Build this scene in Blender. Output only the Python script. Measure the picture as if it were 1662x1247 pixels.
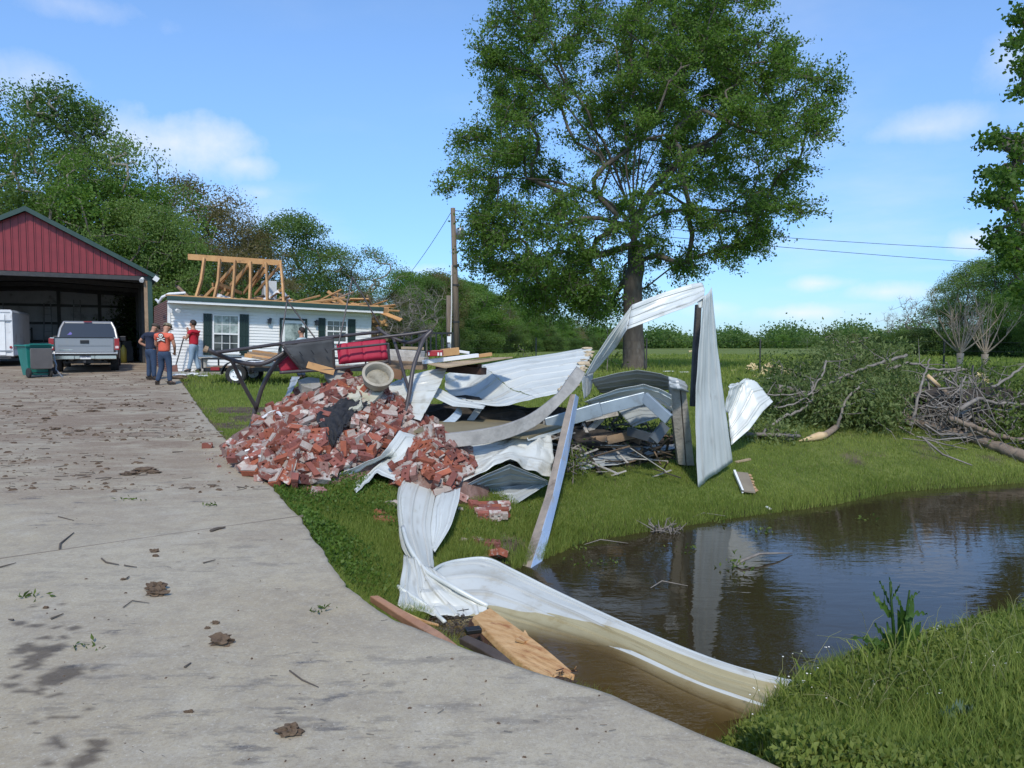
import bpy, bmesh, math, random
import numpy as np
from mathutils import Vector, Matrix, noise as mnoise
random.seed(7)
RNG = np.random.default_rng(7)
SC = bpy.context.scene
COL = SC.collection
R = math.radians
for _o in list(bpy.data.objects):
	bpy.data.objects.remove(_o)
# ---------------------------------------------------------------- camera
CAM_Z, FPX, PITCH = 1.65, 1200.0, R(3.03)
cd = bpy.data.cameras.new('camera')
cam = bpy.data.objects.new('camera', cd)
COL.objects.link(cam)
cam.location = (0, 0, CAM_Z)
cam.rotation_euler = (R(90) - PITCH, 0, 0)
cd.sensor_width = 36
cd.lens = 26.0
cd.clip_start = 0.05
cd.clip_end = 4000
SC.camera = cam
# ---------------------------------------------------------------- sky, sun, exposure
SUN_EL, SUN_AZ = R(46), R(178)          # azimuth from +Y clockwise: behind the camera, a little to its west
wd = bpy.data.worlds.new('World')
SC.world = wd
wd.use_nodes = True
nt = wd.node_tree
for n in list(nt.nodes):
	nt.nodes.remove(n)
def N(nt, typ, **kw):
	n = nt.nodes.new(typ)
	for k, v in kw.items():
		if k.startswith('i_'):
			key = k[2:]
			n.inputs[int(key) if key.isdigit() else key].default_value = v
		else:
			setattr(n, k, v)
	return n
def L(nt, a, b):
	nt.links.new(a, b)
def mth(nt, op, a, b=None, c=None, clamp=False):
	n = nt.nodes.new('ShaderNodeMath')
	n.operation = op
	n.use_clamp = clamp
	for i, v in enumerate((a, b, c)):
		if v is None:
			continue
		if hasattr(v, 'links'):
			nt.links.new(v, n.inputs[i])
		else:
			n.inputs[i].default_value = v
	return n.outputs[0]
def mixc(nt, fac, a, b, blend='MIX'):
	n = nt.nodes.new('ShaderNodeMix')
	n.data_type = 'RGBA'
	n.blend_type = blend
	n.clamp_factor = True
	for s, v in ((n.inputs[0], fac), (n.inputs[6], a), (n.inputs[7], b)):
		if hasattr(v, 'links'):
			nt.links.new(v, s)
		elif isinstance(v, (int, float)):
			s.default_value = v
		else:
			s.default_value = (v[0], v[1], v[2], 1)
	return n.outputs[2]
def ramp(nt, fac, stops):
	n = nt.nodes.new('ShaderNodeValToRGB')
	cr = n.color_ramp
	while len(cr.elements) < len(stops):
		cr.elements.new(0.5)
	for e, (p, c) in zip(cr.elements, stops):
		e.position = p
		e.color = (c[0], c[1], c[2], 1) if not isinstance(c, (int, float)) else (c, c, c, 1)
	nt.links.new(fac, n.inputs[0])
	return n.outputs[0]
sky = N(nt, 'ShaderNodeTexSky', sky_type='NISHITA', sun_disc=False, sun_elevation=SUN_EL, sun_rotation=SUN_AZ,
		altitude=0.0, air_density=1.0, dust_density=0.5, ozone_density=2.2)
tc = N(nt, 'ShaderNodeTexCoord')
sep = N(nt, 'ShaderNodeSeparateXYZ')
L(nt, tc.outputs['Generated'], sep.inputs[0])
zz = mth(nt, 'MAXIMUM', sep.outputs[2], 0.0)
# clouds: noise on a flat layer overhead, so they shrink and crowd towards the horizon
den = mth(nt, 'ADD', zz, 0.10)
cx = mth(nt, 'DIVIDE', sep.outputs[0], den)
cy = mth(nt, 'DIVIDE', sep.outputs[1], den)
cmb = N(nt, 'ShaderNodeCombineXYZ')
L(nt, cx, cmb.inputs[0])
L(nt, cy, cmb.inputs[1])
cmb.inputs[2].default_value = 0.6
n1 = N(nt, 'ShaderNodeTexNoise', i_Scale=0.75, i_Detail=7.0, i_Roughness=0.55)
L(nt, cmb.outputs[0], n1.inputs['Vector'])
n2 = N(nt, 'ShaderNodeTexNoise', i_Scale=0.32, i_Detail=3.0, i_Roughness=0.5)
L(nt, cmb.outputs[0], n2.inputs['Vector'])
dens = mth(nt, 'ADD', mth(nt, 'MULTIPLY', n1.outputs[0], 0.75), mth(nt, 'MULTIPLY', n2.outputs[0], 0.45))
hz = N(nt, 'ShaderNodeMapRange', i_1=0.0, i_2=0.35, i_3=0.045, i_4=-0.03)
hz.inputs[1].default_value, hz.inputs[2].default_value, hz.inputs[3].default_value, hz.inputs[4].default_value = 0.0, 0.38, 0.05, -0.035
L(nt, zz, hz.inputs[0])
dens = mth(nt, 'ADD', dens, hz.outputs[0])
CLOUDS = []
# single clouds that stand out: direction of the centre and angular half sizes
def cdir(px, py):
	u, v = (px - 831) / FPX, (623.5 - py) / FPX
	d = Vector((u, math.cos(PITCH) + v * math.sin(PITCH), -math.sin(PITCH) + v * math.cos(PITCH)))
	return d.normalized()
nz3 = N(nt, 'ShaderNodeTexNoise', i_Scale=9.0, i_Detail=7.0, i_Roughness=0.62)
L(nt, tc.outputs['Generated'], nz3.inputs['Vector'])
wob = mth(nt, 'MULTIPLY', mth(nt, 'SUBTRACT', nz3.outputs[0], 0.5), 2.6)
acc = None
for (px, py, wx, wz, amp) in ((285, 232, 0.125, 0.042, 1.0), (190, 205, 0.08, 0.03, .6), (400, 268, .05, .02, .8), (1495, 208, 0.10, 0.020, .6), (1340, 224, .03, .010, .45),
							(1640, 100, .035, .03, .5), (1580, 392, .035, .020, 1.0), (1330, 460, .05, .012, 1.0), (1440, 474, .07, .015, 1.0), (1300, 508, .10, .012, .95),
							(60, 125, .07, .03, .5), (100, 5, .10, .02, .45), (420, 313, .03, .012, .5), (1160, 500, .05, .014, .6), (690, 440, .04, .012, .7),
							(-900, 180, .2, .06, .8), (2500, 150, .18, .05, .7), (3200, 300, .16, .04, .7)):
	c = cdir(px, py)
	rt = Vector((c.y, -c.x, 0)).normalized()
	dx = N(nt, 'ShaderNodeVectorMath', operation='DOT_PRODUCT'); L(nt, tc.outputs['Generated'], dx.inputs[0]); dx.inputs[1].default_value = rt / wx
	front = N(nt, 'ShaderNodeVectorMath', operation='DOT_PRODUCT'); L(nt, tc.outputs['Generated'], front.inputs[0]); front.inputs[1].default_value = c
	ddz = mth(nt, 'DIVIDE', mth(nt, 'SUBTRACT', sep.outputs[2], c.z), wz)
	r2 = mth(nt, 'ADD', mth(nt, 'POWER', mth(nt, 'ABSOLUTE', dx.outputs['Value']), 2.0), mth(nt, 'POWER', mth(nt, 'ABSOLUTE', ddz), 2.0))
	g = mth(nt, 'SUBTRACT', 1.0, mth(nt, 'SQRT', r2))
	g = mth(nt, 'MULTIPLY', mth(nt, 'ADD', g, wob), 0.85)
	g = mth(nt, 'MULTIPLY', mth(nt, 'MULTIPLY', g, 1.0, clamp=True), amp)
	g = mth(nt, 'MULTIPLY', g, mth(nt, 'GREATER_THAN', front.outputs['Value'], 0.3))
	acc = g if acc is None else mth(nt, 'MAXIMUM', acc, g)
thin = N(nt, 'ShaderNodeMapRange', interpolation_type='SMOOTHSTEP')
thin.inputs[1].default_value, thin.inputs[2].default_value, thin.inputs[3].default_value, thin.inputs[4].default_value = 0.62, 0.90, 0.0, 0.30
L(nt, dens, thin.inputs[0])
cl = mth(nt, 'MAXIMUM', thin.outputs[0], mth(nt, 'MULTIPLY', acc, 0.80), clamp=True)
CLOUD_COL = (4.6, 4.75, 5.0)
tint = mixc(nt, 1.0, sky.outputs[0], (0.80, 0.96, 1.12), 'MULTIPLY')
hzf = N(nt, 'ShaderNodeMapRange', interpolation_type='SMOOTHSTEP')
hzf.inputs[1].default_value, hzf.inputs[2].default_value, hzf.inputs[3].default_value, hzf.inputs[4].default_value = 0.0, 0.42, 1.0, 0.0
L(nt, zz, hzf.inputs[0])
tint = mixc(nt, hzf.outputs[0], tint, mixc(nt, 1.0, tint, (0.50, 0.60, 0.76), 'MULTIPLY'))
skyc = mixc(nt, cl, tint, CLOUD_COL)
bg = N(nt, 'ShaderNodeBackground', i_Strength=0.15)
L(nt, skyc, bg.inputs[0])
wo = N(nt, 'ShaderNodeOutputWorld')
L(nt, bg.outputs[0], wo.inputs[0])
sl = bpy.data.lights.new('sun', 'SUN')
sl.energy = 2.3
sl.angle = R(5.0)
sl.color = (1.0, 0.93, 0.82)
sun = bpy.data.objects.new('sun', sl)
COL.objects.link(sun)
sdir = Vector((math.sin(SUN_AZ) * math.cos(SUN_EL), math.cos(SUN_AZ) * math.cos(SUN_EL), math.sin(SUN_EL)))
sun.rotation_euler = sdir.to_track_quat('Z', 'Y').to_euler()
sun.location = (0, -5, 30)
SC.view_settings.view_transform = 'Standard'
SC.view_settings.look = 'None'
SC.view_settings.exposure = 0.48
SC.view_settings.gamma = 1.0
SC.view_settings.use_curve_mapping = False
SC.render.engine = 'CYCLES'
SC.cycles.max_bounces = 6
SC.cycles.transparent_max_bounces = 12
SC.cycles.use_denoising = True
# ---------------------------------------------------------------- helpers
def V(px, py, d):
	"""point at distance d (metres along +Y) that the photograph shows at pixel px, py"""
	u, v = (px - 831) / FPX, (623.5 - py) / FPX
	t = d / (math.cos(PITCH) + v * math.sin(PITCH))
	return Vector((u * t, d, CAM_Z + t * (v * math.cos(PITCH) - math.sin(PITCH))))
def wmat(o):
	m = o.matrix_basis.copy()
	while o.parent is not None:
		o = o.parent
		m = o.matrix_basis @ m
	return m
class MB:
	"""collects polygons in world space (through the matrix T) and links them as ONE mesh object"""
	def __init__(s, T=None):
		s.v, s.f, s.m, s.T = [], [], [], T
	def add(s, vs, fs, mi=0):
		b = len(s.v)
		if s.T is not None:
			vs = [s.T @ Vector(p) for p in vs]
		s.v.extend(Vector(p) for p in vs)
		s.f.extend(tuple(b + i for i in f) for f in fs)
		s.m.extend([mi] * len(fs))
		return s
	def box(s, c, d, rot=None, mi=0, taper=1.0):
		x, y, z = d[0] / 2, d[1] / 2, d[2] / 2
		vs = [Vector((a * x * (taper if e > 0 else 1), b * y * (taper if e > 0 else 1), e * z)) for e in (-1, 1) for b in (-1, 1) for a in (-1, 1)]
		if rot is not None:
			vs = [rot @ p for p in vs]
		c = Vector(c)
		return s.add([p + c for p in vs], [(0, 2, 3, 1), (4, 5, 7, 6), (0, 1, 5, 4), (2, 6, 7, 3), (0, 4, 6, 2), (1, 3, 7, 5)], mi)
	def bar(s, a, b, w, h, up=(0, 0, 1), mi=0):
		a, b = Vector(a), Vector(b)
		t = (b - a)
		ln = t.length
		t = t / ln if ln else Vector((0, 0, 1))
		u = Vector(up)
		r = t.cross(u)
		if r.length < 1e-4:
			r = t.cross(Vector((1, 0.1, 0)))
		r.normalize()
		u = r.cross(t)
		m = Matrix((r, t, u)).transposed()
		return s.box((a + b) / 2, (w, ln, h), m, mi)
	def tube(s, pts, rad, seg=8, mi=0, cap=True):
		pts = [Vector(p) for p in pts]
		n = len(pts)
		rads = rad if isinstance(rad, (list, tuple)) else [rad] * n
		vs, fs = [], []
		ref = None
		for i, p in enumerate(pts):
			t = (pts[min(i + 1, n - 1)] - pts[max(i - 1, 0)])
			if t.length < 1e-9:
				t = Vector((0, 0, 1))
			t.normalize()
			if ref is None:
				ref = Vector((0, 0, 1)) if abs(t.z) < 0.9 else Vector((1, 0, 0))
			r = t.cross(ref)
			if r.length < 1e-4:
				r = t.cross(Vector((0.3, 1, 0.2)))
			r.normalize()
			u = r.cross(t)
			ref = u
			for k in range(seg):
				a = 2 * math.pi * k / seg
				vs.append(p + (r * math.cos(a) + u * math.sin(a)) * rads[i])
		for i in range(n - 1):
			for k in range(seg):
				k2 = (k + 1) % seg
				fs.append((i * seg + k, i * seg + k2, (i + 1) * seg + k2, (i + 1) * seg + k))
		if cap:
			fs.append(tuple(range(seg - 1, -1, -1)))
			fs.append(tuple((n - 1) * seg + k for k in range(seg)))
		return s.add(vs, fs, mi)
	def lathe(s, prof, M4=None, seg=24, mi=0, closed=False):
		vs, fs = [], []
		M4 = M4 or Matrix.Identity(4)
		for (r, z) in prof:
			for k in range(seg):
				a = 2 * math.pi * k / seg
				vs.append(M4 @ Vector((r * math.cos(a), r * math.sin(a), z)))
		for i in range(len(prof) - 1):
			for k in range(seg):
				k2 = (k + 1) % seg
				fs.append((i * seg + k, i * seg + k2, (i + 1) * seg + k2, (i + 1) * seg + k))
		return s.add(vs, fs, mi)
	def poly(s, pts, mi=0):
		return s.add(pts, [tuple(range(len(pts)))], mi)
	def prism(s, pts, ext, mi=0):
		"""flat outline pts extruded by the vector ext"""
		n = len(pts)
		e = Vector(ext)
		vs = [Vector(p) for p in pts] + [Vector(p) + e for p in pts]
		fs = [tuple(range(n - 1, -1, -1)), tuple(range(n, 2 * n))] + [(i, (i + 1) % n, n + (i + 1) % n, n + i) for i in range(n)]
		return s.add(vs, fs, mi)
	def build(s, name, mats, parent=None, smooth=False, bevel=0, solid=0, base=None, rnd=False, offset=0):
		if parent is not None:
			inv = wmat(parent).inverted()
			vs = [inv @ p for p in s.v]
			org = None
		else:
			if base is None:
				lo = [min(p[i] for p in s.v) for i in range(3)]
				hi = [max(p[i] for p in s.v) for i in range(3)]
				base = Vector(((lo[0] + hi[0]) / 2, (lo[1] + hi[1]) / 2, lo[2]))
			org = Vector(base)
			vs = [p - org for p in s.v]
		me = bpy.data.meshes.new(name)
		me.from_pydata([tuple(p) for p in vs], [], s.f)
		if not isinstance(mats, (list, tuple)):
			mats = [mats]
		for m in mats:
			me.materials.append(m)
		if len(mats) > 1:
			me.polygons.foreach_set('material_index', s.m)
		if smooth:
			me.polygons.foreach_set('use_smooth', [True] * len(me.polygons))
		me.update()
		o = bpy.data.objects.new(name, me)
		COL.objects.link(o)
		if org is not None:
			o.location = org
		o.parent = parent
		if bevel:
			b = o.modifiers.new('bevel', 'BEVEL')
			b.width = bevel
			b.segments = 2
			b.limit_method = 'ANGLE'
			b.angle_limit = R(40)
		if solid:
			b = o.modifiers.new('solid', 'SOLIDIFY')
			b.thickness = solid
			b.offset = offset
		return o
def tag(o, label=None, cat=None, group=None, kind=None):
	if label:
		o['label'] = label
	if cat:
		o['category'] = cat
	if group:
		o['group'] = group
	if kind:
		o['kind'] = kind
	return o
def empty(name, loc, label=None, cat=None, group=None, rz=0.0, rot=None):
	o = bpy.data.objects.new(name, None)
	o.empty_display_size = 0.2
	COL.objects.link(o)
	o.location = loc
	o.rotation_euler = rot if rot is not None else (0, 0, rz)
	return tag(o, label, cat, group)
CHILD = {}
def copy_tree(o, parent=None):
	c = o.copy()
	COL.objects.link(c)
	c.parent = parent
	for ch in list(o.children):
		copy_tree(ch, c)
	return c
def npmesh(name, verts, faces, mats, nper, smooth=False, col=None):
	"""fast mesh from numpy arrays; all faces have nper corners; col = per-vertex colour (n,3)"""
	me = bpy.data.meshes.new(name)
	nv, nf = len(verts), len(faces)
	me.vertices.add(nv)
	me.vertices.foreach_set('co', np.asarray(verts, np.float32).ravel())
	me.loops.add(nf * nper)
	me.loops.foreach_set('vertex_index', np.asarray(faces, np.int32).ravel())
	me.polygons.add(nf)
	me.polygons.foreach_set('loop_start', np.arange(0, nf * nper, nper, dtype=np.int32))
	me.polygons.foreach_set('loop_total', np.full(nf, nper, np.int32))
	if smooth:
		me.polygons.foreach_set('use_smooth', np.ones(nf, bool))
	for m in (mats if isinstance(mats, (list, tuple)) else [mats]):
		me.materials.append(m)
	me.update(calc_edges=True)
	if col is not None:
		a = me.color_attributes.new('tint', 'FLOAT_COLOR', 'POINT')
		c4 = np.ones((nv, 4), np.float32)
		c4[:, :3] = col
		a.data.foreach_set('color', c4.ravel())
	return me
def link(name, me, parent=None, loc=(0, 0, 0)):
	o = bpy.data.objects.new(name, me)
	COL.objects.link(o)
	o.location = loc
	o.parent = parent
	return o
def mat(name, c, c2=None, scale=6.0, rough=0.7, metal=0.0, bump=0.0, bscale=None, spec=None, stretch=None, detail=5.0, thr=(0.35, 0.65), dirt=None, dirt_scale=2.0, dirt_thr=(.55, .72), rand=0.0, rotz=0.0):
	"""principled material: two colours mixed by noise, optional dirt layer, bump and per-object value variation"""
	m = bpy.data.materials.new(name)
	m.use_nodes = True
	nt = m.node_tree
	b = nt.nodes['Principled BSDF']
	b.inputs['Roughness'].default_value = rough
	b.inputs['Metallic'].default_value = metal
	if spec is not None:
		b.inputs['Specular IOR Level'].default_value = spec
	tcn = N(nt, 'ShaderNodeTexCoord')
	vec = tcn.outputs['Object']
	if stretch:
		mp = N(nt, 'ShaderNodeMapping')
		mp.inputs['Scale'].default_value = stretch
		if rotz:
			rn = N(nt, 'ShaderNodeVectorRotate', rotation_type='Z_AXIS')
			rn.inputs['Angle'].default_value = rotz
			L(nt, vec, rn.inputs[0])
			vec = rn.outputs[0]
		L(nt, vec, mp.inputs[0])
		vec = mp.outputs[0]
	if rand:
		oi = N(nt, 'ShaderNodeObjectInfo')
		ad = N(nt, 'ShaderNodeVectorMath', operation='ADD')
		sc = N(nt, 'ShaderNodeVectorMath', operation='SCALE')
		cb = N(nt, 'ShaderNodeCombineXYZ')
		for i in range(3):
			L(nt, oi.outputs['Random'], cb.inputs[i])
		L(nt, cb.outputs[0], sc.inputs[0]); sc.inputs[3].default_value = 37.0
		L(nt, vec, ad.inputs[0]); L(nt, sc.outputs[0], ad.inputs[1])
		vec = ad.outputs[0]
	out = None
	if c2 is not None:
		nz = N(nt, 'ShaderNodeTexNoise', i_Scale=scale, i_Detail=detail, i_Roughness=0.6)
		L(nt, vec, nz.inputs['Vector'])
		f = ramp(nt, nz.outputs[0], [(thr[0], 0.0), (thr[1], 1.0)])
		out = mixc(nt, f, c, c2)
	if dirt is not None:
		nz = N(nt, 'ShaderNodeTexNoise', i_Scale=dirt_scale, i_Detail=8.0, i_Roughness=0.68)
		L(nt, vec, nz.inputs['Vector'])
		f = ramp(nt, nz.outputs[0], [(dirt_thr[0], 0.0), (dirt_thr[1], 1.0)])
		out = mixc(nt, f, out if out is not None else c, dirt)
	if rand:
		v = mth(nt, 'ADD', mth(nt, 'MULTIPLY', oi.outputs['Random'], 2 * rand), 1.0 - rand)
		hs = N(nt, 'ShaderNodeHueSaturation')
		L(nt, v, hs.inputs['Value'])
		if out is not None:
			L(nt, out, hs.inputs['Color'])
		else:
			hs.inputs['Color'].default_value = (*c, 1)
		out = hs.outputs[0]
	if out is not None:
		L(nt, out, b.inputs['Base Color'])
	else:
		b.inputs['Base Color'].default_value = (*c, 1)
	if bump:
		nz = N(nt, 'ShaderNodeTexNoise', i_Scale=bscale or scale * 4, i_Detail=4.0)
		L(nt, vec, nz.inputs['Vector'])
		bp = N(nt, 'ShaderNodeBump', i_Strength=bump, i_Distance=0.02)
		L(nt, nz.outputs[0], bp.inputs['Height'])
		L(nt, bp.outputs[0], b.inputs['Normal'])
	return m
def leafmat(name, c1, c2, transl=0.35, rough=0.55, vary=True):
	"""foliage: colour from the mesh's tint attribute between c1 and c2, with light coming through the leaf"""
	m = bpy.data.materials.new(name)
	m.use_nodes = True
	nt = m.node_tree
	b = nt.nodes['Principled BSDF']
	out = nt.nodes['Material Output']
	at = N(nt, 'ShaderNodeAttribute', attribute_name='tint')
	oi = N(nt, 'ShaderNodeObjectInfo')
	f = mth(nt, 'ADD', at.outputs['Fac'], mth(nt, 'MULTIPLY', mth(nt, 'SUBTRACT', oi.outputs['Random'], 0.5), 0.5 if vary else 0.0), clamp=True)
	col = mixc(nt, f, c1, c2)
	L(nt, col, b.inputs['Base Color'])
	b.inputs['Roughness'].default_value = rough
	b.inputs['Specular IOR Level'].default_value = 0.25
	tr = N(nt, 'ShaderNodeBsdfTranslucent')
	tcol = mixc(nt, 1.0, col, (1.25, 1.3, 0.6), 'MULTIPLY')
	L(nt, tcol, tr.inputs[0])
	mx = N(nt, 'ShaderNodeMixShader', i_0=transl)
	L(nt, b.outputs[0], mx.inputs[1])
	L(nt, tr.outputs[0], mx.inputs[2])
	L(nt, mx.outputs[0], out.inputs[0])
	return m
def seg_dist(x, y, pts, closed):
	"""distance of points (arrays) from a polyline"""
	best = np.full(np.shape(x), 1e9)
	n = len(pts)
	for i in range(n if closed else n - 1):
		ax, ay = pts[i]
		bx, by = pts[(i + 1) % n]
		dx, dy = bx - ax, by - ay
		t = np.clip(((x - ax) * dx + (y - ay) * dy) / (dx * dx + dy * dy + 1e-12), 0, 1)
		best = np.minimum(best, np.hypot(x - ax - t * dx, y - ay - t * dy))
	return best
def inside(x, y, pts):
	c = np.zeros(np.shape(x), bool)
	n = len(pts)
	for i in range(n):
		ax, ay = pts[i]
		bx, by = pts[(i + 1) % n]
		if ay == by:
			continue
		hit = ((ay > y) != (by > y)) & (x < (bx - ax) * (y - ay) / (by - ay) + ax)
		c ^= hit
	return c
def vnoise(x, y, s, seed=0):
	"""smooth value noise for arrays, about -1..1"""
	x = np.asarray(x, float) * s + seed * 17.3
	y = np.asarray(y, float) * s + seed * 9.1
	xi, yi = np.floor(x), np.floor(y)
	fx, fy = x - xi, y - yi
	fx, fy = fx * fx * (3 - 2 * fx), fy * fy * (3 - 2 * fy)
	def h(a, b):
		t = np.sin(a * 127.1 + b * 311.7 + seed * 74.7) * 43758.5453
		return (t - np.floor(t)) * 2 - 1
	return (h(xi, yi) * (1 - fx) + h(xi + 1, yi) * fx) * (1 - fy) + (h(xi, yi + 1) * (1 - fx) + h(xi + 1, yi + 1) * fx) * fy
def fbm(x, y, s, oct=4, seed=0):
	a, t = 0.5, 0
	for i in range(oct):
		t = t + a * vnoise(x, y, s * 2 ** i, seed + i)
		a *= 0.5
	return t
# ---------------------------------------------------------------- terrain
SL = 0.0283
WATER = -0.55
POND = [(-0.80, 5.5), (-0.25, 4.85), (0.45, 4.25), (1.05, 3.72), (1.30, 3.95), (1.80, 4.62), (2.38, 5.0), (3.2, 5.4), (4.1, 5.9), (6, 7), (9, 8.4), (16, 10.5), (30, 13), (30, 19), (16, 14.2),
		(8.1, 11.75), (5.67, 11.0), (4.35, 10.1), (2.9, 9.4), (1.7, 8.75), (0.75, 8.2), (0.25, 7.5), (-0.22, 7.0), (-0.72, 6.35)]
DRV = [(3.62, 0), (0.93, 2.75), (0.45, 3.22), (-0.22, 3.67), (-0.66, 4.05), (-1.06, 4.6), (-1.84, 6.3), (-3.1, 8.65), (-5.2, 12.6), (-8.9, 20.0), (-11.0, 24.2), (-11.5, 25.0), (-14.6, 31.0), (-18, 38), (-20, 46)]
DRVX = np.array([p[0] for p in DRV]); DRVY = np.array([p[1] for p in DRV])
def drv_edge(y):
	"""x of the driveway's lawn-side edge at y"""
	y = np.asarray(y, float)
	return np.where(y < 0, 3.62 - y * 0.98, np.interp(y, DRVY, DRVX))
def plane(y):
	y = np.asarray(y, float)
	a = SL * np.minimum(y, 30)
	far = np.clip((y - 30) / 250, 0, 1)
	return a - 0.62 * far ** 0.8
def ht(x, y):
	"""lawn height"""
	x, y = np.broadcast_arrays(np.asarray(x, float), np.asarray(y, float))
	ds = seg_dist(x, y, POND, True)
	ins = inside(x, y, POND)
	ex = drv_edge(y)
	dd = np.maximum(x - ex, 0) * 0.75
	right = (x > 1.0) & (y < 8) & (x > 1.2 + (y - 3.9) * 0.1)
	top = plane(y) - 0.05
	bank = np.where(right & (y < 7.6), 2.1, 5.2)
	t = np.clip(np.maximum(ds / bank, ds / (ds + dd + 1e-6)), 0, 1)
	e = 1 - (1 - t) ** 2
	nearslab = np.clip((6.3 - y) / 1.2, 0, 1) * (dd < 2.2) * (x < 1.6) * (~right)
	lb = np.clip((8.2 - y) / 1.2, 0, 1) * np.clip((1.6 - x), 0, 1) * (~right)
	e = e * (1 - lb) + lb * t
	e = e * (1 - nearslab) + nearslab * t ** 1.8
	rightbank = right & (y < 3.2 + 0.62 * x)
	top = np.where(rightbank, np.minimum(top, -0.02 - 0.05 * np.clip(x - 1.5, 0, 4)), top)
	z = WATER + (top - WATER) * e
	z = np.where(ins, WATER - np.minimum(0.5, ds * 0.35), z)
	und = fbm(x, y, 0.35, 3, 3) * 0.05 * np.clip(ds / 2, 0, 1) * np.clip((x - ex) / 1.5, 0, 1)
	z = z + np.where(ins, 0, und)
	on = x < ex + 0.02
	dz = np.where(x < ex - 0.2, -0.25, -0.10)
	z = np.where(on, plane(y) + dz, z)
	return z
def hz(x, y):
	return float(ht(np.array([x]), np.array([y]))[0])
def dz(y):
	return float(plane(y))
def G(px, py, lift=0.0, dmax=120):
	"""point of the lawn that pixel px, py shows"""
	ds = np.concatenate([np.arange(2.3, 16, 0.02), np.arange(16, dmax, 0.1)])
	u, v = (px - 831) / FPX, (623.5 - py) / FPX
	t = ds / (math.cos(PITCH) + v * math.sin(PITCH))
	x, z = u * t, CAM_Z + t * (v * math.cos(PITCH) - math.sin(PITCH))
	g = np.maximum(ht(x, ds), WATER - 0.02)
	i = np.argmax(z <= g + lift)
	return Vector((x[i], ds[i], g[i] + lift))
def GD(px, py):
	"""point of the driveway plane that pixel px, py shows"""
	u, v = (px - 831) / FPX, (623.5 - py) / FPX
	k = (v * math.cos(PITCH) - math.sin(PITCH)) / (math.cos(PITCH) + v * math.sin(PITCH))
	d = CAM_Z / (SL - k)
	return V(px, py, d)
def dirt_amount(x, y):
	"""where the lawn is worn to bare earth, or bared to darken the hollow (0..1)"""
	d = np.zeros(np.shape(x))
	def blob(cx, cy, rx, ry, a=1.0, rot=0.0):
		nonlocal d
		c, s = math.cos(rot), math.sin(rot)
		u = ((x - cx) * c + (y - cy) * s) / rx
		w = (-(x - cx) * s + (y - cy) * c) / ry
		d = np.maximum(d, a * np.clip(1.35 - np.hypot(u, w), 0, 1))
	blob(-5.1, 14.6, 1.7, 0.8, 1.0)          # tyre-churned strip beside the brick heap
	blob(-4.0, 13.4, 1.6, 0.7, 0.9)
	blob(-4.6, 12.2, 1.2, .5, .7)
	blob(-2.6, 8.0, 0.35, 0.9, 0.95, -0.45)   # along the slab beside the heap
	blob(-2.2, 7.3, 0.25, 0.6, 0.9, -0.45)
	blob(0.02, 7.75, 0.32, 0.42, 0.95)        # scraped bank by the leaning beam
	blob(-1.1, 8.6, 0.8, 0.35, 0.8)
	blob(7.2, 12.6, 2.2, 0.35, 0.6, 0.35)     # wet edge past the log
	blob(-.3, 10.9, 2.0, 0.9, 1.3)             # under the wreck, grass cleared so the hollow is darker
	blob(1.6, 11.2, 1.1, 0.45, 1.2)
	blob(4.3, 18.6, 3.5, 0.5, 0.75)           # rut beyond the wreck
	blob(7.0, 18.9, 3.5, 0.35, 0.7)
	ex = drv_edge(y)
	d = np.maximum(d, np.clip(1 - (x - ex) / 0.22, 0, 1) * (y > 4.3) * 0.8)
	d = np.maximum(d, (x - ex < 0.75) * (y < 4.7) * (x < 1.0) * 0.95 * np.ones_like(d))
	n = fbm(x, y, 1.9, 4, 11)
	return np.clip((d + n * 0.9 - 0.42) * 2.6, 0, 1)
def build_ground():
	def lines(rng):
		out = []
		for a, b, s in rng:
			out += list(np.arange(a, b, s))
		return np.array(out)
	ys = lines([(-60, -4, 8), (-4, 2, 0.5), (2, 16, 0.11), (16, 34, 0.35), (34, 80, 1.5), (80, 300, 12), (300, 1800, 90)])
	xs = lines([(-1500, -200, 100), (-200, -40, 8), (-40, -8, 1.0), (-8, 9, 0.11), (9, 24, 0.5), (24, 60, 2), (60, 200, 10), (200, 1600, 100)])
	X, Y = np.meshgrid(xs, ys)
	Z = ht(X, Y)
	nx, ny = len(xs), len(ys)
	vs = np.stack([X.ravel(), Y.ravel(), Z.ravel()], 1)
	i = np.arange(nx * ny).reshape(ny, nx)
	fs = np.stack([i[:-1, :-1], i[:-1, 1:], i[1:, 1:], i[1:, :-1]], -1).reshape(-1, 4)
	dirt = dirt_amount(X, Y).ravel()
	wet = np.clip(1 - (Z.ravel() - WATER) / 0.12, 0, 1) * (Y.ravel() < 30)
	me = npmesh('ground', vs, fs, MAT_GROUND, 4, True, np.stack([dirt, wet, dirt * 0], 1))
	o = link('ground', me)
	tag(o, 'mown lawn and wide green pasture sloping to the pond', kind='structure')
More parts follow.
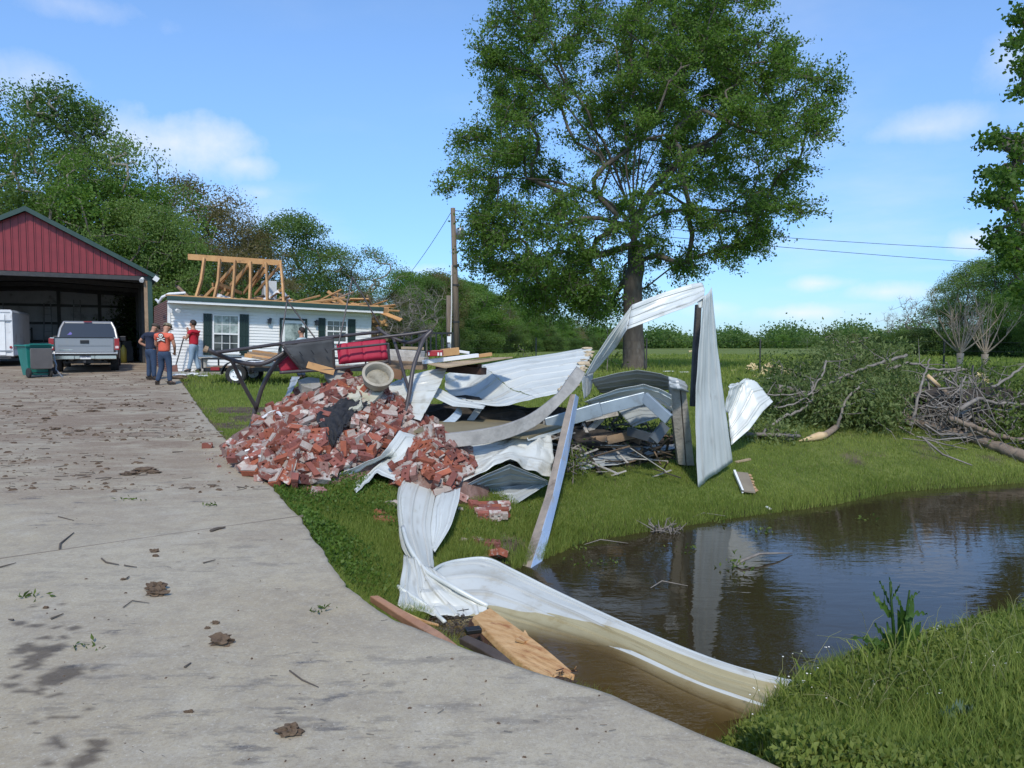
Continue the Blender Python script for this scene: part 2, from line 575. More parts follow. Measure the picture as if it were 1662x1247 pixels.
def ground_mat():
	m = bpy.data.materials.new('grass_ground')
	m.use_nodes = True
	nt = m.node_tree
	b = nt.nodes['Principled BSDF']
	b.inputs['Roughness'].default_value = 0.95
	b.inputs['Specular IOR Level'].default_value = 0.1
	tcn = N(nt, 'ShaderNodeTexCoord')
	at = N(nt, 'ShaderNodeAttribute', attribute_name='tint')
	sp = N(nt, 'ShaderNodeSeparateColor')
	L(nt, at.outputs['Color'], sp.inputs[0])
	a = N(nt, 'ShaderNodeTexNoise', i_Scale=0.22, i_Detail=6.0); L(nt, tcn.outputs['Object'], a.inputs['Vector'])
	c = N(nt, 'ShaderNodeTexNoise', i_Scale=3.5, i_Detail=8.0, i_Roughness=0.7); L(nt, tcn.outputs['Object'], c.inputs['Vector'])
	e = N(nt, 'ShaderNodeTexNoise', i_Scale=45.0, i_Detail=4.0, i_Roughness=0.7); L(nt, tcn.outputs['Object'], e.inputs['Vector'])
	g = mixc(nt, ramp(nt, a.outputs[0], [(0.38, 0.0), (0.62, 1.0)]), (0.13, 0.178, 0.036), (0.20, 0.225, 0.066))
	g = mixc(nt, ramp(nt, c.outputs[0], [(0.4, 0.0), (0.7, 1.0)]), g, (0.065, 0.105, 0.022))
	g = mixc(nt, mth(nt, 'MULTIPLY', ramp(nt, e.outputs[0], [(0.45, 0.0), (0.7, 1.0)]), 0.5), g, (0.18, 0.20, 0.07))
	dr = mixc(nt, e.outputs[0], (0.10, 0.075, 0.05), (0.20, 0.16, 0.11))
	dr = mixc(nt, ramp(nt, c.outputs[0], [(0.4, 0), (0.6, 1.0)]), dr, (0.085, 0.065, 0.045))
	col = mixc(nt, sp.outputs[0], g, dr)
	col = mixc(nt, sp.outputs[1], col, (0.035, 0.03, 0.018))
	L(nt, col, b.inputs['Base Color'])
	h = mth(nt, 'ADD', mth(nt, 'MULTIPLY', e.outputs[0], 0.6), c.outputs[0])
	bp = N(nt, 'ShaderNodeBump', i_Strength=0.9, i_Distance=0.05)
	L(nt, h, bp.inputs['Height']); L(nt, bp.outputs[0], b.inputs['Normal'])
	return m
MAT_GROUND = ground_mat()
build_ground()
# ---------------------------------------------------------------- concrete driveway
def drive_mat():
	m = bpy.data.materials.new('driveway_concrete')
	m.use_nodes = True
	nt = m.node_tree
	b = nt.nodes['Principled BSDF']
	tcn = N(nt, 'ShaderNodeTexCoord')
	at = N(nt, 'ShaderNodeAttribute', attribute_name='tint')
	sp = N(nt, 'ShaderNodeSeparateColor'); L(nt, at.outputs['Color'], sp.inputs[0])
	def nz(scale, detail=6.0, st=None, rough=0.6, rot=0):
		n = N(nt, 'ShaderNodeTexNoise', i_Scale=scale, i_Detail=detail, i_Roughness=rough)
		if st:
			mp = N(nt, 'ShaderNodeMapping')
			mp.inputs['Scale'].default_value = st
			mp.inputs['Rotation'].default_value = (0, 0, rot)
			L(nt, tcn.outputs['Object'], mp.inputs[0]); L(nt, mp.outputs[0], n.inputs['Vector'])
		else:
			L(nt, tcn.outputs['Object'], n.inputs['Vector'])
		return n.outputs[0]
	big = nz(0.5, 5.0)
	grain = nz(160, 3.0, rough=0.8)
	grain2 = nz(38, 5.0, rough=0.75)
	st1 = nz(1.0, 6.0, (0.8, 2.3, 1), 0.66, R(-14))
	st2 = nz(1.0, 9.0, (2.6, 9.0, 1), 0.72, R(-14))
	mud1 = nz(1.0, 9.0, (1.0, 2.2, 1), 0.7)
	base = mixc(nt, ramp(nt, big, [(0.35, 0.0), (0.65, 1.0)]), (0.43, 0.36, 0.235), (0.46, 0.405, 0.295))
	base = mixc(nt, mth(nt, 'MULTIPLY', ramp(nt, st1, [(0.42, 0.0), (0.64, 1.0)]), 0.38), base, (0.27, 0.225, 0.165))
	mot = nz(7.0, 6.0, rough=0.72)
	base = mixc(nt, mth(nt, 'MULTIPLY', ramp(nt, mot, [(0.44, 0.0), (0.62, 1.0)]), 0.42), base, (0.25, 0.215, 0.165))
	base = mixc(nt, mth(nt, 'MULTIPLY', ramp(nt, nz(2.3, 7.0, rough=.7), [(0.54, 0.0), (0.68, 1.0)]), 0.5), base, (0.50, 0.455, 0.36))
	f = mth(nt, 'MULTIPLY', ramp(nt, st2, [(0.53, 0.0), (0.61, 1.0)]), mth(nt, 'ADD', 0.10, mth(nt, 'MULTIPLY', sp.outputs[2], 1.25)), clamp=True)
	base = mixc(nt, f, base, (0.085, 0.08, 0.078))
	mudf = mth(nt, 'MULTIPLY', sp.outputs[1], mth(nt, 'ADD', 0.18, mth(nt, 'MULTIPLY', ramp(nt, mud1, [(0.40, 0.0), (0.56, 1.0)]), 1.15)), clamp=True)
	base = mixc(nt, mudf, base, mixc(nt, grain2, (0.145, 0.095, 0.058), (0.30, 0.215, 0.135)))
	base = mixc(nt, mth(nt, 'MULTIPLY', ramp(nt, grain, [(0.3, 0.0), (0.7, 1.0)]), 0.30), base, (0.18, 0.165, 0.145))
	base = mixc(nt, mth(nt, 'MULTIPLY', ramp(nt, grain2, [(0.45, 0.0), (0.75, 1.0)]), 0.28), base, (0.50, 0.48, 0.43))
	spk = nz(75, 4.0, rough=.85)
	base = mixc(nt, mth(nt, 'MULTIPLY', ramp(nt, spk, [(0.50, 0.0), (0.68, 1.0)]), 0.55), base, (0.20, 0.17, 0.13))
	base = mixc(nt, mth(nt, 'MULTIPLY', ramp(nt, nz(52, 3.0, rough=.8), [(0.58, 0.0), (0.72, 1.0)]), 0.55), base, (0.58, 0.54, 0.45))
	wetc = mixc(nt, 1.0, base, (0.40, 0.37, 0.35), 'MULTIPLY')
	base = mixc(nt, sp.outputs[0], base, wetc)
	L(nt, base, b.inputs['Base Color'])
	rg = mth(nt, 'SUBTRACT', 0.9, mth(nt, 'MULTIPLY', sp.outputs[0], 0.38))
	L(nt, rg, b.inputs['Roughness'])
	b.inputs['Specular IOR Level'].default_value = 0.25
	h = mth(nt, 'ADD', mth(nt, 'MULTIPLY', grain, 0.5), grain2)
	bp = N(nt, 'ShaderNodeBump', i_Strength=0.35, i_Distance=0.006)
	L(nt, h, bp.inputs['Height']); L(nt, bp.outputs[0], b.inputs['Normal'])
	return m
MAT_DRIVE = drive_mat()
# wet patches: centre pixel, half sizes in metres
WET = [(70, 1060, .085, .10), (45, 1052, .07, .05), (95, 1098, .10, .085), (55, 1082, .05, .05), (30, 1013, .07, .025), (60, 1013, .05, .02), (120, 1020, .035, .018), (103, 1033, .03, .015), (92, 1020, .03, .012), (20, 1100, .04, .02), (15, 1113, .05, .022), (37, 1122, .04, .018),
	(62, 1122, .03, .02), (75, 1131, .02, .01), (96, 1124, .02, .012), (145, 1147, .028, .012), (97, 1167, .032, .016), (115, 1169, .038, .018), (65, 1170, .025, .012), (126, 1189, .024, .01), (93, 1204, .03, .016), (107, 1208, .04, .02), (160, 1206, .048, .024), (147, 1222, .048, .026),
	(85, 1237, .038, .02), (130, 1240, .06, .04), (27, 1080, .03, .02), (105, 980, .03, .015), (55, 985, .03, .012), (75, 1035, .03, .015)]
# dark tyre smears: from pixel to pixel, half width
SMEAR = [((70, 1050), (245, 962), .035), ((60, 1075), (215, 1010), .045), ((110, 1085), (190, 1055), .05), ((150, 985), (235, 960), .03), ((130, 1092), (185, 1076), .03), ((60, 1065), (210, 1018), .03), ((330, 1105), (560, 1065), .05), ((430, 1075), (480, 1062), .04), ((380, 1210), (560, 1180), .05), ((400, 1172), (560, 1130), .06), ((470, 1226), (640, 1190), .04),
		((0, 805), (100, 775), .10), ((0, 822), (60, 808), .15), ((60, 850), (150, 853), .12), ((80, 835), (130, 815), .10), ((180, 805), (330, 770), .14), ((250, 830), (420, 790), .09), ((20, 655), (140, 657), .10), ((0, 690), (60, 660), .12)]
def build_drive():
	ys = np.concatenate([np.arange(-4, 2.3, 0.3), np.arange(2.3, 5.2, 0.022), np.arange(5.2, 10, 0.05), np.arange(10, 26, 0.16), np.arange(26, 46.1, 1.0)])
	nl = 170
	s = 1 - np.concatenate([np.linspace(0, 0.22, nl), np.linspace(0.23, 1, 40)])[::-1]   # fine near the lawn side
	xe = drv_edge(ys)
	xe = xe + fbm(ys, ys * 0, 6.0, 3, 5) * 0.035
	xl = -34.0
	X = xl + (xe[:, None] - xl) * s[None, :]
	Y = np.repeat(ys[:, None], len(s), 1)
	Z = plane(Y) + fbm(X, Y, 0.5, 3, 8) * 0.008
	vs = np.stack([X, Y, Z], -1)
	low = vs[:, -1:, :].copy(); low[:, :, 2] -= 0.16; low[:, :, 0] -= 0.03
	lip = vs[:, -1:, :].copy(); lip[:, :, 2] -= 0.015; lip[:, :, 0] += 0.012
	vs = np.concatenate([vs, lip, low], 1)
	ny, nx = vs.shape[:2]
	X, Y = vs[:, :, 0], vs[:, :, 1]
	wet = np.zeros(X.shape)
	jx, jy = fbm(X, Y, 9, 3, 21) * 0.05, fbm(X, Y, 9, 3, 22) * 0.05
	for (px, py, rx, ry) in WET:
		p = GD(px, py)
		q = np.hypot((X + jx * .7 - p.x) / (rx * .9), (Y + jy - p.y) / (ry * 1.35))
		wet = np.maximum(wet, np.clip((1.0 - q) * 6, 0, 1))
	sm = np.zeros(X.shape)
	for (a, b2, w) in SMEAR:
		a, b2 = GD(*a), GD(*b2)
		d = seg_dist(X + jx * 0.5, Y + jy * 0.5, [(a.x, a.y), (b2.x, b2.y)], False)
		sm = np.maximum(sm, np.clip(1.1 - d / w, 0, 1) * (0.75 + 0.5 * fbm(X, Y, 5, 2, 31)))
	band = 0.45 * np.clip(fbm(X * 0.4, Y, 0.9, 3, 41) + 0.25, 0, 1)
	sm = np.clip(np.maximum(sm, band), 0, 1)
	mud = np.clip((Y - 5.0) / 6, 0, 1) * 0.9 + 0.12
	mud = np.clip(mud + 0.5 * fbm(X * 0.6, Y, 0.6, 3, 51), 0, 1)
	mud = mud * np.clip(0.25 + np.clip((drv_edge(Y) - X) / 1.0, 0, 1), 0, 1)
	i = np.arange(nx * ny).reshape(ny, nx)
	fs = np.stack([i[:-1, :-1], i[:-1, 1:], i[1:, 1:], i[1:, :-1]], -1).reshape(-1, 4)
	me = npmesh('driveway', vs.reshape(-1, 3), fs, MAT_DRIVE, 4, True, np.stack([wet.ravel(), mud.ravel(), sm.ravel()], 1))
	o = link('driveway', me)
	tag(o, 'muddy stained concrete driveway leading to the barn', kind='structure')
build_drive()
# ---------------------------------------------------------------- pond water
def water_mat(name, base, gloss_rough=0.02, bump=0.06, sc=5.0, through=0.0, tcol=(1, 1, 1)):
	m = bpy.data.materials.new(name)
	m.use_nodes = True
	nt = m.node_tree
	b = nt.nodes['Principled BSDF']
	out = nt.nodes['Material Output']
	b.inputs['Base Color'].default_value = (*base, 1)
	b.inputs['Roughness'].default_value = gloss_rough
	b.inputs['IOR'].default_value = 1.33
	b.inputs['Specular IOR Level'].default_value = 0.55
	tcn = N(nt, 'ShaderNodeTexCoord')
	mp = N(nt, 'ShaderNodeMapping'); mp.inputs['Scale'].default_value = (1.0, 2.6, 1); mp.inputs['Rotation'].default_value = (0, 0, R(14))
	L(nt, tcn.outputs['Object'], mp.inputs[0])
	a = N(nt, 'ShaderNodeTexNoise', i_Scale=sc, i_Detail=3.0, i_Distortion=0.6); L(nt, mp.outputs[0], a.inputs['Vector'])
	c = N(nt, 'ShaderNodeTexNoise', i_Scale=sc * 0.22, i_Detail=2.0); L(nt, mp.outputs[0], c.inputs['Vector'])
	e = N(nt, 'ShaderNodeTexNoise', i_Scale=sc * 3.1, i_Detail=2.0); L(nt, mp.outputs[0], e.inputs['Vector'])
	h = mth(nt, 'ADD', mth(nt, 'MULTIPLY', a.outputs[0], mth(nt, 'ADD', 0.25, c.outputs[0])), mth(nt, 'MULTIPLY', e.outputs[0], 0.18))
	bp = N(nt, 'ShaderNodeBump', i_Strength=bump, i_Distance=0.10)
	L(nt, h, bp.inputs['Height']); L(nt, bp.outputs[0], b.inputs['Normal'])
	if through:
		at = N(nt, 'ShaderNodeAttribute', attribute_name='tint')
		tr = N(nt, 'ShaderNodeBsdfTransparent'); L(nt, mixc(nt, at.outputs['Fac'], tcol[0], tcol[1]), tr.inputs[0])
		mx = N(nt, 'ShaderNodeMixShader')
		L(nt, mth(nt, 'SUBTRACT', 1.0, at.outputs['Fac'], clamp=True), mx.inputs[0])
		L(nt, b.outputs[0], mx.inputs[1]); L(nt, tr.outputs[0], mx.inputs[2])
		L(nt, mx.outputs[0], out.inputs[0])
	return m
MAT_POND = water_mat('pond_water', (0.034, 0.026, 0.012), 0.015, 0.034, 2.8)
for a, b in (((-200, 935), (497, 836)), ((-300, 676), (362, 700))):
	a, b = GD(*a), GD(*b)
	m = MB(); m.bar(a + Vector((0, 0, -.004)), b + Vector((0, 0, -.004)), .007, .014)
	tag(m.build('driveway_joint', mat('joint_dirt', (.19, .165, .135), None, rough=.95) if a.y < 7 else bpy.data.materials['joint_dirt']), 'narrow dirt-filled joint crossing the driveway concrete', kind='structure')
# ---------------------------------------------------------------- materials
def brickwall_mat():
	m = bpy.data.materials.new('brick_wall')
	m.use_nodes = True
	nt = m.node_tree
	b = nt.nodes['Principled BSDF']
	tcn = N(nt, 'ShaderNodeTexCoord')
	sp = N(nt, 'ShaderNodeSeparateXYZ'); L(nt, tcn.outputs['Object'], sp.inputs[0])
	cb = N(nt, 'ShaderNodeCombineXYZ'); L(nt, mth(nt, 'ADD', sp.outputs[0], sp.outputs[1]), cb.inputs[0]); L(nt, sp.outputs[2], cb.inputs[1])
	br = N(nt, 'ShaderNodeTexBrick', i_Scale=1.0)
	br.inputs['Brick Width'].default_value = 0.2
	br.inputs['Row Height'].default_value = 0.075
	br.inputs['Mortar Size'].default_value = 0.008
	br.inputs['Color1'].default_value = (0.16, 0.045, 0.032, 1)
	br.inputs['Color2'].default_value = (0.10, 0.03, 0.026, 1)
	br.inputs['Mortar'].default_value = (0.30, 0.25, 0.22, 1)
	L(nt, cb.outputs[0], br.inputs['Vector'])
	L(nt, br.outputs[0], b.inputs['Base Color'])
	b.inputs['Roughness'].default_value = 0.9
	bp = N(nt, 'ShaderNodeBump', i_Strength=0.5, i_Distance=0.01); bp.invert = True
	L(nt, br.outputs['Fac'], bp.inputs['Height']); L(nt, bp.outputs[0], b.inputs['Normal'])
	return m
M_BRICKWALL = brickwall_mat()
M_RED = mat('red_barn_steel', (0.225, 0.024, 0.030), (0.19, 0.020, 0.026), 3, 0.45, bump=0.03)
M_GREEN = mat('green_trim', (0.022, 0.052, 0.042), (0.03, 0.065, 0.052), 4, 0.45)
M_DKGREEN = mat('dark_green_paint', (0.006, 0.022, 0.018), (0.009, 0.028, 0.022), 5, 0.5)
M_BARNIN = mat('galvanised_inside', (0.62, 0.63, 0.65), (0.52, 0.53, 0.55), 2, 0.6, dirt=(0.07, 0.065, 0.06), dirt_scale=1.0)
M_DARKSTEEL = mat('dark_steel', (0.03, 0.03, 0.032), (0.05, 0.048, 0.045), 5, 0.5)
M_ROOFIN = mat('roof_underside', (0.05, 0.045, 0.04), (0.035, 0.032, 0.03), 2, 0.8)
M_WHITE = mat('white_paint', (0.74, 0.75, 0.74), (0.68, 0.69, 0.67), 3, 0.5, dirt=(0.42, 0.40, 0.35), dirt_scale=1.6, dirt_thr=(0.60, 0.80))
M_SIDING = mat('white_vinyl_siding', (0.74, 0.745, 0.73), (0.68, 0.68, 0.65), 0.8, 0.45, dirt=(0.36, 0.33, 0.28), dirt_scale=3.2, dirt_thr=(0.62, 0.80))
M_CONC = mat('grey_concrete', (0.36, 0.34, 0.30), (0.28, 0.26, 0.22), 3, 0.9, bump=0.3, dirt=(0.16, 0.13, 0.10), dirt_scale=2.5)
M_PINE = mat('fresh_pine', (0.50, 0.29, 0.12), (0.40, 0.21, 0.085), 3.0, 0.75, stretch=(1, 1, 1), bump=0.15, rand=0.22, dirt=(0.25, 0.13, 0.06), dirt_scale=4)
M_PINEOLD = mat('aged_timber', (0.30, 0.21, 0.13), (0.22, 0.15, 0.095), 4, 0.85, bump=0.25, rand=0.3, dirt=(0.12, 0.09, 0.06), dirt_scale=3)
M_GREYWOOD = mat('weathered_grey_wood', (0.50, 0.47, 0.42), (0.36, 0.335, 0.295), 7, 0.9, bump=0.5, stretch=(1, 1, 1), dirt=(0.10, 0.09, 0.08), dirt_scale=5, rand=0.12)
M_BLACK = mat('black_paint', (0.012, 0.012, 0.013), None, rough=0.4)
M_RUBBER = mat('black_rubber', (0.018, 0.018, 0.019), (0.03, 0.029, 0.027), 12, 0.85)
M_GREYMETAL = mat('grey_metal', (0.35, 0.36, 0.37), (0.28, 0.29, 0.30), 6, 0.4, metal=0.6)
def glass_mat(name, c, rough=0.03):
	m = mat(name, c, None, rough=rough, spec=0.9)
	return m
M_GLASS = glass_mat('window_glass', (0.045, 0.055, 0.055))
M_GLASSMESS = mat('storm_glass', (0.10, 0.13, 0.12), (0.34, 0.40, 0.37), 3.5, 0.12, spec=0.8, thr=(0.42, 0.60))
# ---------------------------------------------------------------- barn
B0 = Vector((-18.85, 28.97, dz(30.0)))
BT = Matrix.Translation(B0) @ Matrix.Rotation(R(29), 4, 'Z')
HWD, EAV, APX, DEP = 4.25, 3.66, 5.96, 12.0
barn = empty('barn', B0, 'open-fronted barn with a red ribbed steel gable and green trim', 'barn')
def gz(x):
	return EAV + (APX - EAV) * (1 - abs(x) / HWD)
pw = 0.25
x = -HWD
k = 0
while x < HWD - 0.01:
	x2 = min(x + pw, HWD)
	xm = [x + 0.012, x2 - 0.012]
	if x < 0 < x2:
		xm = [x + 0.012, 0, x2 - 0.012]
	m = MB(BT)
	top = [(a, 0, gz(a)) for a in xm]
	m.prism([(xm[0], 0, EAV)] + top + [(xm[-1], 0, EAV)], (0, 0.03, 0))
	m.box(((x + x2) / 2 - pw / 2 + 0.03, -0.012, (EAV + gz(x + 0.03)) / 2), (0.04, 0.024, max(0.02, gz(x + 0.03) - EAV - 0.01)))
	m.build('gable_panel', M_RED, barn)
	x = x2
m = MB(BT)
m.prism([(-HWD + 0.02, 0.035, EAV + 0.01), (0, 0.035, APX - 0.01), (HWD - 0.02, 0.035, EAV + 0.01)], (0, 0.05, 0))
m.build('gable_backing', M_DARKSTEEL, barn)
m = MB(BT)
m.box((0, 0.05, EAV - 0.10), (2 * HWD - 0.1, 0.16, 0.17))
m.build('door_header', M_DARKSTEEL, barn)
for sgn in (-1, 1):
	m = MB(BT)
	e = HWD + 0.32
	dzv = (APX - EAV) / HWD
	za, zb = APX + 0.05, APX + 0.05 - dzv * e
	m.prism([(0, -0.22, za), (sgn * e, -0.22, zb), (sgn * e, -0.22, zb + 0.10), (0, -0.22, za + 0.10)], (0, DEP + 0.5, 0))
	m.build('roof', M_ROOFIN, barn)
	m = MB(BT)
	m.prism([(0, -0.28, za - 0.06), (sgn * (e + .03), -0.28, zb - 0.06), (sgn * (e + .03), -0.28, zb + 0.13), (0, -0.28, za + 0.13)], (0, 0.05, 0))
	m.build('rake_trim', M_GREEN, barn)
	m = MB(BT)
	m.box((sgn * (HWD + 0.02), 0.02, EAV / 2), (0.17, 0.14, EAV))
	m.build('corner_trim', M_GREEN, barn)
	m = MB(BT)
	m.box((sgn * (HWD - 0.14), 0.02, EAV / 2 - 0.1), (0.13, 0.13, EAV - 0.2))
	m.build('wood_post', M_PINEOLD if sgn > 0 else M_DARKSTEEL, barn)
	m = MB(BT)
	m.box((sgn * HWD, DEP / 2 + 0.1, EAV / 2), (0.05, DEP - 0.1, EAV))
	m.build('side_wall', M_BARNIN, barn)
	for q in range(4):
		m = MB(BT)
		m.box((sgn * (HWD - 0.12), 2.6 + q * 3.0, EAV / 2), (0.18, 0.2, EAV))
		m.build('steel_post', M_DARKSTEEL, barn)
# back wall of ribbed sheets with girts
for q in range(17):
	m = MB(BT)
	xa = -HWD + q * 0.5
	m.box((xa + 0.25, DEP, EAV / 2 + 0.6), (0.492, 0.03, EAV + 1.2))
	for rr in (0.08, 0.25, 0.42):
		m.box((xa + rr, DEP - 0.022, EAV / 2 + 0.6), (0.035, 0.014, EAV + 1.2))
	m.build('back_panel', M_BARNIN, barn)
m = MB(BT); m.box((0, DEP + 0.06, EAV / 2 + .6), (2 * HWD, 0.05, EAV + 1.3)); m.build('panel_backing', M_BARNIN, barn)  # added backing that stops light leaking through the gaps between back panels
for q, zq in enumerate((1.0, 1.95, 2.9, 3.8)):
	m = MB(BT)
	m.box((0, DEP - 0.10, zq), (2 * HWD - 0.2, 0.08, 0.13))
	m.build('girt', M_DARKSTEEL, barn)
for xq in (-2.4, 0.5, 2.4):
	m = MB(BT)
	m.box((xq, DEP - 0.16, EAV / 2 + .4), (0.16, 0.16, EAV + .8))
	m.build('back_post', M_DARKSTEEL, barn)
m = MB(BT)
m.bar((1.6, DEP - 0.25, 0.9), (HWD - 0.2, DEP - 0.25, 3.0), 0.1, 0.12)
m.build('brace', M_DARKSTEEL, barn)
for q in range(4):
	m = MB(BT)
	yq = 0.6 + q * 3.4
	m.prism([(-HWD + .1, yq, EAV - 0.25), (0, yq, EAV - 0.05), (HWD - .1, yq, EAV - 0.25), (HWD - .1, yq, EAV - 0.05), (0, yq, EAV + 0.15), (-HWD + .1, yq, EAV - 0.05)], (0, 0.1, 0))
	m.build('rafter_beam', M_DARKSTEEL, barn)
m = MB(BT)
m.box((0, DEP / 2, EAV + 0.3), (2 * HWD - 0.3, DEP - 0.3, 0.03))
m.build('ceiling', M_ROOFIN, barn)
m = MB(BT)
m.tube([(HWD - 0.25, -0.10, EAV - 0.12), (HWD - 0.3, -0.24, EAV - 0.22)], [0.07, 0.09], 10)
m.build('floodlight', M_WHITE, barn)
m = MB(BT)
m.box((HWD + 0.24, -0.36, EAV - 0.13), (0.2, 0.05, 0.2), Matrix.Rotation(R(35), 3, 'Y'))
m.build('gutter_end', M_WHITE, barn)
def ladder(name, label, bx, by, h, w, lean):
	t = empty(name, BT @ Vector((bx, by, 0)), label, 'ladder', 'ladders inside the barn')
	for sg in (-1, 1):
		m = MB(BT)
		m.bar((bx + sg * w / 2, by, 0.01), (bx + sg * w * 0.32, by + lean, h), 0.035, 0.07)
		m.build('rail', M_GREYMETAL, t)
	nr = int(h / 0.3)
	for q in range(1, nr):
		f = q / nr
		ww = w * (1 - f * 0.18 * 2) / 2
		m = MB(BT)
		m.bar((bx - ww, by + lean * f, h * f), (bx + ww, by + lean * f, h * f), 0.05, 0.025)
		m.build('rung', M_GREYMETAL, t)
	return t
ladder('stepladder', 'grey metal ladder nearest the trailer leaning in the dark barn', -1.9, 8.6, 2.9, 0.6, 0.6)
ladder('extension_ladder', 'dim ladder beside the middle barn post above the truck cab', 0.0, DEP - 0.7, 3.0, 0.45, 0.35)
ladder('extension_ladder', 'dim ladder hanging closest to the diagonal brace in the barn', 1.35, DEP - 0.8, 3.2, 0.45, 0.35)
# covered machine and odds and ends at the back of the barn
M_TARPGREY = mat('grey_tarpaulin', (0.24, 0.24, 0.24), (0.17, 0.17, 0.175), 4, 0.8, bump=0.5, bscale=6)
def lump(name, c, dims, m_, seed=0, n=14, amp=0.18, pointy=0.0, parent=None, sub=3, T=None, fr=1.4):
	"""an uneven closed mound or chunk"""
	bm = bmesh.new()
	bmesh.ops.create_icosphere(bm, subdivisions=sub, radius=1.0)
	sv = Vector((seed * 3.1, seed * 7.7, seed * 1.3))
	for v in bm.verts:
		q = v.co.normalized()
		k = 1 + amp * (mnoise.noise(q * fr + sv) * 1.6 + 0.7 * mnoise.noise(q * fr * 2.6 + sv))
		v.co = Vector((q.x * dims[0] / 2 * k, q.y * dims[1] / 2 * k, max(q.z, -0.55) * dims[2] / 2 * k))
	lo = min(v.co.z for v in bm.verts)
	rot = T or Matrix.Identity(4)
	for v in bm.verts:
		v.co.z -= lo
		v.co = rot @ v.co
	me = bpy.data.meshes.new(name)
	bm.to_mesh(me); bm.free()
	me.materials.append(m_)
	o = link(name, me, parent, c)
	return o
tp = lump('covered_machine', BT @ Vector((2.6, 9.0, 0)), (1.9, 1.4, 1.9), M_TARPGREY, 3, amp=0.12)
tag(tp, 'machine under a grey tarpaulin at the back of the barn', 'covered machine')
M_JUNK = mat('dusty_goods', (0.09, 0.08, 0.07), (0.05, 0.045, 0.045), 3, 0.8, rand=0.4)
sh = empty('storage_shelf', BT @ Vector((-3.0, DEP - 0.6, 0)), 'dim storage shelf loaded with boxes along the back barn wall', 'shelf')
for zq in (0.4, 1.0, 1.6):
	m = MB(BT); m.box((-2.0, DEP - 0.6, zq), (2.6, 0.5, 0.04)); m.build('shelf_board', M_PINEOLD, sh)
for xq in (-3.28, -0.72):
	for yq in (-0.84, -0.36):
		m = MB(BT); m.box((xq, DEP + yq, 0.85), (0.05, 0.05, 1.7)); m.build('upright', M_DARKSTEEL, sh)
for q in range(9):
	m = MB(BT)
	s_ = random.uniform(0.2, 0.4)
	m.box((-3.0 + 0.25 * q + random.uniform(-.05, .05), DEP - 0.6, (0.42, 1.02)[q % 2] + s_ / 2 + .001), (random.uniform(.18, .24), 0.35, s_))
	o = m.build('storage_box', M_JUNK)
	tag(o, 'dim box standing on the shelf inside the barn', 'box', 'boxes on the barn shelf')
m = MB(BT); m.box((3.55, 7.0, 0.35), (0.5, 0.9, 0.7)); m.box((3.55, 7.0, .85), (0.4, 0.5, 0.3)); m.tube([(3.4, 6.5, 1.0), (3.5, 6.2, 1.25)], 0.02, 6)
tag(m.build('workshop_machine', M_JUNK, bevel=0.04), 'dark workshop machine against the barn side wall', 'machine')
m = MB(BT); m.lathe([(0, 0), (.13, 0), (.13, .62), (.05, .74), (.05, .8), (0, .8)], Matrix.Translation((3.3, 3.2, 0)), 12)
tag(m.build('gas_cylinder', mat('yellow_enamel', (0.30, 0.25, 0.04), None, rough=0.5), smooth=True), 'small yellow gas cylinder by the barn corner post', 'gas cylinder')
# ---------------------------------------------------------------- damaged house
H0 = Vector((-11.6, 25.0, dz(25.0) + 0.0))
HT = Matrix.Translation(H0) @ Matrix.Rotation(R(30), 4, 'Z') @ Matrix.Rotation(R(1.5), 4, 'Y')
HTI = HT.inverted()
HLEN, HWALL, HDEP = 7.06, 2.34, 6.0
house = empty('house', H0, 'small white-sided house with its roof torn off and green shutters', 'house')
hn = (HT.to_3x3() @ Vector((0, 1, 0))).normalized()
def hp(px, py, off=0.0):
	"""local x, z on the house front (moved out by off) that a pixel shows"""
	a = Vector((0, 0, CAM_Z))
	b = V(px, py, 30.0)
	d = (b - a)
	p0 = H0 - hn * off
	t = (p0 - a).dot(hn) / d.dot(hn)
	q = HTI @ (a + d * t)
	return q.x, q.z
# clapboard siding as lapped boards
m = MB(HT)
zq = 0.06
while zq < HWALL - 0.02:
	z2 = min(zq + 0.105, HWALL)
	m.prism([(0.0, -0.028, zq), (0.0, -0.006, z2), (0.0, 0.03, z2), (0.0, 0.03, zq)], (HLEN, 0, 0))
	zq = z2
sd = m.build('siding', M_SIDING, house)
sd['kind'] = 'stuff'
m = MB(HT); m.box((HLEN / 2, 0.09, HWALL / 2), (HLEN, 0.10, HWALL)); m.build('wall', M_WHITE, house)
m = MB(HT); m.box((0.03, HDEP / 2 + 0.02, 1.24), (0.12, HDEP, 2.48)); m.build('brick_end_wall', M_BRICKWALL, house)
m = MB(HT); m.box((-0.015, -0.02, 1.17), (0.09, 0.07, 2.34)); m.build('corner_board', M_WHITE, house)
m = MB(HT); m.box((HLEN - 0.03, 0.02, 1.17), (0.09, 0.12, 2.34)); m.build('corner_board', M_WHITE, house)
m = MB(HT); m.box((HLEN - 0.06, HDEP / 2 + .2, 1.17), (0.12, HDEP - .3, 2.34)); m.build('end_wall', M_WHITE, house)
m = MB(HT); m.box((HLEN / 2, HDEP, 1.17), (HLEN, 0.12, 2.34)); m.build('rear_wall', M_WHITE, house)
m = MB(HT); m.box((HLEN / 2, HDEP / 2, HWALL - 0.06), (HLEN - 0.3, HDEP - 0.3, 0.03)); m.build('ceiling', M_PINEOLD, house)
m = MB(HT); m.box((HLEN / 2, 0.0, 0.03), (HLEN, 0.16, 0.06)); m.build('foundation', M_CONC, house)
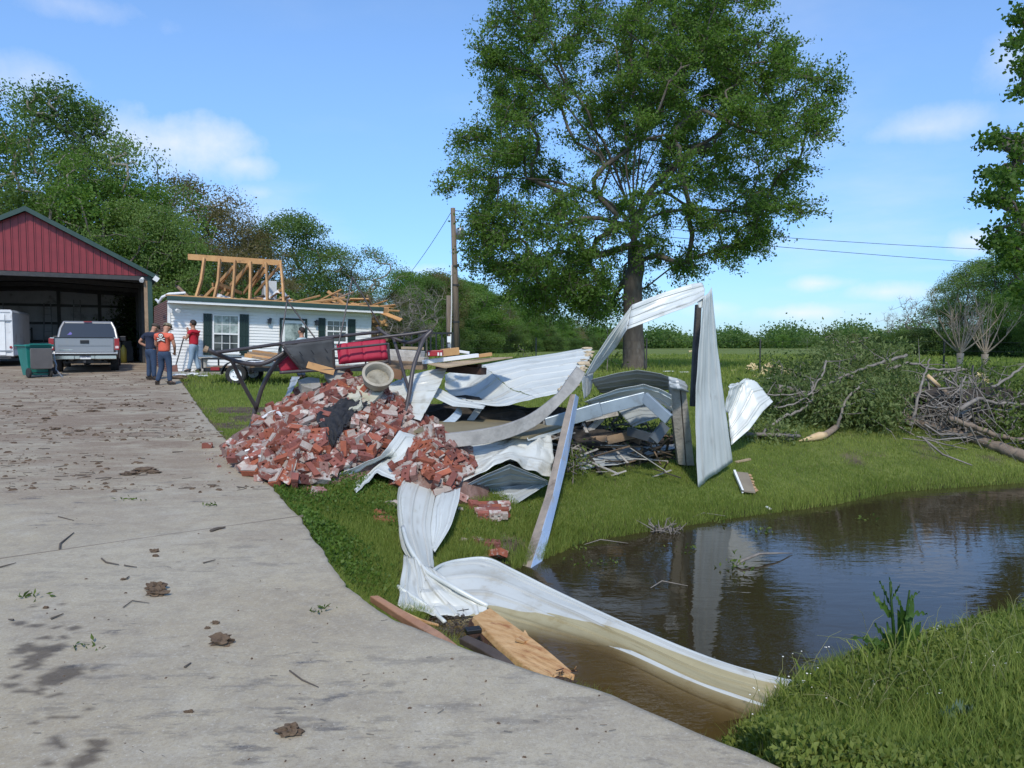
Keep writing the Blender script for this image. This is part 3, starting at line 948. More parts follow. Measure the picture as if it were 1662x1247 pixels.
# eaves
m = MB(HT); m.box((HLEN / 2 + .1, -0.26, HWALL + 0.02), (HLEN + 0.35, 0.52, 0.03)); m.build('soffit', M_WHITE, house)
m = MB(HT); m.box((HLEN / 2, -0.05, HWALL - 0.075), (HLEN, 0.04, 0.14)); m.build('frieze_board', M_WHITE, house)
m = MB(HT); m.box((HLEN / 2 + .1, -0.535, HWALL + 0.04), (HLEN + 0.4, 0.03, 0.09)); m.build('fascia', M_WHITE, house)
m = MB(HT); m.box((HLEN / 2 + .1, -0.55, HWALL + 0.155), (HLEN + 0.45, 0.07, 0.14)); m.build('gutter', M_GREEN, house, bevel=0.015)
m = MB(HT)
for q in range(19):
	m = MB(HT)
	m.box((0.2 + q * 0.41, 2.5, HWALL + 0.13), (0.045, 6.0, 0.17))
	m.build('ceiling_joist', M_PINE, house)
m = MB(HT); m.box((HLEN / 2, -0.42, HWALL + 0.245), (HLEN + 0.3, 0.2, 0.04)); m.build('roof_edge_board', M_PINE, house)
m = MB(HT); m.tube([(-0.3, 0.4, 2.36), (-0.2, 0.2, 2.55), (0.0, 0.05, 2.66), (0.5, 0, 2.72)], 0.045, 8); m.tube([(-0.3, 0.4, 2.40), (-0.3, 1.4, 2.52)], 0.04, 8)
m.build('torn_trim', M_WHITE, house)
def window(x0, x1, y0, y1, sh=None, glass2=None):
	a0, zt = hp(x0, y0, 0.03)
	a1, zb = hp(x1, y1, 0.03)
	a0b, zb = hp(x0, y1, 0.03)
	w_ = empty('window', HT @ Vector(((a0 + a1) / 2, -0.03, zb)))
	w_.rotation_euler = (0, 0, 0)
	w_.parent = house
	w_.location = (HT @ Vector(((a0 + a1) / 2, -0.03, zb))) - H0
	fr = 0.05
	mx = (a0 + a1) / 2
	zm = (zb + zt) / 2
	m = MB(HT)
	for (cx_, cz_, sx_, sz_) in ((a0 + fr / 2, zm, fr, zt - zb), (a1 - fr / 2, zm, fr, zt - zb), (mx, zt - fr / 2, a1 - a0 - 2 * fr, fr), (mx, zb + fr / 2, a1 - a0 - 2 * fr, fr), (mx, zm, a1 - a0 - 2 * fr, 0.055)):
		m.box((cx_, -0.055, cz_), (sx_, 0.06, sz_))
	m.build('frame', M_WHITE, w_)
	for half, gm in ((0, M_GLASS), (1, glass2 or M_GLASSMESS)):
		za = zb + fr if half == 0 else zm + 0.028
		zc = zm - 0.028 if half == 0 else zt - fr
		m = MB(HT)
		m.box((mx, -0.036, (za + zc) / 2), (a1 - a0 - 2 * fr, 0.008, zc - za))
		m.build('pane', gm, w_)
		m = MB(HT)
		for q in (1, 2):
			xq = a0 + fr + (a1 - a0 - 2 * fr) * q / 3
			m.box((xq, -0.048, (za + zc) / 2), (0.018, 0.012, zc - za))
		m.box((mx, -0.0485, (za + zc) / 2), (a1 - a0 - 2 * fr, 0.011, 0.018))
		m.build('muntin', M_WHITE, w_)
	m = MB(HT); m.box((mx, -0.07, zb - 0.02), (a1 - a0 + 0.08, 0.10, 0.04)); m.build('sill', M_WHITE, w_)
def shutter(x0, x1, y0, y1):
	a0, zt = hp(x0, y0, 0.04)
	a1, _ = hp(x1, y0, 0.04)
	_, zb = hp(x0, y1, 0.04)
	s = empty('shutter', (0, 0, 0))
	s.parent = house
	s.location = (HT @ Vector(((a0 + a1) / 2, -0.03, zb))) - H0
	n = 3
	for q in range(n):
		w3 = (a1 - a0) / n
		m = MB(HT)
		m.box((a0 + w3 * (q + .5), -0.055, (zb + zt) / 2), (w3 - 0.008, 0.035, zt - zb))
		m.build('plank', M_DKGREEN, s)
	for zc in (zb + 0.15, (zb + zt) / 2, zt - 0.15):
		m = MB(HT)
		m.box(((a0 + a1) / 2, -0.078, zc), (a1 - a0 - .02, 0.012, 0.08))
		m.build('batten', M_DKGREEN, s)
window(345, 388, 510, 573)
shutter(330, 344, 509, 576)
shutter(389, 404, 510, 577)
window(529, 563, 519, 556, glass2=M_GLASS)
shutter(517, 528, 516, 556)
shutter(565, 577, 518, 556)
# front door
a0, zt = hp(454, 516, 0.03)
a1, _ = hp(498, 516, 0.03)
d_ = empty('door', (0, 0, 0)); d_.parent = house; d_.location = (HT @ Vector(((a0 + a1) / 2, 0, 0.0))) - H0
m = MB(HT)
for (cx_, cz_, sx_, sz_) in ((a0 + 0.035, zt / 2, 0.07, zt), (a1 - 0.035, zt / 2, 0.07, zt), ((a0 + a1) / 2, zt - 0.035, a1 - a0 - .14, 0.07)):
	m.box((cx_, -0.06, cz_), (sx_, 0.06, sz_))
m.build('door_frame', M_DKGREEN, d_)
m = MB(HT); m.box(((a0 + a1) / 2, -0.045, zt / 2 - 0.03), (a1 - a0 - 0.15, 0.03, zt - 0.09)); m.build('door_leaf', M_WHITE, d_)
m = MB(HT); m.box(((a0 + a1) / 2, -0.066, zt * 0.62), (a1 - a0 - 0.36, 0.01, zt * 0.58)); m.build('pane', M_GLASSMESS, d_)
m = MB(HT); m.tube([(a1 - 0.14, -0.07, 1.0), (a1 - 0.14, -0.12, 1.0)], 0.025, 8); m.build('handle', M_GREYMETAL, d_)
for (px, py) in ((438, 520), (514, 523)):
	lx, lz = hp(px, py, 0.1)
	t = empty('wall_lantern', (0, 0, 0)); t.parent = house; t.location = (HT @ Vector((lx, -.1, lz))) - H0
	m = MB(HT); m.box((lx - .05, -0.07, lz + 0.02), (0.04, 0.10, 0.03)); m.box((lx, -0.13, lz - 0.02), (0.12, 0.10, 0.2), Matrix.Rotation(R(18 if px < 460 else 2), 3, 'Y'), taper=0.7); m.build('lantern_body', M_BLACK, t)
lx, lz = hp(281, 503, 0.3)
for q in (-0.07, 0.10):
	m = MB(HT); m.tube([(lx + q, -0.32, lz), (lx + q * 1.5, -0.45, lz - 0.05)], [0.05, 0.075], 10); m.build('security_light', M_WHITE, house)
# porch slab in front
m = MB(HT); m.box((2.6, -0.62, -0.015), (5.3, 1.15, 0.13)); 
tag(m.build('porch_slab', M_CONC), 'low grey concrete porch slab along the white house front', kind='structure')
# standing wall of roof timbers
def stick(name, a, b, w=0.045, h=0.10, m_=None, parent=None, up=(0, 0, 1)):
	mm = MB(); mm.bar(a, b, w, h, up)
	return mm.build(name, m_ or M_PINE, parent)
def hd(px):
	"""distance along Y of the house front at a pixel column"""
	lx, _ = hp(px, 500)
	return (HT @ Vector((lx, 0, 2.4))).y
stick('ridge_board', V(305, 417, hd(318) + 0.8), V(457, 427, hd(458) + 0.8), 0.045, 0.2, parent=house)
tops = [(332, 420), (357, 421), (382, 423), (407, 425), (432, 427), (456, 428)]
bots = [(316, 492), (346, 493), (376, 494), (405, 496), (434, 498), (461, 499)]
for (a, b) in zip(tops, bots):
	D = hd(b[0])
	p0, p2 = V(*b, D + 0.1), V(*a, hd(a[0]) + 0.75)
	mid = (p0 + p2) / 2 + Vector((0.06, 0, 0)) * (1 if a[0] < 380 else 0.3)
	m = MB(); m.bar(p0, mid, 0.07, 0.14, (0, 1, 0)); m.bar(mid, p2, 0.068, 0.138, (0, 1, 0))
	m.build('stud', M_PINE, house)
for (a, b) in (((382, 431), (331, 484)), ((378, 434), (352, 470)), ((404, 429), (364, 486)), ((404, 431), (374, 463)), ((428, 431), (396, 476)), ((430, 440), (405, 470)), ((453, 432), (414, 478)), ((352, 460), (392, 476)), ((345, 462), (372, 472)), ((365, 470), (350, 488)), ((458, 470), (430, 488))):
	D = hd(a[0])
	stick('rafter', V(*a, D + 0.7), V(*b, D + 2.8), 0.05, 0.12, parent=house)
# loose boards strewn over the torn roof
for (a, b, w_, mm_) in (((287, 464), (312, 488), .16, M_RUBBER), ((288, 465), (313, 489), .10, M_PINEOLD), ((281, 487), (330, 480), .1, M_PINEOLD), ((290, 492), (345, 484), .1, M_PINE), ((300, 485), (370, 490), .12, M_PINEOLD), ((340, 486), (400, 492), .12, M_PINE),
					((480, 490), (520, 480), .10, M_PINE), ((478, 494), (540, 486), .12, M_PINE), ((490, 497), (560, 483), .12, M_PINE), ((532, 473), (562, 496), .2, M_PINE), ((548, 476), (549, 501), .06, M_PINE), ((520, 488), (575, 500), .16, M_PINE), ((560, 500), (612, 503), .14, M_PINE),
					((545, 495), (600, 497), .1, M_PINEOLD), ((575, 503), (620, 506), .12, M_PINE), ((596, 480), (604, 496), .14, M_PINEOLD), ((614, 498), (617, 506), .10, M_PINE), ((500, 500), (550, 492), .1, M_PINEOLD), ((480, 499), (530, 500), .12, M_PINE)):
	D = hd(min(a[0], 600)) + random.uniform(0.4, 1.6)
	o = stick('roof_board', V(*a, D), V(*b, D + random.uniform(-.3, .5)), 0.05, w_, mm_, up=(0, 1, 0.4))
	tag(o, 'splintered roof board lying loose on top of the roofless house', 'board', 'loose boards strewn on the roofless house')
for q in range(46):
	a = (random.uniform(478, 612), 0)
	t = (a[0] - 478) / 134
	yb_ = 499 + 5 * t - random.uniform(0, 1) ** 1.6 * (20 * math.sin(min(1, t * 1.2) * 3.0) + 5)
	D = hd(min(a[0], 596)) + random.uniform(0.3, 3.0)
	ln = random.uniform(12, 46)
	sl_ = random.uniform(-.22, .25) if q % 5 else random.uniform(-1.2, 1.2)
	o = stick('roof_board', V(a[0], yb_, D), V(a[0] + ln, yb_ + ln * sl_ * .5, D + random.uniform(-.6, .6)), 0.045, random.choice((.09, .12, .14, .2)), M_PINE if q % 4 else M_PINEOLD, up=(0, 1, random.uniform(-.5, .8)))
	tag(o, 'splintered roof board lying loose on top of the roofless house', 'board', 'loose boards strewn on the roofless house')
for q in range(22):
	a = random.uniform(290, 470)
	D = hd(a) + random.uniform(.6, 2.6)
	ln = random.uniform(10, 34)
	o = stick('roof_board', V(a, random.uniform(482, 493), D), V(a + ln, random.uniform(480, 494), D + random.uniform(-.6, .6)), 0.045, random.choice((.06, .09, .12)), M_PINEOLD if q % 2 else M_PINE, up=(0, 1, random.uniform(-.5, .8)))
	tag(o, 'splintered roof board lying loose on top of the roofless house', 'board', 'loose boards strewn on the roofless house')
for q in range(16):
	a = (random.uniform(596, 616), random.uniform(514, 546))
	D = hd(605) + random.uniform(0.2, 0.9)
	o = stick('broken_stud', V(*a, D), V(a[0] + random.uniform(8, 26), a[1] + random.uniform(-12, 14), D + random.uniform(-.2, .8)), 0.05, 0.11, M_PINE if q % 3 else M_PINEOLD)
	tag(o, 'broken pine stud in the collapsed end of the white house', 'board', 'broken studs at the collapsed house end')
D = hd(440) + 2.4
m = MB(); p = V(437, 478, D); m.box(p + Vector((0, 0, .15)), (0.48, 0.48, 0.72), Matrix.Rotation(R(30), 3, 'Z'))
tag(m.build('roof_vent', mat('pale_vent_metal', (0.55, 0.58, 0.60), None, rough=0.4)), 'pale square vent box standing on the roofless house', 'vent box')
def ribbon(name, A, B, m_, nu=4, solid=0.004, parent=None):
	"""strip of sheet between two point lists of equal length"""
	vs, fs = [], []
	for a, b in zip(A, B):
		for k in range(nu + 1):
			vs.append(Vector(a).lerp(Vector(b), k / nu))
	for i in range(len(A) - 1):
		for k in range(nu):
			fs.append((i * (nu + 1) + k, i * (nu + 1) + k + 1, (i + 1) * (nu + 1) + k + 1, (i + 1) * (nu + 1) + k))
	mm = MB(); mm.add(vs, fs)
	return mm.build(name, m_, parent, smooth=False, solid=solid)
pts = [(352, 478), (370, 484), (395, 488), (420, 490), (438, 482), (452, 472), (460, 474), (468, 483), (478, 494)]
A = [V(px, py - 2, hd(px) + 1.2) for px, py in pts]
B = [V(px - 3, py + 3, hd(px) + 0.9) for px, py in pts]
tag(ribbon('roof_membrane', A, B, M_WHITE), 'torn strip of white membrane draped across the roof timbers', 'membrane')
# concrete plinth and white debris by the house corner
p = GD(312, 603); p = V(312, 603, 25.4)
m = MB(); m.lathe([(0, 0), (.21, 0), (.17, .06), (.10, .18), (.09, .32), (.12, .42), (.20, .45), (.20, .50), (0, .50)], Matrix.Translation(HT @ Vector((1.05, -0.45, 0.052))), 16)
tag(m.build('concrete_pedestal', M_CONC, smooth=True), 'grey concrete pedestal with a flared top beside the white siding', 'pedestal')
for (px, py, w_, h_, s_) in ((292, 611, 0.5, 0.12, 1), (312, 609, .4, .10, 2), (330, 611, .35, .06, 3)):
	p = GD(px, py)
	o = lump('siding_scrap', p + Vector((0, 0, -.01)), (w_, 0.35, h_), M_WHITE, s_, amp=0.35, sub=2)
	tag(o, 'crumpled white scrap lying at the edge of the porch slab', 'scrap', 'white scraps before the porch')
o = lump('mud_clump', GD(293, 615), (0.5, .3, .12), mat('mud', (0.075, 0.048, 0.03), (0.145, 0.10, 0.062), 12, 0.95, bump=0.6), 4, amp=.4)
tag(o, 'dark mud clump by the white scraps at the slab corner', 'mud clump')
M_MUD = bpy.data.materials['mud']
# ---------------------------------------------------------------- utility pole and wires
M_POLE = mat('pole_wood', (0.20, 0.16, 0.12), (0.14, 0.11, 0.085), 3, 0.9, bump=0.4, stretch=(4, 4, 0.4), dirt=(0.09, 0.075, 0.06))
D = 36.0
pole = empty('utility_pole', (V(742, 585, D).x, D, hz(V(742, 585, D).x, D)), 'tall wooden utility pole with a grey transformer near its top', 'utility pole')
m = MB(); m.tube([Vector(pole.location) - Vector((0, 0, .3)), V(739, 460, D), V(735, 338, D)], [0.17, 0.14, 0.11], 12); m.build('mast', M_POLE, pole, smooth=True)
m = MB(); m.lathe([(0, 0), (.19, 0), (.19, .5), (.16, .55), (0, .57)], Matrix.Translation(V(747, 389, D - 0.1)), 14); m.build('transformer', M_GREYMETAL, pole, smooth=True)
m = MB(); m.tube([V(747, 372, D - .1), V(747, 365, D - .1)], [.04, .03], 8); m.build('bushing', M_GREYMETAL, pole)
m = MB(); m.box(V(741, 380, D), (0.2, 0.08, 0.06)); m.build('bracket', M_DARKSTEEL, pole)
for py in (432, 463, 523):
	m = MB(); m.tube([V(740, py, D) - Vector((0, 0, .04)), V(740, py, D) + Vector((0, 0, .04))], 0.17, 12); m.build('band', M_DARKSTEEL, pole)
m = MB(); m.tube([V(731, 570, D - .15), V(733, 500, D - .15), V(733, 430, D - .15)], 0.03, 6); m.build('conduit', M_WHITE, pole)
m = MB(); m.tube([V(744, 398, D), V(752, 410, D), V(760, 402, D + .3)], 0.012, 5); m.build('jumper_cable', M_BLACK, pole)
D2 = 37.5
m = MB(); m.tube([(V(729, 580, D2).x, D2, hz(V(729, 580, D2).x, D2) - .2), V(728, 480, D2)], [.15, .12], 10)
tag(m.build('pole_stub', M_POLE, smooth=True), 'short broken pole stub standing beside the tall utility pole', 'pole stub')
def wire(a, b, sag, lab):
	a, b = Vector(a), Vector(b)
	pts = [a.lerp(b, t / 24) - Vector((0, 0, sag * 4 * (t / 24) * (1 - t / 24))) for t in range(25)]
	m = MB(); m.tube(pts, 0.016, 4)
	tag(m.build('power_line', M_BLACK), lab, 'power line')
wire(V(735, 340, 36), V(610, 500, 48), 0.5, 'thin power line slanting down from the pole behind the house')
wire(V(736, 342, 36), V(2300, 398, 90), 1.6, 'upper thin power line crossing the sky from the pole')
wire(V(737, 352, 36), V(2300, 452, 90), 1.0, 'lower thin power line crossing the sky from the pole')
# ---------------------------------------------------------------- trees
M_BARK = mat('bark', (0.135, 0.115, 0.095), (0.085, 0.07, 0.058), 7, 0.95, bump=0.8, bscale=14, stretch=(1, 1, .35), dirt=(0.19, 0.18, 0.16), dirt_scale=3)
M_BARKPALE = mat('pale_bark', (0.27, 0.25, 0.215), (0.17, 0.15, 0.125), 5, 0.95, bump=0.5)
M_OAKLEAF = leafmat('oak_leaf', (0.056, 0.118, 0.022), (0.16, 0.265, 0.054), 0.54)
M_LEAF_A = leafmat('mixed_leaf', (0.075, 0.14, 0.038), (0.21, 0.30, 0.09), 0.54)
M_LEAF_B = leafmat('olive_leaf', (0.115, 0.105, 0.045), (0.24, 0.205, 0.095), 0.48)
M_LEAF_C = leafmat('fresh_leaf', (0.058, 0.125, 0.02), (0.165, 0.275, 0.055), 0.5)
M_LEAF_D = leafmat('bushy_leaf', (0.036, 0.070, 0.018), (0.10, 0.15, 0.042), 0.42)
def leaves_mesh(name, pts, size, m_, rng, tint, droop=0.3, asp=0.5):
	"""one rhombus-like leaf with a folded midrib per point: 4 corners, 2 triangles"""
	n = len(pts)
	d = rng.normal(size=(n, 3)); d[:, 2] -= droop
	d /= np.linalg.norm(d, axis=1)[:, None]
	r = rng.normal(size=(n, 3)) + np.array([0, 0, 0.0])
	s = np.cross(d, r); s /= np.linalg.norm(s, axis=1)[:, None] + 1e-9
	nn = np.cross(d, s)
	ln = size * rng.uniform(0.6, 1.35, n)[:, None]
	w = ln * asp * 0.5
	a = pts
	b = pts + d * ln * 0.5 + s * w + nn * ln * 0.10
	c = pts + d * ln
	e = pts + d * ln * 0.5 - s * w + nn * ln * 0.10
	vs = np.stack([a, b, c, e], 1).reshape(-1, 3)
	i = np.arange(n)[:, None] * 4
	fs = np.concatenate([i + np.array([[0, 1, 2]]), i + np.array([[0, 2, 3]])], 1).reshape(-1, 3)
	col = np.repeat(tint, 4)
	return npmesh(name, vs, fs, m_, 3, False, np.stack([col] * 3, 1))
def grow(targets, trunk, rng, step=0.6, wiggle=0.12, r_tip=0.012, r_exp=2.3, r_max=None, up=0.25, lead=0):
	"""branch skeleton: trunk polyline plus a curved path from the nearest suitable node to every target"""
	nodes = [Vector(p) for p in trunk]
	par = [-1] + list(range(len(trunk) - 1))
	first = max(1, len(trunk) - 1 - len(trunk) // 3)
	order = sorted(range(len(targets)), key=lambda i: (i >= lead, (Vector(targets[i]) - nodes[-1]).length))
	arr = [np.array(p) for p in nodes]
	tips = []
	for i in order:
		t = Vector(targets[i])
		P = np.array(arr)
		dv = np.array(t) - P
		dist = np.linalg.norm(dv, axis=1)
		pen = dist + 0.7 * np.maximum(0, P[:, 2] - t.z) + np.where(np.arange(len(P)) < first, 50, 0) + (np.where(np.arange(len(P)) >= len(trunk), 99, 0) if i < lead else 0)
		j = int(np.argmin(pen))
		a = nodes[j]
		d = t - a
		n = max(2, int(d.length / step))
		pd = (nodes[j] - nodes[par[j]]).normalized() if par[j] >= 0 else Vector((0, 0, 1))
		c1 = a + pd * d.length * 0.35 + Vector((0, 0, up * d.length * 0.3))
		prev = j
		for k in range(1, n + 1):
			s = k / n
			q = a * (1 - s) ** 2 + c1 * 2 * s * (1 - s) + t * s * s
			if k < n:
				q = q + Vector(rng.normal(size=3)) * wiggle * step
			nodes.append(q); arr.append(np.array(q)); par.append(prev)
			prev = len(nodes) - 1
		tips.append(prev)
	w = np.zeros(len(nodes))
	kids = [0] * len(nodes)
	for i in range(len(nodes) - 1, -1, -1):
		if w[i] == 0:
			w[i] = 1.0
		if par[i] >= 0:
			w[par[i]] += w[i]
	cnt = np.zeros(len(nodes))
	for t in tips:
		i = t
		while i >= 0:
			cnt[i] += 1
			i = par[i]
	rad = r_tip * np.maximum(cnt, 1) ** (1 / r_exp)
	if r_max:
		rad = np.minimum(rad, 1e9) * 1.0
		rad = rad * (r_max / rad[0]) ** np.clip(np.log(np.maximum(cnt, 1)) / np.log(max(cnt[0], 2)), 0, 1)
	return nodes, par, rad, cnt
def wood_mesh(name, nodes, par, rad, m_, seg=6, min_r=0.0):
	"""tubes along every branch, each branch drawn as one chain"""
	ch = {}
	for i, p in enumerate(par):
		ch.setdefault(p, []).append(i)
	m = MB()
	stack = [(0, None)]
	while stack:
		i, p = stack.pop()
		chain = [p, i] if p is not None else [i]
		while True:
			k = ch.get(chain[-1], [])
			if not k:
				break
			k = sorted(k, key=lambda q: -rad[q])
			for q in k[1:]:
				stack.append((q, chain[-1]))
			chain.append(k[0])
		if len(chain) > 1:
			rr = [float(rad[q]) for q in chain]
			if p is not None:
				rr[0] = min(rr[0], rr[1] * 1.25)
			if max(rr) >= min_r:
				sg = seg if max(rr) > 0.05 else (5 if max(rr) > 0.025 else 3)
				m.tube([nodes[q] for q in chain], rr, sg, cap=False)
	return m
# ---- the oak in the middle
OAKD = 28.0
sil = [(712, 318), (738, 285), (742, 230), (728, 185), (752, 195), (800, 215), (812, 175), (785, 150), (782, 90), (790, 38), (822, -5), (850, -40), (890, -25), (900, 25), (915, 60), (930, 35), (950, 5), (985, 0), (1005, 18), (1030, -15), (1060, -55), (1120, -60), (1180, -35), (1215, 10), (1228, 50), (1226, 85), (1262, 100), (1290, 118), (1312, 132),
	(1322, 185), (1308, 235), (1322, 300), (1305, 325), (1290, 345), (1300, 392), (1270, 415), (1225, 405), (1210, 425), (1232, 462), (1206, 496), (1180, 478), (1150, 450), (1110, 440), (1090, 470), (1060, 480), (1055, 500), (1000, 508), (985, 528), (955, 510), (930, 500), (885, 515), (845, 492), (820, 470), (800, 440), (765, 425), (755, 395), (770, 350), (735, 335)]
base = Vector((V(1029, 600, OAKD).x, OAKD, hz(V(1029, 600, OAKD).x, OAKD)))
oak = empty('oak_tree', base, 'large spreading oak tree with full green crown standing in the pasture', 'tree')
rng = np.random.default_rng(21)
sx = np.array([p[0] for p in sil]); sy = np.array([p[1] for p in sil])
tg = []
while len(tg) < 700:
	px, py = rng.uniform(705, 1330), rng.uniform(-65, 535)
	if len(tg) % 22 == 0:
		px, py = rng.uniform(705, 1010), rng.uniform(380, 530)
	if not inside(np.array([px]), np.array([py]), sil)[0]:
		continue
	e = float(seg_dist(np.array([px]), np.array([py]), sil, True)[0])
	half = 5.6 * math.sqrt(max(0.0, 1 - (1 - min(e, 210) / 210) ** 2))
	t = rng.uniform(-1, 1)
	t = math.copysign(abs(t) ** 0.6, t)
	d = OAKD + t * half
	if 975 < px < 1085 and py > 415 and d < OAKD + .8:
		continue
	core = math.hypot((px - 1010) / 150, (py - 330) / 110)
	if core < 1 and rng.uniform() < 0.62:
		continue
	if any(math.hypot((px - gx) / grx, (py - gy) / gry) < 1 for gx, gy, grx, gry in ((905, 60, 22, 45), (925, 175, 45, 38), (880, 175, 22, 30), (960, 250, 34, 40), (862, 345, 26, 28), (895, 300, 28, 14), (1185, 300, 40, 26), (790, 262, 36, 12), (1150, 360, 40, 16), (1065, 420, 28, 26))) and rng.uniform() < .85:
		continue
	if e < (26 if px > 1150 else 13):
		continue
	p = V(px, py, OAKD)
	tg.append((p.x, d, p.z))
trunk = [base + Vector((0, 0, -0.2)), base + Vector((0.0, 0, 0.4)), base + Vector((-0.03, 0, 1.4)), base + Vector((-0.06, 0, 2.4)), base + Vector((-0.06, 0.02, 3.3)), V(1033, 435, OAKD), V(1030, 400, OAKD)]
limb_t = [V(930, 230, 27.3), V(880, 130, 27), V(840, 40, 27), V(985, 200, 28.5), V(1075, 250, 27.6), V(1130, 120, 27.6), V(1100, 20, 28), V(1180, 220, 28.5), V(1250, 180, 28.2), V(870, 300, 26.8), V(770, 290, 27.5), V(900, 370, 26.4), V(820, 400, 27.5), V(1130, 370, 27), V(1230, 350, 27.2), V(1000, 80, 29), V(1040, 150, 30), V(960, 330, 31), V(1110, 300, 31)]
nodes, par, rad, cnt = grow([tuple(p) for p in limb_t] + tg, [tuple(p) for p in trunk], rng, 0.55, 0.07, 0.012, 2.1, lead=len(limb_t))
rad = np.minimum(rad, 0.19)
rad[0:7] = [0.50, 0.44, 0.385, 0.365, 0.36, 0.33, 0.27]
m = wood_mesh('trunk', nodes, par, rad, M_BARK, 9)
# twigs and leaves
twigs, lp, ltint = MB(), [], []
tgA = np.array(tg)
for i, t in enumerate(tg):
	t = np.array(t)
	out = t - np.array([base.x, base.y, base.z + 6.0])
	out = out / (np.linalg.norm(out) + 1e-6)
	nt_ = int(rng.integers(7, 11))
	shade = rng.uniform(0.15, 0.85)
	for k in range(nt_):
		d = rng.normal(size=3) * 0.8 + out * 0.7; d[2] = d[2] * 0.7 - 0.05
		d /= np.linalg.norm(d)
		ln = rng.uniform(0.45, 1.15)
		a, b, c = t, t + d * ln * 0.55 + rng.normal(size=3) * 0.05, t + d * ln + np.array([0, 0, -0.12 * ln])
		twigs.tube([a, b, c], [0.012, 0.009, 0.005], 3, cap=False)
		nl = int(rng.integers(34, 54))
		s = rng.uniform(0.15, 1.0, nl)[:, None]
		q = a * (1 - s) ** 2 + b * 2 * s * (1 - s) + c * s * s + rng.normal(size=(nl, 3)) * np.array([0.11, 0.11, 0.08])
		lp.append(q); ltint.append(np.clip(shade * 0.6 + rng.uniform(0, 0.55, nl), 0, 1))
m.v.extend(twigs.v)
off = len(m.v) - len(twigs.v)
m.f.extend(tuple(i + off for i in f) for f in twigs.f); m.m.extend(twigs.m)
m.build('trunk', M_BARK, oak, smooth=True)
lp = np.concatenate(lp); ltint = np.concatenate(ltint)
me = leaves_mesh('crown', lp - np.array(base), 0.105, M_OAKLEAF, rng, ltint, 0.25, 0.55)
link('crown', me, oak)
print('oak leaves', len(lp))
# ---- generic trees, each kind built once and copied
def make_tree(name, h, w, seed, leaf_m, bark, n_t=70, nlv=90, leaf=0.26, crown0=0.3, trunk_r=0.2, sparse=1.0, shape='round', bare=False, lean=0.0, spread=0.55, multi=1):
	rng = np.random.default_rng(seed)
	root = bpy.data.objects.new(name, None)
	root.empty_display_size = 0.3
	COL.objects.link(root)
	tg = []
	while len(tg) < n_t:
		z = rng.uniform(crown0, 1.0)
		f = (z - crown0) / (1 - crown0)
		if shape == 'round':
			r = math.sqrt(max(0, 1 - (2 * f - 1) ** 2)) * 0.95 + 0.05
		elif shape == 'tall':
			r = (0.55 + 0.45 * math.sin(f * math.pi)) * (1 - 0.55 * f)
		elif shape == 'fan':
			r = 0.25 + 0.75 * f
		else:
			r = 0.85 - 0.25 * f
		a = rng.uniform(0, 2 * math.pi)
		rr = r * (rng.uniform(0.1, 1) ** 0.5) * (1 + 0.25 * math.sin(a * 3 + seed))
		tg.append((rr * w / 2 * math.cos(a) + lean * z * h, rr * w / 2 * math.sin(a), z * h + rng.normal() * 0.15))
	th = crown0 * h + (0.25 * h if shape != 'fan' else 0.05 * h)
	trunk = [(0, 0, -0.3), (0, 0, th * 0.35), (0.1 + lean * th * .7, 0, th * 0.7), (0.05 + lean * th, 0.05, th)]
	nodes, par, rad, cnt = grow(tg, trunk, rng, max(0.5, h / 18), 0.16, 0.012 + 0.0012 * h, 2.2, r_max=trunk_r, up=0.5 if shape != 'fan' else 0.9)
	m = wood_mesh('trunk', nodes, par, rad, bark, 7)
	lp, lt = [], []
	sg = w / 13 if shape != 'bush' else w / 9
	tw = MB()
	for t in tg:
		t = np.array(t)
		if bare:
			for k in range(7):
				d = rng.normal(size=3); d[2] = abs(d[2]) + 0.2
				d /= np.linalg.norm(d)
				tw.tube([t, t + d * h * 0.05 + rng.normal(size=3) * 0.04, t + d * h * rng.uniform(0.06, 0.12)], [0.016, 0.011, 0.006], 3, cap=False)
			nl = int(nlv * sparse)
		else:
			nl = int(nlv * 1.75 * rng.uniform(0.5, 1.4) * sparse)
		sh = rng.uniform(0, 0.7)
		q = t + np.clip(rng.normal(size=(nl, 3)), -1.5, 1.5) * np.array([sg, sg, sg * 0.55])
		lp.append(q); lt.append(np.clip(sh + rng.uniform(0, 0.3, nl), 0, 1))
	if tw.v:
		off = len(m.v)
		m.v.extend(tw.v); m.f.extend(tuple(i + off for i in f) for f in tw.f); m.m.extend(tw.m)
	m.build('trunk', bark, root, smooth=True)
	lp = np.concatenate(lp)
	if len(lp):
		me = leaves_mesh('crown', lp, leaf * 0.74, leaf_m, rng, np.concatenate(lt), 0.15, 0.6)
		link('crown', me, root)
	return root
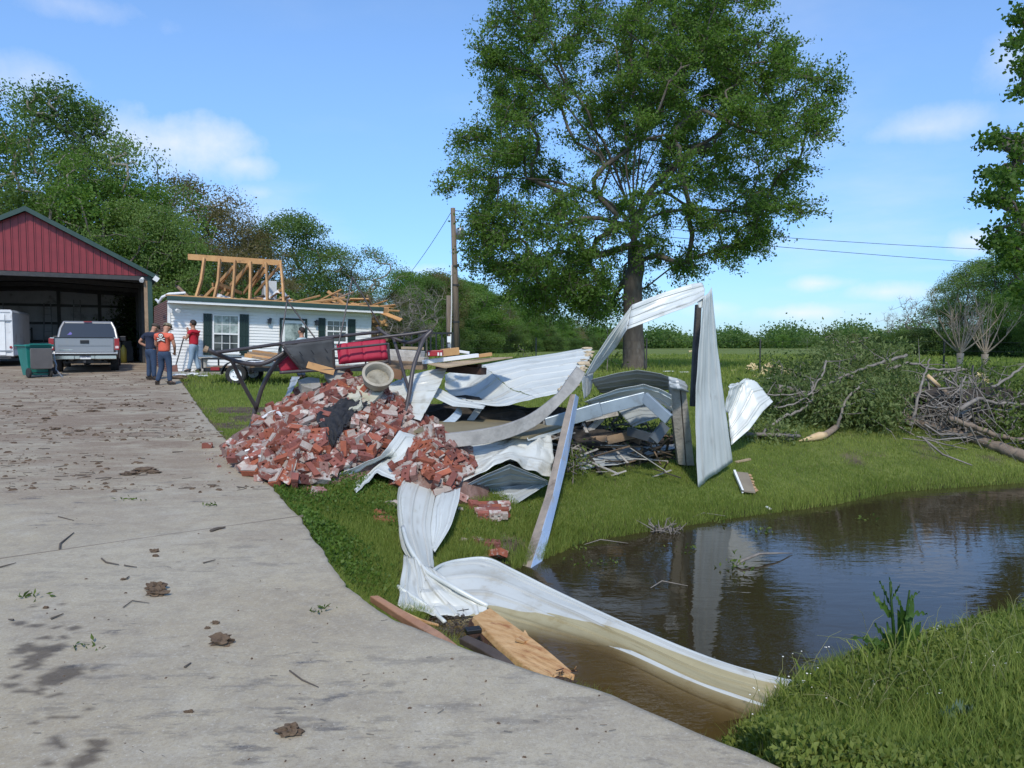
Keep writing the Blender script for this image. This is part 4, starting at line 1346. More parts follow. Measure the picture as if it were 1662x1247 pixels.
KINDS = {
	'tall': make_tree('woodland_tree', 17, 7.5, 31, M_LEAF_A, M_BARKPALE, 115, 115, 0.24, 0.34, 0.20, .6, 'tall'),
	'tall2': make_tree('woodland_tree', 17, 8.5, 37, M_LEAF_C, M_BARKPALE, 110, 125, 0.24, 0.30, 0.22, .62, 'round'),
	'round': make_tree('woodland_tree', 12, 9.5, 41, M_LEAF_A, M_BARK, 105, 150, 0.24, 0.25, 0.22, 1.0, 'round'),
	'olive': make_tree('woodland_tree', 13, 9.5, 43, M_LEAF_B, M_BARKPALE, 110, 120, 0.22, 0.32, 0.22, 1.0, 'round'),
	'fresh': make_tree('woodland_tree', 10, 8, 47, M_LEAF_C, M_BARK, 95, 160, 0.24, 0.18, 0.2, 1.0, 'round'),
	'open': make_tree('woodland_tree', 12, 8, 53, M_LEAF_A, M_BARKPALE, 85, 70, 0.22, 0.4, 0.18, .8, 'round'),
	'bare': make_tree('bare_tree', 9, 7, 59, M_LEAF_B, M_BARKPALE, 90, 8, 0.14, 0.3, 0.13, 1.0, 'fan', bare=True),
	'bush': make_tree('bush', 4.2, 6.0, 61, M_LEAF_D, M_BARK, 75, 190, 0.22, 0.06, 0.06, 1.0, 'bush'),
	'bush2': make_tree('bush', 3.6, 5.5, 67, M_LEAF_A, M_BARK, 70, 170, 0.20, 0.06, 0.06, 1.0, 'bush'),
}
USED = set()
HIN = {'tall': 17, 'tall2': 17, 'round': 12, 'olive': 13, 'fresh': 10, 'open': 12, 'bare': 9, 'bush': 5.4, 'bush2': 4.7}
def plant(kind, px, top, d, label, group, rz=None, wide=1.0, cat='tree', name=None):
	"""a tree of a kind standing at distance d whose crown reaches up to pixel row top"""
	p = V(px, 560, d)
	g = hz(p.x, d)
	h = CAM_Z + (559 - top) / FPX * d - g
	s = h / HIN[kind]
	src = KINDS[kind]
	o = src if kind not in USED else copy_tree(src)
	USED.add(kind)
	o.location = (p.x, d, g)
	o.rotation_euler = (0, 0, rz if rz is not None else random.uniform(0, 6.28))
	s *= 0.93
	o.scale = (s * wide, s * wide, s)
	tag(o, label, cat, group)
	return o
gw = 'trees of the wood behind the barn and house'
TB = 'tallest slender tree at the edge of the view above the barn|full-crowned tall tree over the barn gable peak|tall pale-stemmed tree standing just past the barn peak|tall tree at the open-sky end of the barn trees|lower rounded tree before the tall ones by the barn|airy drooping tree beside the barn roof slope|broad dark tree right behind the barn gable|bright green tree between the barn and the roof timbers|dark tree tucked below the bright green one|half-hidden tree behind the brick end of the house|brownish low tree directly behind the roof timbers|low olive tree behind the roof debris|low olive tree in front of the airy pale-stemmed tree'.split('|')
T1 = T2 = None
for (k, px, top, d, lab, wd_) in (
		('tall', -60, 95, 46, T1, 1.1), ('tall2', 25, 122, 47, T1, 1.0), ('tall', 95, 120, 45, T1, 1.15), ('tall', 150, 145, 47, T1, 1.0), ('tall2', 130, 225, 43, T1, .9), ('open', 205, 215, 46, T1, .9), ('round', 40, 300, 44, T1, .9),
		('fresh', 215, 285, 45, T2, 1.1), ('round', 245, 320, 43, T2, .9), ('olive', 310, 283, 52, 'brownish spring tree standing above the roofless house', 1.0), ('olive', 365, 330, 55, 'second brownish tree above the roof timbers', .95), ('round', 285, 370, 46, T2, .9), ('olive', 340, 385, 47, T2, .9),
		('olive', 420, 368, 56, 'olive tree between the brown trees and a round-crowned tree', .9), ('round', 475, 340, 58, 'dark round-crowned tree above the house roof edge', 1.0), ('open', 535, 388, 60, 'open airy tree past the round-crowned tree', 1.0), ('open', 600, 398, 58, 'airy pale-stemmed tree nearest the utility pole', 1.2), ('fresh', 655, 432, 72, 'fresh green tree behind the utility pole wire', .9), ('olive', 560, 430, 62, T2, 1.0), ('olive', 640, 470, 60, T2, 1.0)):
	plant(k, px, top, d, lab or TB.pop(0), gw, wide=wd_)
LB = 'dark bush at the foot of the wood behind the house'
for i, (px, top, d) in enumerate(((-40, 420, 42), (40, 470, 42), (235, 440, 42), (270, 452, 41), (300, 440, 43), (345, 455, 44), (390, 440, 46), (430, 445, 47), (470, 450, 48), (510, 455, 50), (550, 460, 52), (590, 470, 53), (630, 478, 55), (665, 490, 57))):
	plant(('bush', 'bush2', 'olive')[i % 3], px, top, d, LB, 'bushes at the foot of the wood', wide=(1.2, 1.2, .8)[i % 3], cat='bush')
for (px, top, d) in ((655, 470, 50), (692, 462, 52), (618, 480, 47)):
	plant('bare', px, top, d, 'leafless grey tree in front of the wood edge', 'leafless trees at the wood edge', wide=1.1)
# the wood runs off along the pasture to the horizon
gf = 'trees along the far side of the pasture'
edge_px = [690, 740, 800, 860, 920, 960, 1000, 1040]
edge_top = [437, 441, 470, 500, 515, 528, 537, 545]
edge_d = [74, 84, 100, 122, 150, 190, 240, 300]
i = 0
px = 688.0
while px < 1035:
	top = float(np.interp(px, edge_px, edge_top)) + random.uniform(-4, 8)
	d = float(np.interp(px, edge_px, edge_d)) * random.uniform(0.98, 1.1)
	k = ('round', 'fresh', 'olive', 'round', 'tall2', 'fresh')[i % 6]
	plant(k, px, top, d, {'round': 'dark rounded tree', 'fresh': 'fresh green tree', 'olive': 'brownish olive tree', 'tall2': 'taller leafy tree'}[k] + ' in the long tree line beside the pasture', gf, wide=1.15)
	plant(('bush', 'bush2')[i % 2], px + 6, float(np.interp(px, edge_px, [515, 522, 532, 538, 544, 548, 551, 553])), d * 0.95, 'low bush under the long tree line', 'bushes along the pasture edge', wide=1.3, cat='bush')
	if i % 2 == 0:
		plant(('fresh', 'round', 'olive')[i % 3], px + 5, (top + 540) / 2 + 2, d * 0.97, 'shorter tree standing at the front of the pasture tree line', gf, wide=1.25)
	px += 13.5 * (1 if px < 820 else 0.8)
	i += 1
# the wood on the far horizon, one mass
def far_wood():
	rng = np.random.default_rng(5)
	lp, lt = [], []
	for k in range(190):
		px = rng.uniform(960, 1500)
		d = rng.uniform(300, 380)
		h = rng.uniform(4, 7) if px < 1240 else rng.uniform(4.5, 9)
		h *= 1.0 + 0.35 * math.sin(px * 0.06)
		w = rng.uniform(4, 8)
		p = V(px, 560, d)
		g = hz(p.x, d)
		n = 330
		a = rng.normal(size=(n, 3)) * np.array([w / 2.2, w / 2.2, h / 3.2]) + np.array([p.x, d, g + h * 0.55])
		a[:, 2] = np.maximum(a[:, 2], g)
		lp.append(a); lt.append(np.clip(rng.uniform(0, .6) + rng.uniform(0, .4, n), 0, 1))
	lp = np.concatenate(lp)
	me = leaves_mesh('far_wood', lp, 1.0, M_LEAF_A, rng, np.concatenate(lt), 0.0, 0.8)
	tag(link('far_wood', me), 'distant wood along the horizon beyond the pasture', kind='stuff')
far_wood()
# the thicket to the east
ge = 'trees of the thicket past the fallen branches'
for (k, px, top, d, lab, wd_) in (('round', 1590, 415, 62, 'dense green tree behind the bare multi-stemmed tree', 1.0), ('round', 1655, 380, 58, 'tall dark tree at the thicket edge by the fallen log', 1.0), ('tall2', 1700, 300, 55, 'tallest tree of the thicket at the edge of the view', 1.0), ('olive', 1560, 440, 66, 'olive tree behind the thicket bushes', 1.0),
							('open', 1525, 455, 70, 'thin half-bare tree on the thicket end', .8), ('bare', 1485, 478, 72, 'grey leafless tree on the thicket end', 1.1), ('bare', 1450, 505, 74, 'low grey leafless tree at the open end of the thicket', 1.1), ('fresh', 1640, 470, 52, 'fresh green low tree in front of the thicket', 1.1), ('round', 1690, 440, 48, 'rounded dark tree nearest in the thicket', 1.0)):
	plant(k, px, top, d, lab, ge, wide=wd_)
for i, (px, top, d) in enumerate(((1415, 540, 90), (1440, 532, 82), (1470, 525, 70), (1500, 522, 66), (1530, 520, 62), (1560, 520, 60), (1600, 515, 56), (1640, 520, 52), (1680, 515, 50), (1350, 545, 140), (1385, 540, 120), (1310, 540, 170), (1270, 541, 200))):
	plant(('bush', 'bush', 'bush2')[i % 3] if d < 100 else ('fresh', 'olive', 'open')[i % 3], px, top, d, 'dense dark bush in the thicket beyond the pasture grass', 'bushes of the east thicket', wide=1.25, cat='bush')
def vase(px, d, top, label, seed, n=16, sp=.42):
	"""pollarded tree: a knuckled trunk and a fan of upright pale stems"""
	rg = random.Random(seed)
	b = Vector((V(px, 600, d).x, d, 0)); b.z = hz(b.x, d)
	H = CAM_Z + (560 - top) / FPX * d - b.z
	o = empty('bare_tree', b, label, 'tree')
	m = MB()
	k0 = b + Vector((.03, 0, H * .30))
	m.tube([b - Vector((0, 0, .1)), b + Vector((.02, 0, H * .15)), k0], [.10, .085, .11], 9)
	for k in range(n):
		f = (k + .5) / n * 2 - 1
		e = k0 + Vector((f * sp * H + rg.gauss(0, .1), rg.gauss(0, .35), H * .7 * rg.uniform(.75, 1.02) * (1 - .18 * f * f)))
		c = k0.lerp(e, .45) + Vector((f * .16 * H * .5, 0, -.03 * H))
		q = [k0 * (1 - t) ** 2 + c * 2 * t * (1 - t) + e * t * t for t in (0, .2, .4, .6, .8, 1)]
		m.tube(q, [.035, .028, .022, .017, .012, .006], 5, cap=False)
		for j in range(9):
			s0 = q[rg.randrange(2, 6)]
			dv = Vector((rg.gauss(f * .4, .45), rg.gauss(0, .4), 1)).normalized() * rg.uniform(.25, .6)
			m.tube([s0, s0 + dv * .5 + Vector((rg.gauss(0, .03), 0, 0)), s0 + dv], [.010, .007, .003], 3, cap=False)
	m.build('trunk', M_TAN, o, smooth=True)
M_TAN = mat('tan_bark', (.40, .33, .25), (.28, .225, .165), 6, .95, bump=.4)
vase(1556, 24, 487, 'bare pollarded tree with a fan of upright pale stems before the thicket', 3)
vase(1596, 25, 500, 'smaller bare pollarded tree beside the larger fan-shaped one', 5, 10, .3)
# the near tree whose boughs reach in at the picture's edge
NT = Vector((V(1760, 560, 19).x, 19.0, 0)); NT.z = hz(NT.x, NT.y)
near = empty('sweetgum_tree', NT, 'dark lobed-leaf tree reaching in above the thicket with hanging boughs', 'tree')
rng = np.random.default_rng(77)
tg = []
for (px, py, rx, ry, n) in ((1662, 20, 6, 16, 4), (1655, 62, 8, 8, 3), (1662, 105, 6, 8, 3), (1660, 145, 7, 10, 3), (1630, 225, 22, 8, 7), (1606, 282, 10, 4, 4), (1640, 288, 20, 8, 8), (1628, 322, 20, 5, 7), (1662, 250, 8, 10, 4), (1658, 350, 8, 8, 5), (1645, 385, 20, 10, 10), (1618, 395, 12, 6, 4), (1652, 425, 14, 14, 10), (1664, 470, 14, 16, 8)):
	for k in range(n):
		p = V(px + rng.normal() * rx * 0.7, py + rng.normal() * ry * 0.7, 19 + rng.uniform(-1.6, 1.6))
		tg.append(tuple(p))
for k in range(90):
	a = rng.uniform(0, 6.28)
	z = rng.uniform(2.5, 12)
	r = rng.uniform(0.3, 1) ** .5 * 3.3 * (1.1 - z / 16)
	x_ = NT.x + 0.9 + r * math.cos(a)
	if (x_ / 19) * FPX + 831 > (1735 if z > 5 else 1700):
		tg.append((x_, NT.y + r * math.sin(a), NT.z + z))
nodes, par, rad, cnt = grow(tg, [tuple(NT + Vector((0, 0, -.2))), tuple(NT + Vector((0, 0, 1.5))), tuple(NT + Vector((.1, 0, 3.5))), tuple(NT + Vector((.1, 0, 6))), tuple(NT + Vector((.15, 0, 9)))], rng, 0.5, 0.12, 0.012, 2.2, r_max=0.24)
wood_mesh('trunk', nodes, par, rad, M_BARK, 8).build('trunk', M_BARK, near, smooth=True)
lp, lt = [], []
for t in tg:
	n = int(rng.integers(60, 110))
	lp.append(np.array(t) + rng.normal(size=(n, 3)) * np.array([.16, .16, .10])); lt.append(np.clip(rng.uniform(0, .4) + rng.uniform(0, .5, n), 0, 1))
lp = np.concatenate(lp)
link('crown', leaves_mesh('crown', lp - np.array(NT), 0.11, M_OAKLEAF, rng, np.concatenate(lt), 0.4, 0.8), near)
# ---------------------------------------------------------------- wrecked sheet metal
def sheet_mat(name, c1, c2, dirt, dt=(0.60, 0.80), rough=0.36):
	m = mat(name, c1, c2, 1.3, rough, dirt=dirt, dirt_scale=2.6, dirt_thr=dt, spec=0.5, bump=0.03, bscale=3.0)
	nt = m.node_tree
	bs = nt.nodes['Principled BSDF']
	old = bs.inputs['Base Color'].links[0].from_socket
	at = N(nt, 'ShaderNodeAttribute', attribute_name='tint')
	L(nt, mixc(nt, at.outputs['Fac'], old, tuple(c * .62 for c in dirt)), bs.inputs['Base Color'])
	return m
M_SHEET = sheet_mat('white_roof_sheet', (0.60, 0.63, 0.60), (0.53, 0.56, 0.535), (0.36, 0.35, 0.31), (0.60, 0.82))
M_SHEETG = sheet_mat('grey_backed_sheet', (0.40, 0.43, 0.43), (0.33, 0.355, 0.36), (0.24, 0.235, 0.22))
M_SHEETDIRTY = sheet_mat('muddied_white_sheet', (0.57, 0.59, 0.555), (0.49, 0.505, 0.465), (0.36, 0.31, 0.21), (0.56, 0.78))
M_PURLIN = mat('galvanised_purlin', (0.36, 0.42, 0.46), (0.27, 0.32, 0.36), 3, 0.35, metal=0.35, dirt=(0.22, 0.22, 0.21), dirt_scale=3)
M_BLUE = mat('blue_film', (0.30, 0.42, 0.62), (0.38, 0.48, 0.62), 4, 0.4, dirt=(0.40, 0.38, 0.36), dirt_scale=5)
def crom(P, t):
	"""Catmull-Rom through the list P at parameter t (0..len-1)"""
	n = len(P)
	i = min(int(t), n - 2)
	f = t - i
	p0, p1, p2, p3 = P[max(i - 1, 0)], P[i], P[i + 1], P[min(i + 2, n - 1)]
	return 0.5 * ((2 * p1) + (p2 - p0) * f + (2 * p0 - 5 * p1 + 4 * p2 - p3) * f * f + (3 * p1 - p0 - 3 * p2 + p3) * f ** 3)
def sheet(name, secs, mtl, label=None, ribs=4, rib_h=0.012, nl=8, nw=None, smooth=False, dent=0.006, seed=0, parent=None, rim=None, group=None, flip=False, solid=0.004, ragged=0.0):
	"""ribbed sheet metal: sections along its length, each a row of points across it (px, py, d); ribs run along the length"""
	S = [[np.array(V(*q)) if not isinstance(q, Vector) else np.array(q) for q in s] for s in secs]
	k = len(S[0])
	nw = nw or max(8, ribs * 16)
	rows = []
	ns = len(S)
	for a in range((ns - 1) * nl + 1):
		t = a / nl
		cols = [crom([s[c] for s in S], t) if smooth else S[min(int(t), ns - 2)][c] * (1 - (t - min(int(t), ns - 2))) + S[min(int(t), ns - 2) + 1][c] * (t - min(int(t), ns - 2)) for c in range(k)]
		seg = [np.linalg.norm(cols[c + 1] - cols[c]) for c in range(k - 1)]
		tot = sum(seg) + 1e-9
		row = []
		for b in range(nw + 1):
			w = b / nw * tot
			c = 0
			while c < k - 2 and w > seg[c]:
				w -= seg[c]; c += 1
			f = min(1.0, w / (seg[c] + 1e-9))
			row.append(cols[c] * (1 - f) + cols[c + 1] * f)
		rows.append(row)
	P = np.array(rows)
	du = np.gradient(P, axis=0); dv = np.gradient(P, axis=1)
	nn = np.cross(du, dv); nn /= np.linalg.norm(nn, axis=2)[:, :, None] + 1e-9
	tocam = np.array([0, 0, CAM_Z]) - P
	if (nn * tocam).sum() < 0:
		nn = -nn
	u = np.linspace(0, 1, nw + 1)
	prof = np.zeros(nw + 1)
	if ribs:
		ph = (u * ribs) % 1.0
		prof = np.clip((0.12 - np.abs(ph - 0.5)) / 0.06, 0, 1)
		minor = np.clip(1 - np.abs(((u * ribs * 3) % 1.0) - 0.5) / 0.2, 0, 1) * 0.07
		prof = np.maximum(prof, minor)
	A, B = np.meshgrid(np.arange(P.shape[0]), u, indexing='ij')
	dn = (np.abs(fbm(A * 0.13 + B * 1.3 + seed * 5, B * 2.4 - A * .05 + seed, 1.0, 2, seed)) * 2.6 + np.abs(fbm(A * 0.09 - B * 2, B * 1.6 + A * .04, 1.0, 1, seed + 4)) * 1.6) * dent
	P = P + nn * (prof[None, :, None] * rib_h + dn[:, :, None])
	if ragged:
		P[-1] += du[-1] * (np.random.default_rng(seed).uniform(-1, 1, nw + 1)[:, None]) * ragged
		P[0] += du[0] * (np.random.default_rng(seed + 1).uniform(-1, 1, nw + 1)[:, None]) * ragged
	m = MB()
	nr, nc = P.shape[:2]
	fs = [(i * nc + j, i * nc + j + 1, (i + 1) * nc + j + 1, (i + 1) * nc + j) for i in range(nr - 1) for j in range(nc - 1)]
	m.add([Vector(p) for p in P.reshape(-1, 3)], fs)
	o = m.build(name, mtl, parent, smooth=True, solid=solid)
	gr = np.clip(fbm(A * 0.05 + seed, B * 26 + seed * 3, 1.0, 3, seed + 8) * 1.5 - .12, 0, 1) * .42 + np.clip(fbm(A * .25, B * 9, 1.0, 3, seed + 2) * 2 - .75, 0, 1) * .7
	gr = gr + (np.abs(np.gradient(prof)) > .2)[None, :] * .16 + np.clip(fbm(A * .9, B * 34, 1.0, 2, seed + 6) * 3 - 1.45, 0, 1)
	ca = o.data.color_attributes.new('tint', 'FLOAT_COLOR', 'POINT')
	c4 = np.ones((P.shape[0] * P.shape[1], 4), np.float32); c4[:, :3] = np.clip(gr, 0, .9).reshape(-1, 1)
	ca.data.foreach_set('color', c4.ravel())
	try:
		o.data.set_sharp_from_angle(angle=R(14))
	except Exception:
		pass
	if label:
		tag(o, label, 'metal sheet', group)
	return o
WG = 'wrecked white roof sheets'
# S1: the arch and the tall standing panel
arch = empty('bent_roof_sheet', V(1132, 794, 10.1), 'white ribbed sheet bent into a tall arch with one end standing on the lawn', 'metal sheet', WG)
sheet('arch_leg', [[(946, 613, 10.3), (955, 607, 10.35), (964, 604, 10.6)], [(965, 580, 10.2), (973, 582, 10.3), (979, 587, 10.5)], [(988, 545, 10.15), (994, 553, 10.25), (1001, 562, 10.4)], [(1026, 495, 10.1), (1022, 515, 10.1), (1019, 535, 10.0)]], M_SHEET, ribs=3, seed=1, parent=arch, nl=7, rib_h=.008)
sheet('arch_top', [[(1026, 495, 10.1), (1022, 515, 10.08), (1019, 535, 10.0)], [(1078, 475, 10.15), (1075, 493, 10.1), (1074, 514, 9.98)], [(1122, 461, 10.2), (1122, 478, 10.15), (1124, 496, 9.97)], [(1139, 459, 10.3), (1144, 470, 10.2), (1143, 484, 10.0)]], M_SHEET, ribs=3, seed=2, parent=arch, nl=7, dent=.008)
sheet('standing_panel', [[(1141, 481, 10.0), (1149, 476, 10.15), (1153, 466, 10.4)], [(1135, 548, 9.97), (1147, 545, 10.15), (1161, 540, 10.5)], [(1128, 625, 10.0), (1144, 625, 10.2), (1171, 628, 10.6)], [(1128, 700, 10.05), (1147, 698, 10.25), (1180, 692, 10.7)], [(1132, 794, 10.1), (1148, 778, 10.3), (1188, 750, 10.85)]], M_SHEET, ribs=3, seed=3, parent=arch, nl=8, rib_h=.008, dent=.010)
sheet('torn_corner', [[(943, 612, 10.2), (963, 604, 10.6)], [(945, 630, 10.2), (960, 628, 10.6)], [(947, 648, 10.2), (956, 640, 10.5)]], M_SHEETG, ribs=1, seed=4, parent=arch)
sheet('folded_flap', [[(1131, 490, 10.0), (1142, 483, 10.05)], [(1134, 500, 10.0), (1141, 500, 10.02)]], M_SHEET, ribs=0, seed=5, parent=arch, nw=6)
sheet('roof_sheet', [[(958, 616, 10.15), (975, 638, 11.1)], [(1000, 606, 10.2), (1000, 638, 11.3)], [(1033, 600, 10.3), (1030, 635, 11.4)], [(1073, 606, 10.3), (1066, 634, 11.2)], [(1090, 613, 10.3), (1088, 632, 10.9)]], M_SHEETG, 'dark underside of a grey sheet bowed below the arch', ribs=4, seed=6, group=WG)
sheet('roof_sheet', [[(948, 651, 10.1), (956, 655, 10.3)], [(1000, 632, 10.2), (1008, 648, 10.5)], [(1044, 623, 10.3), (1050, 648, 10.6)], [(1070, 630, 10.3), (1075, 656, 10.5)], [(1090, 641, 10.2), (1092, 668, 10.4)]], M_SHEET, 'narrow white sheet bent to a peak beneath the bowed grey sheet', ribs=2, seed=7, group=WG)
sheet('roof_sheet', [[(990, 652, 10.9), (1027, 694, 10.5)], [(1030, 646, 10.9), (1045, 686, 10.3)], [(1060, 654, 10.7), (1058, 682, 10.2)], [(1092, 668, 10.5), (1066, 680, 10.1)]], M_SHEETG, 'pale grey ribbed sheet hanging under the blue-grey purlin', ribs=5, seed=8, group=WG)
# purlins
pur = empty('steel_purlin', V(893, 700, 10.0), 'blue-grey galvanised purlin kinked down at its end below the arch', 'purlin')
m = MB(); m.bar(V(886, 690, 9.95), V(975, 664, 10.05), .07, .19); m.bar(V(975, 664, 10.05), V(1047, 646, 10.1), .072, .17); m.build('long_arm', M_PURLIN, pur, bevel=.008)
m = MB(); m.bar(V(1045, 644, 10.08), V(1086, 681, 9.85), .06, .15); m.build('kinked_arm', M_PURLIN, pur, bevel=.008)
m = MB(); m.bar(V(1080, 690, 10.2), V(1060, 715, 10.15), .06, .14); m.bar(V(1064, 712, 10.15), V(1020, 700, 10.6), .06, .12)
tag(m.build('steel_purlin', mat('dark_purlin', (0.10, 0.12, 0.135), (0.14, 0.15, 0.16), 4, .45, metal=.3)), 'dark bent purlin lying deep inside the wreck under the arch', 'purlin')
sheet('roof_sheet', [[(1175, 668, 11.45), (1181, 670, 11.75), (1186, 724, 11.5)], [(1179, 645, 11.5), (1195, 640, 11.9), (1215, 699, 11.6)], [(1182, 632, 11.55), (1208, 614, 12.0), (1238, 668, 11.75)], [(1190, 625, 11.8), (1228, 621, 12.05), (1254, 653, 11.85)]], M_SHEET, 'curled bright white sheet standing behind the tall panel by the branches', ribs=5, seed=9, group=WG, dent=.022)
sheet('roof_sheet', [[(932, 733, 10.9), (936, 764, 10.15)], [(1000, 720, 11.3), (1010, 754, 10.55)], [(1067, 711, 11.6), (1056, 738, 10.95)], [(1101, 711, 11.7), (1101, 729, 11.2)]], M_SHEETG, 'flat grey sheet lying on the grass under the arch', ribs=4, seed=10, group=WG, dent=.02)
big = sheet('roof_sheet', [[(782, 593, 12.0), (805, 612, 11.4), (828, 632, 10.9), (872, 646, 10.3)], [(835, 583, 12.2), (850, 603, 11.5), (862, 624, 10.95), (888, 643, 10.4)], [(900, 574, 12.3), (905, 594, 11.65), (905, 616, 11.05), (908, 638, 10.45)], [(961, 564, 12.4), (957, 582, 11.8), (943, 607, 11.2), (927, 634, 10.5)]], M_SHEET, 'large bright white ribbed sheet sloping up in the middle of the wreck', ribs=7, seed=11, group=WG, ragged=.25)
M_FOAM = mat('beige_foam', (0.55, 0.45, 0.30), (0.42, 0.33, 0.21), 9, 0.9, bump=0.6)
for k in range(11):
	f = k / 10
	px, py, d = 960 - 33 * f * f - 4 * f, 566 + 66 * f, 12.38 - 1.85 * f
	lump('foam_piece', (wmat(big).inverted() @ (V(px - random.uniform(2, 9), py, d) + Vector((0, -.03, -.02)))), (random.uniform(.12, .26), .16, random.uniform(.05, .09)), M_FOAM, k, amp=.4, sub=2, parent=big)
sheet('roof_sheet', [[(784, 594, 11.98), (806, 613, 11.38), (829, 633, 10.88), (872, 647, 10.28)], [(757, 598, 12), (778, 624, 11.6), (797, 643, 11.1), (842, 654, 10.2)], [(735, 603, 11.9), (748, 630, 11.7), (770, 648, 11.3), (811, 660, 10.15)], [(722, 608, 11.5), (722, 632, 11.4), (735, 645, 11.1), (770, 655, 10.2)]], M_SHEET, 'curved trough of white sheet dipping between lumber and bright sheet', ribs=7, seed=12, group=WG, nl=9, dent=.006, smooth=True)
sheet('roof_sheet', [[(704, 627, 10.5), (696, 642, 10.15)], [(745, 648, 10.25), (735, 660, 9.95)], [(788, 659, 10.15), (784, 665, 9.9)]], M_SHEET, 'thin white lip of sheet below the curved trough', ribs=1, seed=13, group=WG)
sheet('roof_sheet', [[(628, 626, 10.3), (632, 645, 10.1), (648, 672, 9.85)], [(660, 612, 10.4), (660, 642, 10.0), (660, 677, 9.7)], [(695, 602, 10.5), (692, 635, 10.0), (672, 681, 9.6)], [(726, 598, 10.7), (716, 622, 10.2), (683, 684, 9.55)]], M_SHEETDIRTY, 'curved dull white sheet standing beside the concrete pot', ribs=5, seed=14, group=WG, dent=.008, smooth=True)
sheet('roof_sheet', [[(733, 741, 9.0), (742, 765, 8.65), (750, 789, 8.32)], [(790, 722, 9.15), (800, 740, 8.8), (790, 768, 8.42)], [(832, 711, 9.35), (835, 732, 8.95), (827, 752, 8.55)], [(865, 709, 9.45), (870, 735, 9.0), (860, 766, 8.62)], [(894, 708, 9.45), (898, 746, 9.05), (889, 778, 8.72)]], M_SHEETDIRTY, 'dented white sheet spilling down below the curved grey beam', ribs=2, seed=15, group=WG, dent=.04, smooth=False)
sheet('roof_sheet', [[(750, 790, 8.32), (749, 799, 8.6), (747, 807, 8.45)], [(790, 769, 8.42), (792, 795, 8.85), (793, 814, 8.55)], [(827, 753, 8.55), (832, 788, 9.0), (836, 820, 8.55)], [(860, 767, 8.62), (862, 788, 8.95), (864, 802, 8.75)], [(889, 779, 8.72), (889, 783, 8.9), (888, 786, 8.95)]], M_SHEETG, 'folded-under grey ribbed sheet resting on the grass by the beam', ribs=6, seed=16, group=WG, smooth=False)
sheet('roof_sheet', [[(532, 774, 8.05), (569, 786, 8.3), (580, 803, 7.72)], [(575, 757, 8.25), (596, 765, 8.65), (595, 787, 7.92)], [(618, 739, 8.5), (623, 745, 8.9), (612, 770, 8.15)], [(634, 718, 8.75), (646, 742, 8.7), (640, 783, 8.1)], [(648, 700, 9.0), (672, 726, 8.85), (655, 765, 8.3)], [(672, 707, 9.1), (694, 717, 9.05), (684, 750, 8.6)]], M_SHEET, 'white sheet folded like a tent at the foot of the brick heap', ribs=4, seed=17, group=WG, smooth=False, dent=.015)
# the long sheet that runs down from the bricks and lies in the pond
run = empty('pond_sheet', V(650, 860, 7.0), 'long white sheet flowing from under the bricks down into the pond', 'metal sheet', WG)
def gl(px, py, lift):
	"""point lift above the lawn that the pixel shows"""
	return G(px, py, lift)
sheet('falling_run', [[gl(655, 769, .10), gl(661, 763, .14), gl(688, 766, .12), gl(715, 768, .10)], [gl(646, 800, .05), gl(653, 798, .12), gl(684, 801, .09), gl(707, 803, .06)], [gl(647, 845, .05), gl(656, 850, .12), gl(679, 850, .08), gl(699, 850, .06)], [gl(651, 885, .05), gl(667, 893, .13), gl(687, 890, .09), gl(701, 888, .06)], [gl(660, 905, .06), gl(690, 925, .15), gl(699, 922, .10), gl(704, 926, .07)]], M_SHEETDIRTY, ribs=3, seed=18, parent=run, nl=8, dent=.008, rib_h=.01, smooth=True)
sheet('side_flap', [[gl(748, 793, .32), gl(728, 800, .16), gl(708, 806, .06)], [gl(744, 818, .28), gl(722, 822, .14), gl(700, 834, .05)], [gl(731, 856, .22), gl(716, 858, .10), gl(699, 862, .05)], [gl(706, 897, .08), gl(704, 895, .07), gl(701, 892, .05)]], M_SHEET, ribs=2, seed=19, parent=run, nl=8, rib_h=.01, smooth=True)
RIM = [(700, 930, 6.4), (720, 918, 6.7), (750, 911, 6.9), (790, 909, 7.0), (830, 927, 6.75), (900, 962, 6.35), (1000, 1009, 5.75), (1100, 1052, 5.25), (1180, 1082, 4.95), (1260, 1104, 4.75), (1320, 1117, 4.62), (1358, 1134, 4.5)]
WL = [(690, 985, 6.2), (712, 990, 6.14), (745, 994, 6.08), (790, 998, 6.03), (840, 1006, 5.92), (905, 1015, 5.80), (1000, 1032, 5.59), (1100, 1076, 5.12), (1180, 1104, 4.85), (1255, 1126, 4.66), (1315, 1137, 4.575), (1350, 1142, 4.53)]
dam = []
for i, (r, w) in enumerate(zip(RIM, WL)):
	pr, pw_ = V(*r), V(*w)
	back = pr + Vector((0.05, 0.16, 0)); back.z = -0.66
	mid = pr.lerp(pw_, 0.45) + Vector((0, 0, 0.03))
	pw_.z += 0.012
	under = pw_ + Vector((-0.02, -0.30, 0)); under.z = -0.60
	rib = under + Vector((0, -0.05, 0)); rib.z = -0.541 if 5 < i < 11 else -0.60
	under2 = under + Vector((0, -0.35, 0)); under2.z = -0.70
	dam.append([back, pr, mid, pw_, under, rib, under2])
sheet('submerged_run', dam, M_SHEETDIRTY, ribs=7, rib_h=.012, seed=20, parent=run, nl=6, nw=98, dent=.008, smooth=True)
